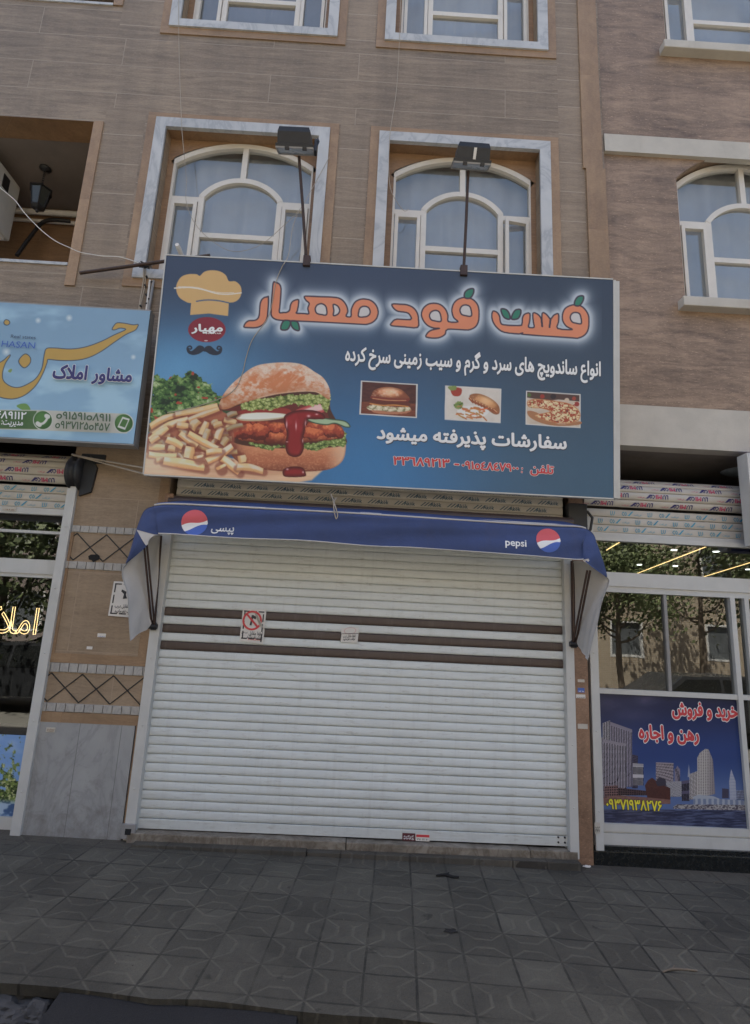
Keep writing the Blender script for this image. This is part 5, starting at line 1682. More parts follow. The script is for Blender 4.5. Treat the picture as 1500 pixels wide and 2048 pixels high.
# ------------------------------------------------------------------ the light blue sign on the left
LG = thing('signboard', 'light blue agency sign with big yellow calligraphy and phone numbers', 'sign', (-2.6, -.3, 3.5))
lb, rb_, lt, rt = at(-260, 866, -.30), at(272, 888, -.30), at(-260, 594, -.34), at(300, 622, -.34)
lb.x = lt.x = -3.9
rb_.x = rt.x = -1.872
lb.z = rb_.z; lt.z = rt.z
G2 = sheet_grid(lt, rt, lb, rb_, 620, 370)
PX, PY = photo_xy(G2)
U2, V2 = PX / .25392, (PY - 580) / .25392
s2 = Sheet(U2, V2, (122, 166, 192))
c = lerp(RGBf((116, 144, 166)), RGBf((130, 164, 188)), sstep(100, 1200, V2)[..., None])
c = lerp(c, RGBf((166, 198, 212)), (sstep(.5, .75, fbm(U2 / 420, V2 / 180, 4, 3)) * .6)[..., None])
s2.C = c
YL, OL = (168, 136, 70), (58, 70, 82)
def out(pts, sm=6):
    s2.blob([(x - 6, y + 4) for x, y in pts], (90, 120, 142), 10, sm)
    P = spline(pts, sm, True)
    w = s2.win(P and min(p[0] for p in P) - 20, min(p[1] for p in P) - 20, max(p[0] for p in P) + 20, max(p[1] for p in P) + 20)
    if w is None: return
    d = Sheet.sdf(P, s2.U[w], s2.V[w])
    s2.put(w, RGBf(OL), np.clip((d + 5) / 3 + .5, 0, 1)); s2.put(w, RGBf(YL), np.clip((d - 2) / 3 + .5, 0, 1))
out([(885, 308), (900, 280), (925, 260), (985, 264), (1050, 276), (1086, 272), (1082, 292), (1060, 318), (990, 350), (900, 410), (800, 480), (700, 530), (600, 552), (480, 554), (380, 546), (370, 570), (340, 650), (290, 740), (220, 810), (140, 850), (60, 855), (-30, 830), (-110, 760), (-130, 660), (-60, 600), (20, 560), (70, 516), (78, 520), (40, 580), (18, 660), (30, 720), (90, 762), (160, 766), (240, 730), (290, 690), (330, 620), (345, 540), (352, 500), (368, 462), (430, 458), (560, 466), (680, 448), (800, 405), (900, 355), (992, 312), (950, 298), (905, 312)], 4)
out([(148, 560), (196, 505), (236, 530), (236, 575), (190, 612)], 4)
out([(32, 256), (44, 236), (66, 240), (76, 258), (62, 274), (42, 272)], 4)
out([(-60, 256), (-48, 236), (-26, 240), (-16, 258), (-30, 274), (-50, 272)], 4)
for a, b, r in ((300, 240, 16), (545, 220, 18), (1050, 528, 14), (50, 488, 22), (760, 120, 12)):
    s2.ellipse(a, b, r, r, (206, 214, 214), r * 1.6, .8)
s2.blob([(130, 915), (170, 895), (215, 900), (240, 945), (190, 950)], (98, 132, 72), 3, 4)
s2.blob([(62, 640), (80, 622), (96, 626), (84, 650)], (118, 140, 82), 3, 4)
s2.blob([(-700, 938), (300, 945), (1000, 975), (1050, 1050), (1000, 1130), (300, 1105), (-700, 1080)], (178, 176, 166), 3, 0)
s2.blob([(-700, 942), (290, 952), (270, 1020), (300, 1096), (-700, 1080)], (72, 98, 60), 3, 0)
for cx, cy, r in ((338, 1025, 78), (975, 1050, 78)):
    s2.ellipse(cx, cy, r, r, (190, 190, 182), 3)
    s2.ellipse(cx, cy, r - 7, r - 7, (52, 86, 42), 3)
    s2.ellipse(cx - 10, cy - 14, r - 26, r - 26, (74, 112, 58), 30)
s2.line([(300, 1058), (340, 1050), (368, 1018), (374, 990)], 18, (196, 196, 190), 3)
s2.line([(296, 1052), (312, 1062)], 34, (196, 196, 190), 4, 0); s2.line([(366, 992), (378, 998)], 34, (196, 196, 190), 4, 0)
s2.blob([(965, 998), (1022, 1015), (985, 1102), (925, 1080)], (196, 196, 190), 3, 0); s2.blob([(968, 1014), (1010, 1026), (984, 1084), (940, 1068)], (66, 100, 52), 3, 0)
s2.build(G2, 'printed_panel', M['print'], LG, .72)
n2 = Vector((0, -1, 0))
m = MB(); m.box(-3.9, -1.868, -.298, -.19, rb_.z - .012, rb_.z - .002); m.box(-3.9, -1.868, -.337, -.25, rt.z + .002, rt.z + .012)
m.quad((-1.868, -.338, rt.z), (-1.868, -.255, rt.z), (-1.868, -.195, rb_.z), (-1.868, -.298, rb_.z))
m.quad((-3.9, -.25, rt.z), (-1.868, -.255, rt.z), (-1.868, -.195, rb_.z), (-3.9, -.19, rb_.z))
m.build('sign_box', M['alu_grey'], LG)
for x in (-3.4, -2.1):
    MB().box(x - .02, x + .02, -.2, .01, 3.2, 3.24).build('bracket', M['alu_grey'], LG)
def on_left_sign(px, py):
    return at(px, py, -.318 - .005)
def lsign_text(s, l, r, h, face, edge=None, bold=.03, ew=.03, persian=True):
    a, b = on_left_sign(*l), on_left_sign(*r)
    for o, mt, bo in ((0, face, bold), (.0022, edge, bold + ew)):
        if mt is None: continue
        t = MB()
        put_text(t, s, a + Vector((0, o - .018, 0)), (1, 0, 0), Vector((0, -.034, 1)).normalized(), (b - a).length, h, bo, persian, ref=bold)
        t.build('lettering' if mt is face else 'lettering_outline', mt, LG)
D2 = lambda u, v: (u * .25392, 580 + v * .25392)
lsign_text('مشاور', D2(728, 712), D2(1045, 712), .105, M['navy_ink'], M['white_ink'], .04)
lsign_text('املاک', D2(418, 697), D2(690, 704), .115, M['navy_ink'], M['white_ink'], .04)
lsign_text('Real states', D2(94, 385), D2(290, 390), .030, M['shadow_ink'], None, .0, persian=False)
lsign_text('HASAN', D2(20, 455), D2(282, 466), .056, M['blue_ink'], None, .0, persian=False)
lsign_text('o۹۱۵۹۱o۸۹۱۱', D2(448, 1018), D2(878, 1033), .062, M['green_ink'], None, .025, persian=False)
lsign_text('o۹۳۷۱۲۵o۴۵۷', D2(440, 1092), D2(868, 1110), .062, M['green_ink'], None, .025, persian=False)
lsign_text('۳۳۶۸۹۱۱۲', D2(-130, 1008), D2(212, 1018), .062, M['white_ink'], None, .02, persian=False)
lsign_text('مدیریت:', D2(20, 1064), D2(190, 1070), .05, M['white_ink'], None, .015)

# ------------------------------------------------------------------ blue sign at the right edge
EG = thing('signboard', 'blue signboard end with a white metal edge under the round soffit lamp', 'sign', (3.4, -.1, 2.8))
m = MB(); a, b = at(1492, 906, -.12), at(1491, 1088, -.12)
m.box(a.x, a.x + .035, -.13, .0, b.z, a.z); m.build('edge_strip', M['alu'], EG)
m = MB(); m.box(a.x + .036, 5.2, -.115, .0, b.z, a.z); m.build('sign_face', plain('blue_sign_face', ph(52, 66, 140), .4, .2, 1.5), EG)

# ------------------------------------------------------------------ skyline print on the right shop's lower window
PO = thing('window_poster', 'window poster of a harbour skyline under deep blue sky with red lettering', 'poster', (2.5, .1, .7))
q = [Vector((1.963, .108, 1.182)), Vector((3.091, .108, 1.182)), Vector((1.963, .108, .223)), Vector((3.091, .108, .223))]
G3 = sheet_grid(*q, 480, 410)
PX, PY = photo_xy(G3)
U3, V3 = (PX - 1100) / .28329, (PY - 1180) / .28329
s3 = Sheet(U3, V3, (40, 46, 96))
c = lerp(RGBf((22, 30, 68)), RGBf((34, 60, 118)), sstep(760, 1150, V3)[..., None])
c = lerp(c, RGBf((88, 108, 152)), sstep(1150, 1480, V3)[..., None])
for a, b, r1, r2, al in ((680, 775, 90, 40, .5), (600, 880, 140, 50, .35), (420, 800, 120, 50, .3), (1000, 780, 200, 40, .15)):
    c = lerp(c, RGBf((104, 96, 128)), (np.exp(-((U3 - a) / r1) ** 2 - ((V3 - b) / r2) ** 2) * al * (.6 + .8 * fbm(U3 / 60, V3 / 30, 3, 5)))[..., None])
s3.C = c
def tower(x0, x1, yt0, yt1, yb, wall, dark, nx, ny, roof=None):
    def f(X, Y, d):
        a = (X - x0) / (x1 - x0)
        top = yt0 + (yt1 - yt0) * a
        b = (Y - top) / (yb - top)
        g = ((a * nx) % 1 > .26) & ((b * ny) % 1 > .30)
        c = np.where(g[..., None], RGBf(dark) * .55, RGBf(wall) * 1.22)
        if roof is not None:
            c = np.where((b < roof)[..., None], RGBf(wall), c)
        return c
    s3.blob([(x0, yt0), (x1, yt1), (x1, yb), (x0, yb)], f, 2, 0)
tower(372, 425, 940, 920, 1060, (150, 146, 152), (50, 44, 66), 3, 18)
tower(425, 580, 930, 985, 1390, (132, 126, 140), (44, 38, 62), 9, 60, .05)
tower(350, 372, 1045, 1040, 1480, (150, 146, 152), (46, 40, 62), 2, 60)
tower(372, 540, 1052, 1085, 1470, (140, 134, 144), (40, 36, 58), 9, 58, .05)
tower(580, 620, 1160, 1170, 1400, (60, 56, 80), (44, 40, 62), 4, 20)
tower(584, 660, 1222, 1228, 1380, (160, 156, 160), (70, 64, 86), 9, 2, .12)
tower(748, 872, 1216, 1222, 1360, (150, 140, 146), (98, 84, 94), 22, 28, .07)
tower(880, 918, 1262, 1262, 1380, (132, 124, 138), (74, 68, 92), 4, 26)
s3.blob([(888, 1262), (900, 1240), (912, 1262)], (120, 114, 130), 2, 0)
s3.blob([(972, 1320), (980, 1228), (990, 1320)], (156, 160, 176), 2, 0)
tower(820, 930, 1355, 1350, 1460, (170, 168, 172), (110, 106, 122), 14, 14)
tower(930, 985, 1350, 1340, 1490, (70, 66, 86), (44, 42, 60), 5, 2)
tower(985, 1050, 1300, 1275, 1480, (176, 170, 168), (120, 108, 112), 6, 30)
s3.blob([(1040, 1185), (1058, 1150), (1095, 1122), (1118, 1124), (1140, 1175), (1150, 1200), (1166, 1440), (1042, 1470)], lambda X, Y, d: np.where((((X / 16.0) % 1 > .4) & ((Y / 11.0) % 1 > .4))[..., None], RGBf((116, 108, 112)), lerp(RGBf((196, 190, 184)), RGBf((140, 132, 134)), sstep(1090, 1160, X)[..., None])), 2, 0)
s3.blob([(1265, 1350), (1274, 1290), (1280, 1265), (1288, 1290), (1310, 1350), (1316, 1480), (1270, 1480)], lambda X, Y, d: lerp(RGBf((176, 178, 190)), RGBf((150, 156, 176)), ((Y / 22) % 1)[..., None]), 2, 0)
s3.blob([(1215, 1400), (1262, 1405), (1262, 1470), (1215, 1470)], (64, 60, 80), 2, 0)
tower(1315, 1420, 1415, 1410, 1480, (120, 126, 148), (100, 108, 134), 12, 6)
tower(385, 480, 1385, 1380, 1470, (110, 84, 84), (84, 62, 66), 6, 5)
tower(480, 700, 1395, 1420, 1450, (70, 52, 56), (50, 40, 50), 14, 3)
s3.blob([(670, 1380), (690, 1345), (720, 1325), (760, 1355), (800, 1375), (850, 1400), (850, 1480), (690, 1480)], lambda X, Y, d: lerp(RGBf((62, 34, 34)), RGBf((88, 50, 46)), fbm(X / 12, Y / 9, 3, 4)[..., None]), 2, 0)
s3.blob([(745, 1355), (770, 1320), (815, 1335), (822, 1380), (760, 1385)], (54, 50, 66), 2, 0)
s3.blob([(360, 1470), (480, 1450), (640, 1460), (850, 1480), (850, 1510), (360, 1520)], lambda X, Y, d: lerp(RGBf((110, 72, 66)), RGBf((140, 110, 104)), fbm(X / 14, Y / 6, 3, 6)[..., None]), 3, 0)
s3.blob([(1010, 1460), (1050, 1445), (1150, 1455), (1200, 1475), (1420, 1490), (1420, 1530), (1010, 1515)], lambda X, Y, d: lerp(RGBf((166, 172, 184)), RGBf((112, 124, 150)), (((X / 38) % 1 > .45) & (Y > 1474))[..., None] * .9), 2, 0)
s3.blob([(870, 1530), (900, 1512), (960, 1514), (1240, 1515), (1420, 1520), (1420, 1560), (870, 1545)], lambda X, Y, d: lerp(RGBf((170, 166, 164)), RGBf((80, 72, 84)), sstep(.4, .6, fbm(X / 10, Y / 5, 2, 9))[..., None]), 2, 0)
w = s3.win(300, 1535, 1500, 1700)
X, Y = s3.U[w], s3.V[w]
n = fbm(X / 70, Y / 7, 4, 3)
wat = lerp(RGBf((40, 44, 70)), RGBf((84, 92, 122)), sstep(.35, .7, n)[..., None])
wat = lerp(wat, RGBf((96, 84, 92)), (np.exp(-((X - 620) / 200) ** 2) * .25)[..., None])
s3.put(w, wat, sstep(1540, 1552, Y - (X - 360) * .01))
s3.build(G3, 'printed_panel', M['poster_print'], PO, .95)
C8 = lambda u, v: (1100 + u * .28329, 1180 + v * .28329)
def poster_text(s, l, r, h, face, edge, bold, ew, persian=True):
    a, b = at(*C8(*l), .104), at(*C8(*r), .104)
    for dy, mt, bo in ((0, face, bold), (.0015, edge, bold + ew)):
        t = MB()
        put_text(t, s, (a.x, .1035 + dy, (a.z + b.z) / 2), (1, 0, 0), (0, 0, 1), b.x - a.x, h, bo, persian, ref=bold)
        t.build('lettering' if mt is face else 'lettering_outline', mt, PO)
poster_text('خرید و فروش', (862, 882), (1330, 895), .098, M['red_ink'], M['white_ink'], .045, .045)
poster_text('رهن و اجاره', (628, 1046), (1054, 1060), .098, M['red_ink'], M['white_ink'], .045, .045)
poster_text('۰۹۳۷۱۹۳۸۲۷۶', (398, 1550), (792, 1553), .072, M['yellow_ink'], M['black_ink'], .03, .04, False)
# garden print on the left shop's lower window
GP = thing('window_poster', 'garden picture print with blue sky low on the neon-lettered shop window', 'poster', (-2.9, .095, .4))
G4 = sheet_grid((-3.7, .094, .668), (-2.512, .094, .668), (-3.7, .094, .092), (-2.512, .094, .092), 260, 130)
X, Z = G4[..., 0], G4[..., 2]
s4 = Sheet(X * 400, Z * -400, (150, 170, 196))
k = fbm(X * 14, Z * 14, 4, 5)
s4.C = lerp(RGBf((110, 142, 186)), RGBf((176, 190, 204)), sstep(.4, .7, fbm(X * 4, Z * 6, 3, 2))[..., None])
k = k * .55 + fbm(X * 46, Z * 46, 4, 15) * .45
bush = sstep(.42, .50, k + (.45 - Z) * .6 - np.abs(X + 2.60) * .3)
s4.C = lerp(s4.C, lerp(lerp(RGBf((34, 48, 26)), RGBf((104, 120, 62)), sstep(.3, .55, fbm(X * 60, Z * 60, 4, 8))[..., None]), RGBf((176, 178, 130)), sstep(.56, .72, fbm(X * 70, Z * 70, 3, 18))[..., None]), bush[..., None])
s4.C = lerp(s4.C, lerp(RGBf((60, 84, 120)), RGBf((150, 170, 190)), sstep(.4, .6, fbm(X * 20, Z * 26, 3, 9))[..., None]), (1 - sstep(.17, .22, Z))[..., None])
s4.build(G4, 'printed_panel', M['poster_print'], GP)
# ------------------------------------------------------------------ awning
AW = thing('awning', 'folded blue fabric awning with white piping and a soda emblem at each end', 'awning', (0.05, -.3, 2.4))
C3 = lambda u, v: (240 + u / 3, 940 + v / 3)
C4 = lambda u, v: (740 + u * .34667, 940 + v * .34667)
AY = -.40
def val_y(x, z):
    return AY + .010 * math.sin(x * 5.1 + .4) + .006 * math.sin(x * 13 + z * 9) + .03 * max(0, 2.45 - z) * math.sin(x * 2.2 + 1)
top_px = [C3(205, 212), C3(330, 206), C3(700, 222), C3(1100, 246), C4(0, 256), C4(500, 290), C4(900, 312), C4(1180, 326), C4(1248, 338)]
bot_px = [C3(235, 385), C3(330, 390), C3(700, 404), C3(1100, 428), C4(0, 432), C4(300, 452), C4(900, 492), C4(1180, 520), C4(1232, 516)]
rows = []
for f in (0, .08, .3, .6, 1.0):
    r = []
    for a, b in zip(top_px, bot_px):
        p = at(a[0] + (b[0] - a[0]) * f, a[1] + (b[1] - a[1]) * f, AY)
        r.append((p.x, val_y(p.x, p.z) + (.012 if f == 0 else 0), p.z - .006 * f * math.sin(p.x * 6.5 + 1) ))
    rows.append(r)
VAL = rows
cloth(rows, M['blue_fabric'], 'valance', AW, 18, 7, .003, .011, 3, M['grey_fabric'])
def piping(pts, r, mat, nm, dy=-.004):
    q = spline([Vector(p) + Vector((0, dy, 0)) for p in pts], 10)
    MB().tube(q, r, 6).build(nm, mat, AW)
piping(rows[-1], .005, M['grey_fabric'], 'piping')
piping([(p[0], p[1], p[2] + .004) for p in rows[0]], .007, M['grey_fabric'], 'piping')
# fabric folded back over the bar up to the roller on the wall
tops = [Vector(p) for p in rows[0]]
back = []
for p in tops:
    back.append([(p.x, p.y + .012, p.z - .012), (p.x, p.y + .05, p.z + .028), (p.x, p.y + .12, p.z + .022), (p.x * .985, -.19, p.z + .075), (p.x * .96, -.10, p.z + .10)])
cloth([[b[k] for b in back] for k in range(5)], M['blue_fabric'], 'canopy', AW, 10, 5, .003, .006, 9)
m = MB(); a, b = tops[1], tops[-2]
m.tube([(a.x, AY + .045, a.z - .005), (b.x, AY + .045, b.z - .005)], .020, 10)
m.build('front_bar', M['alu'], AW)
m = MB()
m.tube([(-1.55, -.115, tops[1].z + .085), (1.70, -.115, tops[-2].z + .085)], .046, 14)
m.tube([(-1.60, -.115, tops[1].z + .085), (-1.55, -.115, tops[1].z + .085)], .03, 10)
m.build('roller_tube', M['brown'], AW)
m = MB()
for k, (dz, y) in enumerate(((.020, -.34), (.035, -.27))):
    m.tube([(-1.50, y, tops[1].z + dz), (0, y - .01, (tops[1].z + tops[-2].z) / 2 + dz + .005), (1.64, y, tops[-2].z + dz)], .006, 6)
m.build('piping', M['grey_fabric'], AW)
# arms
for L in (True, False):
    if L:
        piv, t1, t2 = at(*C3(200, 938), -.045), at(*C3(152, 440), -.37), at(*C3(240, 395), -.06)
    else:
        piv, t1, t2 = at(*C4(1178, 1005), -.045), at(*C4(1262, 580), -.37), at(*C4(1170, 525), -.06)
    for t in (t1, t2):
        m = MB()
        d = t - piv
        for o in (-.011, .011):
            m.tube([piv + Vector((o, 0, 0)), t + Vector((o, 0, 0))], .0085, 6)
        m.build('arm', M['rust'], AW)
    m = MB(); m.tube([piv + Vector((-.035, 0, 0)), piv + Vector((.03, 0, 0))], .021, 10); m.bevbox(piv.x - .02, piv.x + .02, -.05, -.02, piv.z - .03, piv.z + .03, .004)
    m.build('arm_bracket', M['lamp_black'], AW)
# side flaps: blue outside turned over to the white underside
lf_out = [[(*C3(205, 214), -.395), (*C3(240, 300), -.40), (*C3(236, 386), -.40)], [(*C3(150, 240), -.39), (*C3(160, 330), -.42), (*C3(188, 392), -.42)],
          [(*C3(110, 320), -.37), (*C3(100, 420), -.43), (*C3(160, 455), -.42)], [(*C3(60, 490), -.36), (*C3(48, 530), -.41), (*C3(70, 535), -.40)], [(*C3(36, 558), -.35), (*C3(34, 562), -.38), (*C3(38, 562), -.38)]]
P3 = lambda g: [[tuple(at(*q)) for q in r] for r in g]
cloth(P3(lf_out), M['blue_fabric'], 'side_flap', AW, 6, 6, .003, .004, 4, M['grey_fabric'])
lf_in = [[(*C3(172, 430), -.40), (*C3(200, 400), -.25), (*C3(245, 392), -.06)], [(*C3(36, 560), -.36), (*C3(150, 560), -.22), (*C3(238, 500), -.06)], [(*C3(14, 622), -.35), (*C3(120, 680), -.22), (*C3(226, 680), -.06)],
         [(*C3(44, 730), -.33), (*C3(120, 790), -.2), (*C3(208, 830), -.06)], [(*C3(52, 880), -.3), (*C3(110, 890), -.2), (*C3(190, 905), -.06)], [(*C3(62, 1026), -.28), (*C3(110, 985), -.18), (*C3(165, 955), -.07)]]
cloth(P3(lf_in), M['grey_fabric'], 'flap_lining', AW, 6, 6, .003, .010, 5)
lf_fold = [[(*C3(100, 358), -.43), (*C3(150, 372), -.43), (*C3(212, 388), -.42)], [(*C3(122, 400), -.435), (*C3(150, 410), -.435), (*C3(180, 412), -.425)], [(*C3(152, 450), -.435), (*C3(158, 452), -.435), (*C3(166, 448), -.425)]]
cloth(P3(lf_fold), M['grey_fabric'], 'flap_fold', AW, 5, 5, .003, .002, 6)
rf_out = [[(*C4(1246, 336), -.395), (*C4(1228, 430), -.41), (*C4(1232, 516), -.41)], [(*C4(1285, 370), -.38), (*C4(1290, 460), -.43), (*C4(1250, 535), -.43)], [(*C4(1310, 430), -.37), (*C4(1325, 500), -.42), (*C4(1280, 560), -.42)],
          [(*C4(1345, 530), -.35), (*C4(1345, 570), -.39), (*C4(1325, 592), -.40)], [(*C4(1366, 612), -.34), (*C4(1366, 616), -.37), (*C4(1362, 618), -.37)]]
cloth(P3(rf_out), M['grey_fabric'], 'side_flap', AW, 6, 6, .003, .004, 7, M['blue_fabric'])
rf_in = [[(*C4(1175, 525), -.06), (*C4(1225, 530), -.25), (*C4(1275, 555), -.40)], [(*C4(1178, 620), -.06), (*C4(1270, 620), -.22), (*C4(1366, 618), -.36)], [(*C4(1180, 720), -.06), (*C4(1280, 700), -.22), (*C4(1374, 668), -.35)],
         [(*C4(1184, 860), -.06), (*C4(1260, 820), -.2), (*C4(1332, 780), -.33)], [(*C4(1188, 960), -.06), (*C4(1250, 930), -.2), (*C4(1304, 900), -.3)], [(*C4(1200, 1016), -.07), (*C4(1238, 1070), -.18), (*C4(1256, 1104), -.27)]]
cloth(P3(rf_in), M['grey_fabric'], 'flap_lining', AW, 6, 6, .003, .010, 8)
rf_fold = [[(*C4(1225, 518), -.42), (*C4(1260, 512), -.435), (*C4(1298, 508), -.43)], [(*C4(1238, 532), -.42), (*C4(1258, 524), -.435), (*C4(1280, 524), -.43)], [(*C4(1248, 540), -.42), (*C4(1252, 538), -.43), (*C4(1260, 540), -.43)]]
cloth(P3(rf_fold), M['grey_fabric'], 'flap_fold', AW, 5, 5, .003, .002, 6)
# emblems: disc split by a white wave, words beside them
from mathutils.bvhtree import BVHTree
_vo = [o for o in AW.children if o.name.startswith('valance')][0]
_bv = BVHTree.FromPolygons([v.co + LOC[AW] for v in _vo.data.vertices], [tuple(f.vertices) for f in _vo.data.polygons])
def on_val(p):
    h = _bv.ray_cast(Vector((p[0], -2, p[2])), Vector((0, 1, 0)))[0]
    return (p[0], (h.y if h is not None else AY) - .0025, p[2])
def emblem(c, r):
    o = at(*c, AY)
    circ = [(math.cos(k * math.pi / 32), math.sin(k * math.pi / 32)) for k in range(64)]
    up = lambda x: -.02 + .34 * x - .12 * math.sin(x * 2.6)
    lo = lambda x: -.42 + .16 * x + .20 * math.sin(x * 2.2 + .2)
    xs_ = np.linspace(-1, 1, 41)
    def area(f, g, nm, mat, dy):
        mb = MB()
        vs, fs, R_ = [], [], 9
        for x in xs_:
            R = math.sqrt(max(0, 1 - x * x))
            a, b = max(-R, min(R, f(x))), max(-R, min(R, g(x)))
            for k in range(R_):
                p = on_val((o.x + r * x, 0, o.z + r * (a + (b - a) * k / (R_ - 1))))
                vs.append((p[0], p[1] + dy, p[2]))
        for i in range(len(xs_) - 1):
            for k in range(R_ - 1):
                fs.append((i * R_ + k, (i + 1) * R_ + k, (i + 1) * R_ + k + 1, i * R_ + k + 1))
        mb.add(vs, fs)
        mb.build(nm, mat, AW)
    area(up, lambda x: 2, 'emblem_red', M['emb_red'], 0)
    area(lo, up, 'emblem_white', M['white_ink'], 0)
    area(lambda x: -2, lo, 'emblem_blue', M['emb_blue'], 0)
M['emb_red'] = plain('emblem_red', ph(176, 76, 82), .6, .06)
M['emb_blue'] = plain('emblem_blue', ph(62, 88, 158), .6, .08)
emblem((389, 1045), .098); emblem((1096, 1081), .093)
def val_text(s, l, r, h, persian, bold):
    a, b = at(*l, AY), at(*r, AY)
    t = MB()
    put_text(t, s, a, (b - a).normalized(), (0, 0, 1), (b - a).length, h, bold, persian, surf=lambda p: on_val(p))
    t.build('lettering', M['white_ink'], AW)
val_text('پپسی', (421, 1061), (467, 1063), .06, True, .02)
val_text('pepsi', (1010, 1091), (1052, 1094), .055, False, .02)
cord = thing('tie_cord', 'thin pale tie cord looped over the blue awning below the big sign', 'cord', tuple(at(668, 1010, -.42)))
MB().tube(spline([at(*C3(1262, 140), -.2), at(*C3(1280, 185), -.36), at(*C3(1284, 240), -.425), at(*C3(1296, 292), -.43), at(*C3(1306, 270), -.43), at(*C3(1294, 225), -.425), at(*C3(1284, 190), -.38), at(*C3(1300, 165), -.3)], 6), .0045, 6).build('cord', M['cable'], cord)
cord['label'] = 'thin pale tie cord looped over the blue awning below the big sign'

# ------------------------------------------------------------------ floodlights on stems above the sign
def floodlight(foot, head, label, yf, yh, bracket, side):
    p, q = at(*foot, yf), at(*head, yh)
    t = thing('floodlight', label, 'floodlight', tuple(p), 'floodlights over the big sign')
    MB().tube([p - Vector((0, 0, .05)), p + (q - p) * .5, q + Vector((0, .04, 0))], .0125, 8).build('stem', M['rust'], t)
    MB().bevbox(p.x - .03, p.x + .03, p.y - .03, p.y + .03, p.z - .06, p.z + .035, .005).build('clamp', M['rust'], t)
    tilt = math.radians(27)
    n = Vector((side * .05, math.sin(tilt), -math.cos(tilt))).normalized()     # looks down and back at the sign
    ex_ = Vector((1, 0, side * .02)).normalized(); ey_ = n.cross(ex_).normalized()
    c = q + Vector((-side * .02 - .005, .0, .02))
    W, D, H = .155, .085, .15
    def ring(w, d, h):
        return [c + ex_ * (i * w) + ey_ * (j * d) - n * h for i, j in ((-1, -1), (1, -1), (1, 1), (-1, 1))]
    rings = [ring(W, D, .0), ring(W, D, .022), ring(W * .9, D * .92, .026), ring(W * .86, D * .9, H * .75), ring(W * .78, D * .74, H), ring(W * .3, D * .3, H + .004)]
    m = MB()
    vs = [v for r in rings for v in r]
    fs = []
    for k in range(len(rings) - 1):
        for i in range(4):
            fs.append((k * 4 + i, k * 4 + (i + 1) % 4, k * 4 + 4 + (i + 1) % 4, k * 4 + 4 + i))
    fs.append(tuple(range(len(vs) - 4, len(vs))))
    m.add(vs, fs)
    for k in range(5):                                 # cooling fins on the back
        a = c + ex_ * (W * .8 * (k - 2) / 2.2) - n * (H * .5)
        m.obox(a - ey_ * D * .99, ex_ * .004, ey_ * .02, -n * H * .4)
    m.build('housing', M['lamp_black'], t)
    m = MB()
    for a, b, d, e in ((-W, W, -D, -D + .009), (-W, W, D - .009, D), (-W, -W + .009, -D + .009, D - .009), (W - .009, W, -D + .009, D - .009)):
        m.obox(c + ex_ * a + ey_ * d + n * .0, ex_ * (b - a), ey_ * (e - d), n * .012)
    m.build('bezel', M['alu_grey'], t)
    m = MB(); m.add([c + ex_ * i * (W - .009) + ey_ * j * (D - .009) + n * .004 for i, j in ((-1, -1), (1, -1), (1, 1), (-1, 1))], [(0, 1, 2, 3)])
    m.build('lens', M['lens'], t)
    for i in (-.5, .42):
        m = MB(); a = c + ex_ * (W * i) - ey_ * D * 1.0 if (ey_.y > 0) else c + ex_ * (W * i) + ey_ * D * .9
        m.obox(a + n * .004, ex_ * .035, ey_ * .02, n * .022)
        m.build('clip', M['black'], t)
    m = MB()
    if bracket:
        m.obox(c + ex_ * .0 - ey_ * D * .95 * (1 if ey_.y > 0 else -1) - n * .02, ex_ * .022, -ey_ * .01 * (1 if ey_.y > 0 else -1), -n * .085)
        m.build('latch', M['paper'], t)
    else:
        m.bevbox(c.x + W * .98, c.x + W * 1.14, c.y - .03, c.y + .03, c.z - .02, c.z + .10, .006)
        m.tube([(c.x + W * 1.05, c.y, c.z + .02), (c.x + W * 1.2, c.y - .01, c.z + .09), (c.x + W * 1.12, c.y, c.z + .13)], .008, 6)
        m.build('yoke', M['lamp_black'], t)
    return t
M['lens'] = plain('dusty_lens', ph(140, 150, 160), .25, .15, 8)
floodlight((614, 522), (597, 305), 'floodlight on the leaning stem, nearer the cook hat of the big sign', -.44, -.66, False, 1)
floodlight((927, 541), (938, 335), 'floodlight with a pale latch, on the straighter stem above the middle of the sign', -.44, -.66, True, -1)

# ------------------------------------------------------------------ poles, conduits and cables on the wall
m = MB(); m.tube([at(160, 546, -.06), at(335, 522, -.16), at(420, 511, -.2)], .0155, 8)
tag(m.build('metal_bar', M['rust'], loc=tuple(at(160, 546, -.06))), 'rusty dark bar sticking out sideways behind the upper left corner of the big sign', 'bar')
m = MB()
a, b = at(354, 489, -.42), at(372, 530, -.2)
m.tube([a, b], .020, 12, caps=False); m.tube([a, a + (b - a) * .92], .017, 12)
tag(m.build('pipe_stub', M['paper'], loc=tuple(a)), 'short pale pipe stub poking up over the top edge of the big sign', 'pipe')
K4 = lambda u, v: (140 + u * .14667, 470 + v * .14667)
con = thing('conduit', 'grey cable conduits and clipped wires running down beside the big sign', 'conduit', tuple(at(300, 600, -.03)))
for pts, r, mt in (([(1140, 620), (1075, 1020), (1060, 1110)], .0115, 'alu_grey'), ([(1090, 615), (1045, 1015), (1035, 1100)], .010, 'paper'), ([(1005, 450), (1000, 620), (945, 960), (930, 1100)], .0055, 'cable'), ([(1030, 450), (1018, 700), (960, 960), (950, 1100)], .005, 'cable')):
    MB().tube(spline([at(*K4(*p), -.035) for p in pts], 6), r, 7).build('conduit_pipe' if r > .008 else 'wire', M[mt], con)
m = MB()
for p in ((1034, 806), (1040, 930), (1074, 868), (956, 962), (1018, 678), (1040, 560), (1112, 632)):
    q_ = at(*K4(*p), -.045); m.lathe([(0, -.004), (.009, 0), (.009, .02)], q_, 'y', 8)
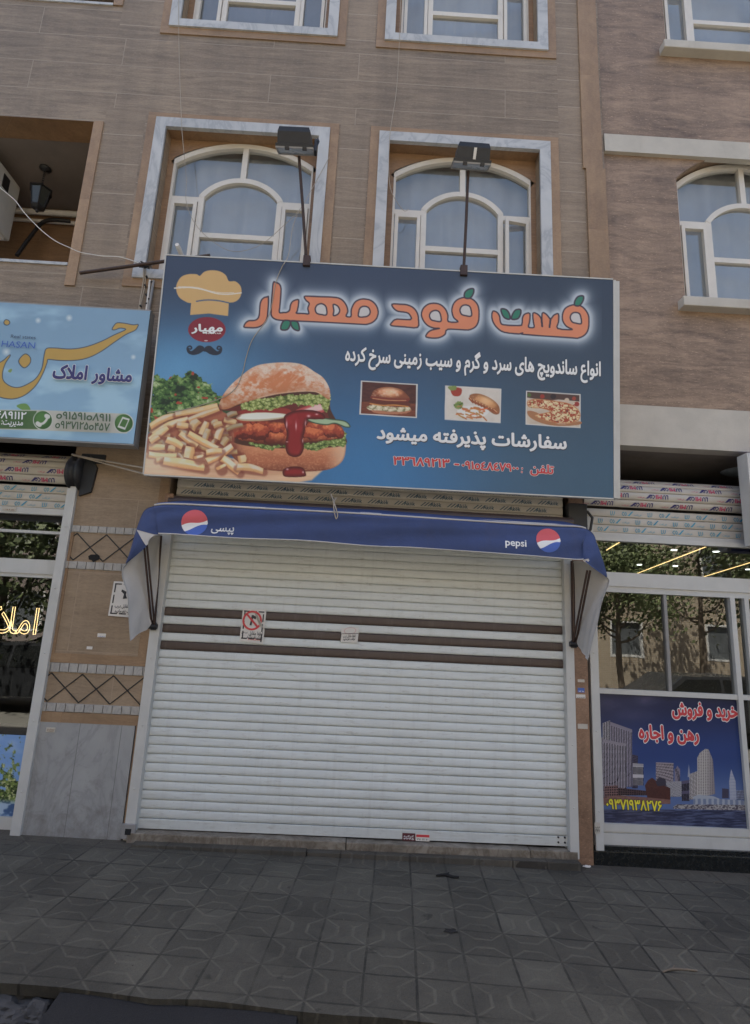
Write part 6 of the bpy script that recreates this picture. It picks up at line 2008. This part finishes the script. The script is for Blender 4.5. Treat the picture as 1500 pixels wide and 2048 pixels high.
m.build('clip', M['black'], con)
m = MB()
rr = random.Random(3)
o = at(*K4(1020, 412), -.09)
for k in range(9):
    pts = [o + Vector((rr.uniform(-.05, .05), rr.uniform(-.02, .02), rr.uniform(-.025, .025))) for _ in range(7)]
    m.tube(spline(pts, 5), .004, 5)
m.build('wire_knot', M['black'], con)
C5 = lambda u, v: (u * .50667, v * .50667)
C6 = lambda u, v: (740 + u * .50667, v * .50667)
S6 = lambda u, v: (280 + u * .29333, 500 + v * .29333)
def cable(pts, r, mat, label):
    P = [Vector(p) for p in pts]
    t = MB().tube(spline(P, 8), r, 6).build('cable', M[mat], loc=tuple(P[0]))
    return tag(t, label, 'cable')
w1 = [at(*C5(*p), y) for p, y in (((706, -60), -.04), ((705, 60), -.04), ((708, 250), -.03), ((716, 470), -.05), ((722, 560), -.06), ((735, 700), -.05), ((736, 800), -.05), ((775, 890), -.07), ((850, 960), -.1), ((930, 993), -.12), ((1030, 965), -.1), ((1120, 890), -.08), ((1185, 825), -.06), ((1240, 730), -.05), ((1300, 620), -.04))]
cable(w1, .0028, 'cable', 'thin beige cable sagging in a loop across the arched window above the cook hat')
w2 = [at(*C5(*p), y) for p, y in (((1180, 830), -.06), ((1155, 900), -.1), ((1140, 1000), -.2))] + [at(*C5(1122, 1040), -.5)] + [sp(*S6(*p), .012) for p in ((975, 110), (930, 220), (895, 400), (860, 490), (770, 612), (725, 740), (705, 830), (665, 930), (610, 985), (540, 1020), (440, 1055), (310, 1090), (190, 1112))]
cable(w2, .0034, 'cable', 'thin pale cable trailing over the face of the big sign and the burger picture')
w3 = [at(*C6(*p), y) for p, y in (((122, -60), -.04), ((120, 60), -.04), ((114, 200), -.045), ((104, 360), -.03), ((80, 520), -.05), ((74, 640), -.06), ((80, 740), -.05), ((108, 800), -.03), ((135, 832), .02), ((152, 826), .08))]
cable(w3, .0028, 'cable', 'thin pale cable hanging straight down the wall to the middle arched window')
L3 = lambda u, v: (u * .16117, 230 + v * .16117)
w4 = [at(*L3(*p), -.06) for p in ((-200, 720), (0, 900), (120, 1000), (200, 1075), (300, 1210), (430, 1350), (560, 1470), (700, 1570), (860, 1645))] + [at(*K4(*p), -.035) for p in ((130, 232), (280, 262), (450, 288), (640, 296), (760, 320), (880, 360), (980, 402))]
cable(w4, .0036, 'paper', 'white cable sagging across the balcony opening to the dark bar')
cable([at(*C5(755, 640), .17), at(*C5(766, 700), .17), at(*C5(768, 770), .17)], .003, 'dark_cable', 'short dark wire end in front of the upper left pane of the cable-crossed window') if False else None

# ------------------------------------------------------------------ balcony: lantern, air conditioner, pipes
top = on_level(*L3(565, 655), 6.28)
LT = thing('lantern', 'black six-sided lantern hanging from the balcony ceiling', 'lantern', tuple(top))
m = MB(); m.lathe([(.0, .0), (.055, -.002), (.06, -.02), (.03, -.035), (.012, -.05)], top, 'z', 12); m.build('ceiling_rose', M['black'], LT)
m = MB()
for k in range(6):
    c_ = top + Vector((0, 0, -.05 - .028 * k - .014))
    rg = [c_ + Vector((.011 * math.cos(a) * (k % 2), .011 * math.cos(a) * ((k + 1) % 2), .019 * math.sin(a))) for a in np.linspace(0, 6.283, 9)]
    m.tube(rg, .003, 5, caps=False)
m.build('chain', M['black'], LT)
lc = top + Vector((0, 0, -.36))
m = MB()
m.lathe([(.012, .15), (.03, .135), (.115, .085), (.12, .072), (.10, .070)], lc, 'z', 6, False)
m.lathe([(.07, -.115), (.072, -.13), (.05, -.15), (.02, -.165), (.012, -.19), (0, -.195)], lc, 'z', 6, False)
for k in range(6):
    a = 2 * math.pi * k / 6
    m.tube([lc + Vector((.104 * math.cos(a), .104 * math.sin(a), .075)), lc + Vector((.068 * math.cos(a), .068 * math.sin(a), -.12))], .006, 5)
m.build('lantern_frame', M['black'], LT)
m = MB(); m.lathe([(.098, .072), (.064, -.118)], lc, 'z', 6, False); m.build('lantern_glass', M['smoked_glass'], LT)
AC = thing('air_conditioner', 'white air conditioner unit standing in the balcony beside the lantern', 'air conditioner', (-4.2, .5, 4.9))
bt, bb = at(*L3(245, 905), .78), at(*L3(135, 1575), .78)
m = MB(); xr = (bt.x + bb.x) / 2
m.bevbox(xr - .85, xr, .24, .78, bb.z, bt.z, .02); m.build('casing', M['alu'], AC)
m = MB(); m.bevbox(xr - .80, xr - .02, .40, .72, bb.z - .03, bb.z, .005); m.build('feet', M['paper'], AC)
m = MB(); m.box(xr - .001, xr + .006, .50, .60, bt.z - .22, bt.z - .07); m.build('side_grip', M['black'], AC)
m = MB(); cz_ = (bt.z + bb.z) / 2
for r_ in (.05, .09, .13, .17, .21): m.tube([(xr - .45 + r_ * math.cos(a), .225, cz_ + r_ * math.sin(a)) for a in np.linspace(0, 6.283, 25)], .004, 5, caps=False)
m.lathe([(0, .236), (.23, .236)], (xr - .45, 0, cz_), 'y', 24); m.build('fan_grille', M['black'], AC)
PB = thing('conduit', 'white pipes running under the balcony ceiling beside the lantern', 'conduit', (-3.4, 1.2, 6.1))
MB().tube([(-5, 1.2, 6.19), (-2.82, 1.2, 6.19)], .035, 8).build('conduit_pipe', M['paper'], PB)
MB().tube([(-5, 1.21, 6.09), (-2.82, 1.21, 6.07)], .022, 8).build('conduit_pipe', M['paper'], PB)
hose = spline([(xr + .35, 1.18, 6.08), (xr + .12, 1.1, 6.0), (xr + .05, 1.0, 5.7), (xr + .02, .9, 5.4)], 6)
MB().tube(hose, .022, 8).build('hose', M['black'], PB)

# ------------------------------------------------------------------ round lamp under the soffit of the right shop
p = on_level(1470, 912, 3.25)
CL = thing('ceiling_lamp', 'round brass-rimmed lamp under the soffit above the glazed shop', 'ceiling lamp', (p.x, p.y + .1, 3.25))
c_ = Vector((at(1480, 935, .55).x, .55, at(1480, 932, .55).z))
m = MB(); m.lathe([(.02, .08), (.16, .06), (.20, .02), (.205, -.01), (.185, -.02)], c_, 'z', 28); m.build('rim', plain('old_brass', ph(112, 88, 58), .45, .3), CL)
m = MB(); m.lathe([(.185, -.015), (.17, -.055), (.11, -.085), (0, -.095)], c_, 'z', 28); m.build('glass_bowl', M['lens'], CL)
m = MB(); m.tube([c_ + Vector((0, 0, .07)), c_ + Vector((0, 0, 3.27 - c_.z))], .03, 8); m.bevbox(c_.x - .10, c_.x + .02, c_.y - .08, c_.y + .05, c_.z + .12, c_.z + .19, .01); m.build('mount', M['brown'], CL)

# ------------------------------------------------------------------ stickers and notices
def notice(name, label, cat, tl, tr, br, bl, y, rows_, border=None, mat='paper', loc=None):
    P = [at(*p, y) for p in (tl, tr, br, bl)]
    t = thing(name, label, cat, tuple((P[0] + P[2]) / 2))
    n = 7
    m = MB()
    rr_ = random.Random(int(tl[0]))
    m.quad(*P); m.quad(*[p + Vector((0, .0012, 0)) for p in P[::-1]])
    m.build('sheet', M[mat], t)
    e = (P[1] - P[0]).normalized(); u = (P[0] - P[3]).normalized(); W_ = (P[1] - P[0]).length; H_ = (P[0] - P[3]).length
    if border:
        b = MB(); k = .010; f = .030
        for s in range(3):
            a0, a1 = .06 + .31 * s, .06 + .31 * s + .24
            for (o, d, nn) in ((P[3] + u * f * .5, e, u), (P[0] - u * f * .5, e, -u)):
                b.obox(o + d * (W_ * a0) + Vector((0, -.001, 0)), d * (W_ * (a1 - a0)), nn * k, (0, -.0006, 0))
            for (o, d, nn) in ((P[3] + e * f * .5, u, e), (P[2] - e * f * .5, u, -e)):
                b.obox(o + d * (H_ * a0) + Vector((0, -.001, 0)), d * (H_ * (a1 - a0)), nn * k, (0, -.0006, 0))
        b.build('dashed_border', M['black_ink'], t)
    for s, fx, fz, w_, h_, mt, per in rows_:
        mb = MB(); put_text(mb, s, P[3] + e * (W_ * fx) + u * (H_ * fz) + Vector((0, -.0015, 0)), e, u, W_ * w_, h_, .02, per, res=2)
        mb.build('lettering', M[mt], t)
    return t, P, e, u, W_, H_
K8 = lambda u, v: (440 + u * .21333, 1200 + v * .21333)
NY = SY - .010
t, P, e, u, W_, H_ = notice('parking_notice', 'peeling no parking notice with a red circle on the dark slats of the shutter', 'notice', K8(215, 78), K8(436, 92), K8(404, 414), K8(182, 380), NY,
    [('لطفا مقابل', .36, .20, .58, .028, 'black_ink', True), ('درب منزل', .05, .24, .26, .018, 'black_ink', True), ('پارک نفرمایید', .28, .09, .66, .026, 'black_ink', True), ('PARKING', .36, .035, .5, .016, 'red_ink', False)], True)
def prohibition(t, c, r):
    m = MB(); n = 40
    ring_ = [(c + e * (rr_ * math.cos(2 * math.pi * k / n)) + u * (rr_ * math.sin(2 * math.pi * k / n)) + Vector((0, -.0018, 0))) for k in range(n) for rr_ in (r, r * .80)]
    m.add(ring_, [(2 * k, 2 * ((k + 1) % n), 2 * ((k + 1) % n) + 1, 2 * k + 1) for k in range(n)])
    d = (e - u).normalized(); nn = (e + u).normalized()
    m.add([c - d * r * .85 + nn * r * .1 + Vector((0, -.002, 0)), c + d * r * .85 + nn * r * .1 + Vector((0, -.002, 0)), c + d * r * .85 - nn * r * .1 + Vector((0, -.002, 0)), c - d * r * .85 - nn * r * .1 + Vector((0, -.002, 0))], [(0, 1, 2, 3)])
    m.build('prohibition_ring', M['red_ink'], t)
    m = MB(); m.add([c + e * a + u * b + Vector((0, -.0016, 0)) for a, b in ((-r * .22, -r * .5), (-r * .02, -r * .5), (r * .10, r * .55), (-r * .10, r * .55))], [(0, 1, 2, 3)])
    m.add([c + e * a + u * b + Vector((0, -.0016, 0)) for a, b in ((r * .06, r * .25), (r * .10, r * .55), (r * .38, r * .42), (r * .34, r * .12))], [(0, 1, 2, 3)])
    m.build('symbol', M['black_ink'], t)
prohibition(t, at(*K8(302, 192), NY - .001), .078)
cl = [[at(*K8(325, 122), NY - .003), at(*K8(345, 132), NY - .02), at(*K8(352, 150), NY - .006)], [at(*K8(348, 190), NY - .003), at(*K8(375, 195), NY - .022), at(*K8(385, 215), NY - .006)], [at(*K8(372, 246), NY - .003), at(*K8(402, 262), NY - .012), at(*K8(418, 276), NY - .004)]]
cloth([[tuple(p) for p in r] for r in cl], M['film'], 'peeled_corner', t, 5, 5, .001)
t, P, e, u, W_, H_ = notice('parking_notice', 'small faded notice with black lettering on the dark slats right of the peeling one', 'notice', K8(1142, 262), K8(1304, 258), K8(1290, 402), K8(1124, 392), NY,
    [('لطفا مقابل درب', .14, .32, .72, .022, 'black_ink', True), ('توقف نفرمایید', .16, .12, .7, .02, 'black_ink', True)], None)
m = MB(); m.obox(P[3] + u * (H_ * .56) + Vector((0, -.002, 0)), e * W_, u * .004, (0, -.001, 0)); m.obox(P[3] + Vector((0, -.002, 0)), e * .004, u * H_ * .56, (0, -.001, 0)); m.build('printed_line', M['black_ink'], t)
m = MB(); n = 24; c_ = P[3] + e * (W_ * .5) + u * (H_ * .78) + Vector((0, -.0015, 0))
m.add([c_ + e * (a_ * math.cos(2 * math.pi * k / n)) + u * (a_ * .55 * math.sin(2 * math.pi * k / n)) for k in range(n) for a_ in (.05, .043)], [(2 * k, 2 * ((k + 1) % n), 2 * ((k + 1) % n) + 1, 2 * k + 1) for k in range(n)])
m.build('faded_ring', plain('faded_red', ph(176, 150, 148), .6, .1), t)
t, P, e, u, W_, H_ = notice('parking_notice', 'white no parking notice on the stone pillar half hidden behind the awning flap', 'notice', B1(648, 462), B1(810, 470), B1(785, 672), B1(614, 658), -.008,
    [('لطفا مقابل درب', .18, .25, .74, .026, 'black_ink', True), ('توقف نفرمایید', .20, .11, .7, .024, 'black_ink', True)], True)
m = MB(); m.add([at(*B1(*p), -.0105) for p in ((684, 560), (698, 562), (705, 535), (690, 520), (694, 508), (720, 522), (716, 540), (722, 560), (706, 562))], [(0, 1, 2, 8), (2, 3, 4, 5), (2, 5, 6, 8), (6, 7, 8)]); m.build('symbol', M['black_ink'], t)
def small(label, a, b, y, mat, band=None, txt=None, tm='white_ink', per=True):
    P = [at(*a, y), at(*b, y)]
    t = thing('sticker', label, 'sticker', tuple(P[0]))
    m = MB(); m.box(P[0].x, P[1].x, y, y + .002, P[1].z, P[0].z); m.build('sheet', M[mat], t)
    h = P[0].z - P[1].z; w_ = P[1].x - P[0].x
    if band:
        m = MB(); m.box(P[0].x + .002, P[1].x - .002, y - .001, y, P[0].z - h * .42, P[0].z - h * .06); m.build('colour_band', M[band], t)
    if txt:
        for k, s in enumerate(txt):
            mb = MB(); put_text(mb, s, (P[0].x + w_ * .1, y - .0015, P[1].z + h * (.14 + .36 * k)), (1, 0, 0), (0, 0, 1), w_ * .8, h * .24, .02, per, res=1); mb.build('lettering', M[tm], t)
BYs = SY - .012
small('dark red sticker with white print at the foot of the shutter', (805, 1666), (830, 1682), BYs, 'red_dark', None, ['۳۳۴۵', 'کرکره'])if 'red_dark' in M else None
M['red_dark'] = plain('dark_red_ink', ph(74, 30, 36), .5, .15)
small('dark red sticker with white print at the foot of the shutter', (805, 1666), (830, 1682), BYs, 'red_dark', None, ['۳۳۴۵', 'کرکره'])
small('white sticker with a red band and dark digits at the foot of the shutter', (832, 1668), (859, 1683), BYs, 'paper', 'red_ink', ['۳۷ ۲۲ ۲۰'], 'black_ink', False)
small('blue and white sticker on the rough pillar right of the shutter', C8(196, 690), C8(244, 724), .008, 'blue_ink', None, ['۱۲۵'], 'white_ink', False)
small('white sticker just below the blue one on the rough pillar', C8(184, 736), C8(250, 766), .008, 'paper', None, ['ایمن'], 'black_ink')
small('torn pale paper label halfway down the rough pillar', C8(196, 944), C8(266, 982), .008, 'film')
small('faded lilac label near the top of the rough pillar', C8(196, 630), C8(244, 652), .008, 'film')
small('small white label with blue print on the stone pillar below the hidden notice', B1(556, 758), B1(600, 782), -.004, 'paper', None, ['نصاب'], 'blue_ink')
small('tiny torn white paper scrap on the stone pillar', B1(494, 832), B1(524, 850), -.004, 'paper')
small('brown print stamp at the top of the marble base panel', B1(264, 1292), B1(312, 1322), -.013, 'film', None, ['۹۱۵۴', 'تخلیه'], 'rough_stone')
small('torn sticker at the foot of the guide rail beside the skyline poster', C8(314, 1640), C8(356, 1720), .026, 'film', None, ['۳۳۶', 'درب'], 'black_ink')
small('little beige maker plate on the shutter with the pulley wheel', (5, 1012), (31, 1022), .05, 'film', None, ['۰۹۱۵'], 'rough_stone', False)

# ------------------------------------------------------------------ on the pavement
M['grit'] = plain('grit', ph(92, 86, 78), .9, .6, 30)
M['bark_pale'] = plain('dry_bark', ph(96, 86, 74), .9, .3, 9)
def litter(label, name, cat, px_, mat, size, seed, flat=.3):
    p = on_level(*px_, -.012)
    p.z = GZ(p.x) + .004
    rr_ = random.Random(seed)
    bm = bmesh.new(); bmesh.ops.create_icosphere(bm, subdivisions=3, radius=1.0)
    for v in bm.verts:
        n_ = v.co.normalized()
        k = 1 + .35 * math.sin(n_.x * 4 + seed) * math.sin(n_.y * 5 + seed * 2) + .12 * math.sin(n_.z * 9 + n_.x * 11)
        v.co = Vector((p.x + n_.x * size[0] * k, p.y + n_.y * size[1] * k, p.z + max(-.2, n_.z) * size[1] * flat * k))
    m = MB(); m.bm(bm)
    return tag(m.build(name, M[mat], loc=tuple(p)), label, cat)
litter('crumpled white paper scrap at the foot of the rough pillar', 'paper_scrap', 'litter', (1174, 1724), 'paper', (.026, .014), 2, .6)
K9 = lambda u, v: (750 + u * .5, 1600 + v * .5)
for pts, lab, r in (([(1150, 668), (1185, 660), (1220, 656), (1288, 664)], 'pale dry twig lying across a paving joint', .006), ([(245, 298), (280, 296), (310, 302), (336, 305)], 'dark dry twig lying near the shutter threshold', .010)):
    P = []
    for k, q_ in enumerate(pts):
        v = on_level(*K9(*q_), -.02); v.z = GZ(v.x) + r * .7 + .003 * (k % 2); P.append(v)
    m = MB(); m.tube(spline(P, 5), [r * (.6 + .5 * math.sin(3 * i / 15)) for i in range(16)], 6)
    m.tube([P[1], P[1] + Vector((.03, .025, .004))], r * .5, 5)
    tag(m.build('twig', M['bark_pale'] if 'pale' in lab else M['earth'], loc=tuple(P[0])), lab, 'twig')
litter('dark flattened lump stuck to the paving in front of the shutter', 'dirt_lump', 'litter', K9(303, 508), 'earth', (.034, .024), 5, .12)
grit = MB()
rr = random.Random(12)
for k in range(520):
    x = rr.uniform(-3.4, 3.6)
    y = -.06 - abs(rr.gauss(0, .12)) if k % 2 else rr.uniform(KY(x) + .03, -.1)
    r = rr.uniform(.0015, .0045) * (1.5 if k % 17 == 0 else 1)
    z = GZ(x) + r * .4
    a = rr.uniform(0, 3)
    vs = [(x + r * math.cos(a + t) * rr.uniform(.7, 1.6), y + r * math.sin(a + t) * rr.uniform(.7, 1.4), z) for t in (0, 1.57, 3.14, 4.71)] + [(x, y, z + r * rr.uniform(.5, 1)), (x, y, z - r)]
    grit.add(vs, [(0, 1, 4), (1, 2, 4), (2, 3, 4), (3, 0, 4), (1, 0, 5), (2, 1, 5), (3, 2, 5), (0, 3, 5)])
tag(grit.build('grit', M['grit']), 'loose grit scattered over the pavement and along the shop step', 'grit', kind='stuff')
# broken kerb pieces in the gap at the left
for k, (q_, s_, lab) in enumerate((((20, 2012), (.17, .11, .085), 'biggest rough chunk of broken kerb in the gap beside the ramp'), ((70, 2030), (.11, .09, .07), 'middle-sized rough chunk of broken kerb next to the asphalt ramp'), ((96, 2004), (.07, .06, .045), 'small rough chunk of broken kerb against the pavement edge'))):
    p = on_level(*q_, -.12); p.z = -.14
    bm = bmesh.new(); bmesh.ops.create_icosphere(bm, subdivisions=4, radius=1.0)
    for v in bm.verts:
        n_ = v.co.copy()
        f = 1 + .22 * math.sin(n_.x * 5 + k) * math.sin(n_.y * 4 + 2 * k) + .12 * math.sin(n_.z * 9 + k * 3) * math.sin(n_.x * 11) + .05 * math.sin(n_.y * 23 + n_.z * 17)
        v.co = Vector((p.x + n_.x * f * s_[0], p.y + n_.y * f * s_[1], p.z + n_.z * f * s_[2]))
    m = MB(); m.bm(bm)
    tag(m.build('broken_kerb_chunk', M['kerb'], loc=tuple(p)), lab, 'rubble')

# ------------------------------------------------------------------ the far side of the street, houses, trees and cars invented for the panes to mirror
OB = thing('apartment_building', 'tan brick house across the street, mirrored in the glazed shopfront', 'building', (4, -17.2, 0))
m = MB()
wins = [(x, x + 1.3, z, z + 1.4) for z in (1.2, 4.3, 7.4) for x in (-1.5, 2.2, 5.9, 9.6, 13.3)]
wall_quads(m, -3, 16, 0, 9.6, wins, -17.2)
m.quad((-3, -17.2, 0), (-3, -26, 0), (-3, -26, 9.6), (-3, -17.2, 9.6)); m.quad((-3, -17.2, 9.6), (16, -17.2, 9.6), (16, -26, 9.6), (-3, -26, 9.6))
m.build('wall', M['brick'], OB)
for a, b, c, d in wins:
    m = MB(); frame_ring(m, a, b, c, d, .08, -17.3, -17.19); w_ = m.build('window', M['alu'], OB)
    m = MB(); m.quad((a, -17.3, c), (b, -17.3, c), (b, -17.3, d), (a, -17.3, d)); m.build('pane', M['far_glass'], w_)
OB2 = thing('apartment_building', 'plastered grey house across the street, mirrored dimly behind the neon lettering', 'building', (-9, -17.4, 0))
m = MB(); wins = [(x, x + 1.5, z, z + 1.5) for z in (1.1, 4.2, 7.3) for x in (-17, -13.5, -10, -6.5)]
wall_quads(m, -19, -3.2, 0, 10.5, wins, -17.4)
m.quad((-3.2, -17.4, 0), (-3.2, -26, 0), (-3.2, -26, 10.5), (-3.2, -17.4, 10.5))
m.build('wall', M['plaster'], OB2)
for a, b, c, d in wins:
    m = MB(); frame_ring(m, a, b, c, d, .08, -17.5, -17.39); w_ = m.build('window', M['alu'], OB2)
    m = MB(); m.quad((a, -17.5, c), (b, -17.5, c), (b, -17.5, d), (a, -17.5, d)); m.build('pane', M['far_glass'], w_)
def leaf_mat():
    t = NT('leaf_green')
    o = t.obj()
    n = t.noise(o, 3.0, 3)
    c = t.mix(t.ramp(n, [(.35, 0.), (.65, 1.)]), (.06, .085, .03), (.14, .17, .065))
    return t.fin(c, .6)
M['leaf'] = leaf_mat(); M['bark'] = plain('bark', (.12, .095, .07), .9, .3, 8)
def street_tree(x, y, h, cr, seed, label, leaves=7000, zlo=.32):
    rr_ = random.Random(seed)
    t = thing('street_tree', label, 'tree', (x, y, 0), 'street trees across the road')
    m = MB()
    m.tube(spline([(x, y, -.1), (x + rr_.uniform(-.1, .1), y, h * .35), (x + rr_.uniform(-.2, .2), y, h * .8)], 5), [.13 - .10 * i / 10 for i in range(11)], 8)
    tips = []
    for k in range(12):
        a, z = rr_.uniform(0, 6.28), h * rr_.uniform(zlo, .72)
        e_ = Vector((x + cr * .75 * math.cos(a), y + cr * .75 * math.sin(a), z + cr * rr_.uniform(.3, .9)))
        m.tube(spline([(x, y, z), ((x + e_.x) / 2, (y + e_.y) / 2, z + .25), e_], 4), [.045 - .035 * i / 8 for i in range(9)], 5)
        tips.append(e_)
    m.build('trunk', M['bark'], t)
    m = MB()
    vs, fs = [], []
    for k in range(leaves):
        c_ = rr_.choice(tips) + Vector((rr_.gauss(0, .34), rr_.gauss(0, .34), rr_.gauss(0, .38))) * cr * (.75 if leaves < 9000 else .95)
        n_ = Vector((rr_.gauss(0, 1), rr_.gauss(0, 1), rr_.gauss(0, 1))).normalized()
        a_ = n_.orthogonal().normalized() * rr_.uniform(.05, .1); b_ = n_.cross(a_)
        i = len(vs); vs += [c_ - a_, c_ + b_ * .6, c_ + a_, c_ - b_ * .6]; fs.append((i, i + 1, i + 2, i + 3))
    m.add(vs, fs); m.build('crown', M['leaf'], t)
street_tree(8.1, -13.0, 5.2, 1.4, 3, 'slim leafy street tree before the tan brick house')
street_tree(11.0, -13.6, 6.4, 2.1, 5, 'fuller, taller leafy street tree before the tan brick house')
street_tree(-8.2, -8.6, 5.4, 2.9, 7, 'dense dark street tree before the grey plastered house', 17000, .16)
# a parked car whose roof shows in the pane
PC = thing('parked_car', 'dark parked car on the road, mirrored at the foot of the shop pane', 'car', (6.6, -6.6, -.16))
prof = [(-2.1, .35), (-2.15, .62), (-1.9, .82), (-1.15, .9), (-.55, 1.38), (.75, 1.42), (1.45, .95), (2.05, .88), (2.15, .6), (2.1, .35)]
m = MB(); cx_ = 6.6
vs, fs = [], []
for k, (w_, s_) in enumerate(((-.82, 1.0), (-.78, 1.0), (.78, 1.0), (.82, 1.0))):
    for px_, pz_ in prof:
        tuck = .16 * max(0, (pz_ - .85) / .55)
        vs.append((cx_ + px_ * (.985 if k in (0, 3) else 1), -6.6 + (w_ - math.copysign(tuck, w_)), -.16 + pz_ * .9))
n = len(prof)
for k in range(3):
    for i in range(n):
        fs.append((k * n + i, k * n + (i + 1) % n, (k + 1) * n + (i + 1) % n, (k + 1) * n + i))
fs += [tuple(range(n - 1, -1, -1)), tuple(range(3 * n, 4 * n))]
m.add(vs, fs); m.build('body', plain('car_paint', (.03, .032, .035), .25, .1), PC)
m = MB()
for sy in (-.835, .835):
    yy = -6.6 + sy * .92
    m.add([(cx_ + a, -6.6 + sy * (.99 - .18 * max(0, (b - .85) / .55)), -.16 + b * .9) for a, b in ((-1.0, .93), (-.5, 1.32), (.1, 1.35), (.1, .93))], [(0, 1, 2, 3)])
    m.add([(cx_ + a, -6.6 + sy * (.99 - .18 * max(0, (b - .85) / .55)), -.16 + b * .9) for a, b in ((.16, .93), (.16, 1.35), (.7, 1.35), (1.3, .95))], [(0, 1, 2, 3)])
m.build('side_window', M['granite'], PC)
for a in (-1.3, 1.32):
    for sy in (-.74, .74):
        m = MB(); m.lathe([(.0, -.1), (.2, -.1), (.31, -.08), (.32, 0), (.31, .08), (.2, .1), (0, .1)], (cx_ + a, -6.6 + sy, .16), 'y', 20); m.build('wheel', M['black'], PC)

def copy_thing(o, off, label):
    c = o.copy(); COL.objects.link(c); c.location = Vector(o.location) + off; c['label'] = label
    for ch in o.children:
        d = ch.copy(); COL.objects.link(d); d.parent = c
    return c
PC['group'] = 'cars parked on the road'
copy_thing(PC, Vector((-13.2, -.4, 0)), 'dark parked car on the road, mirrored below the neon lettering')  # parked_car.001
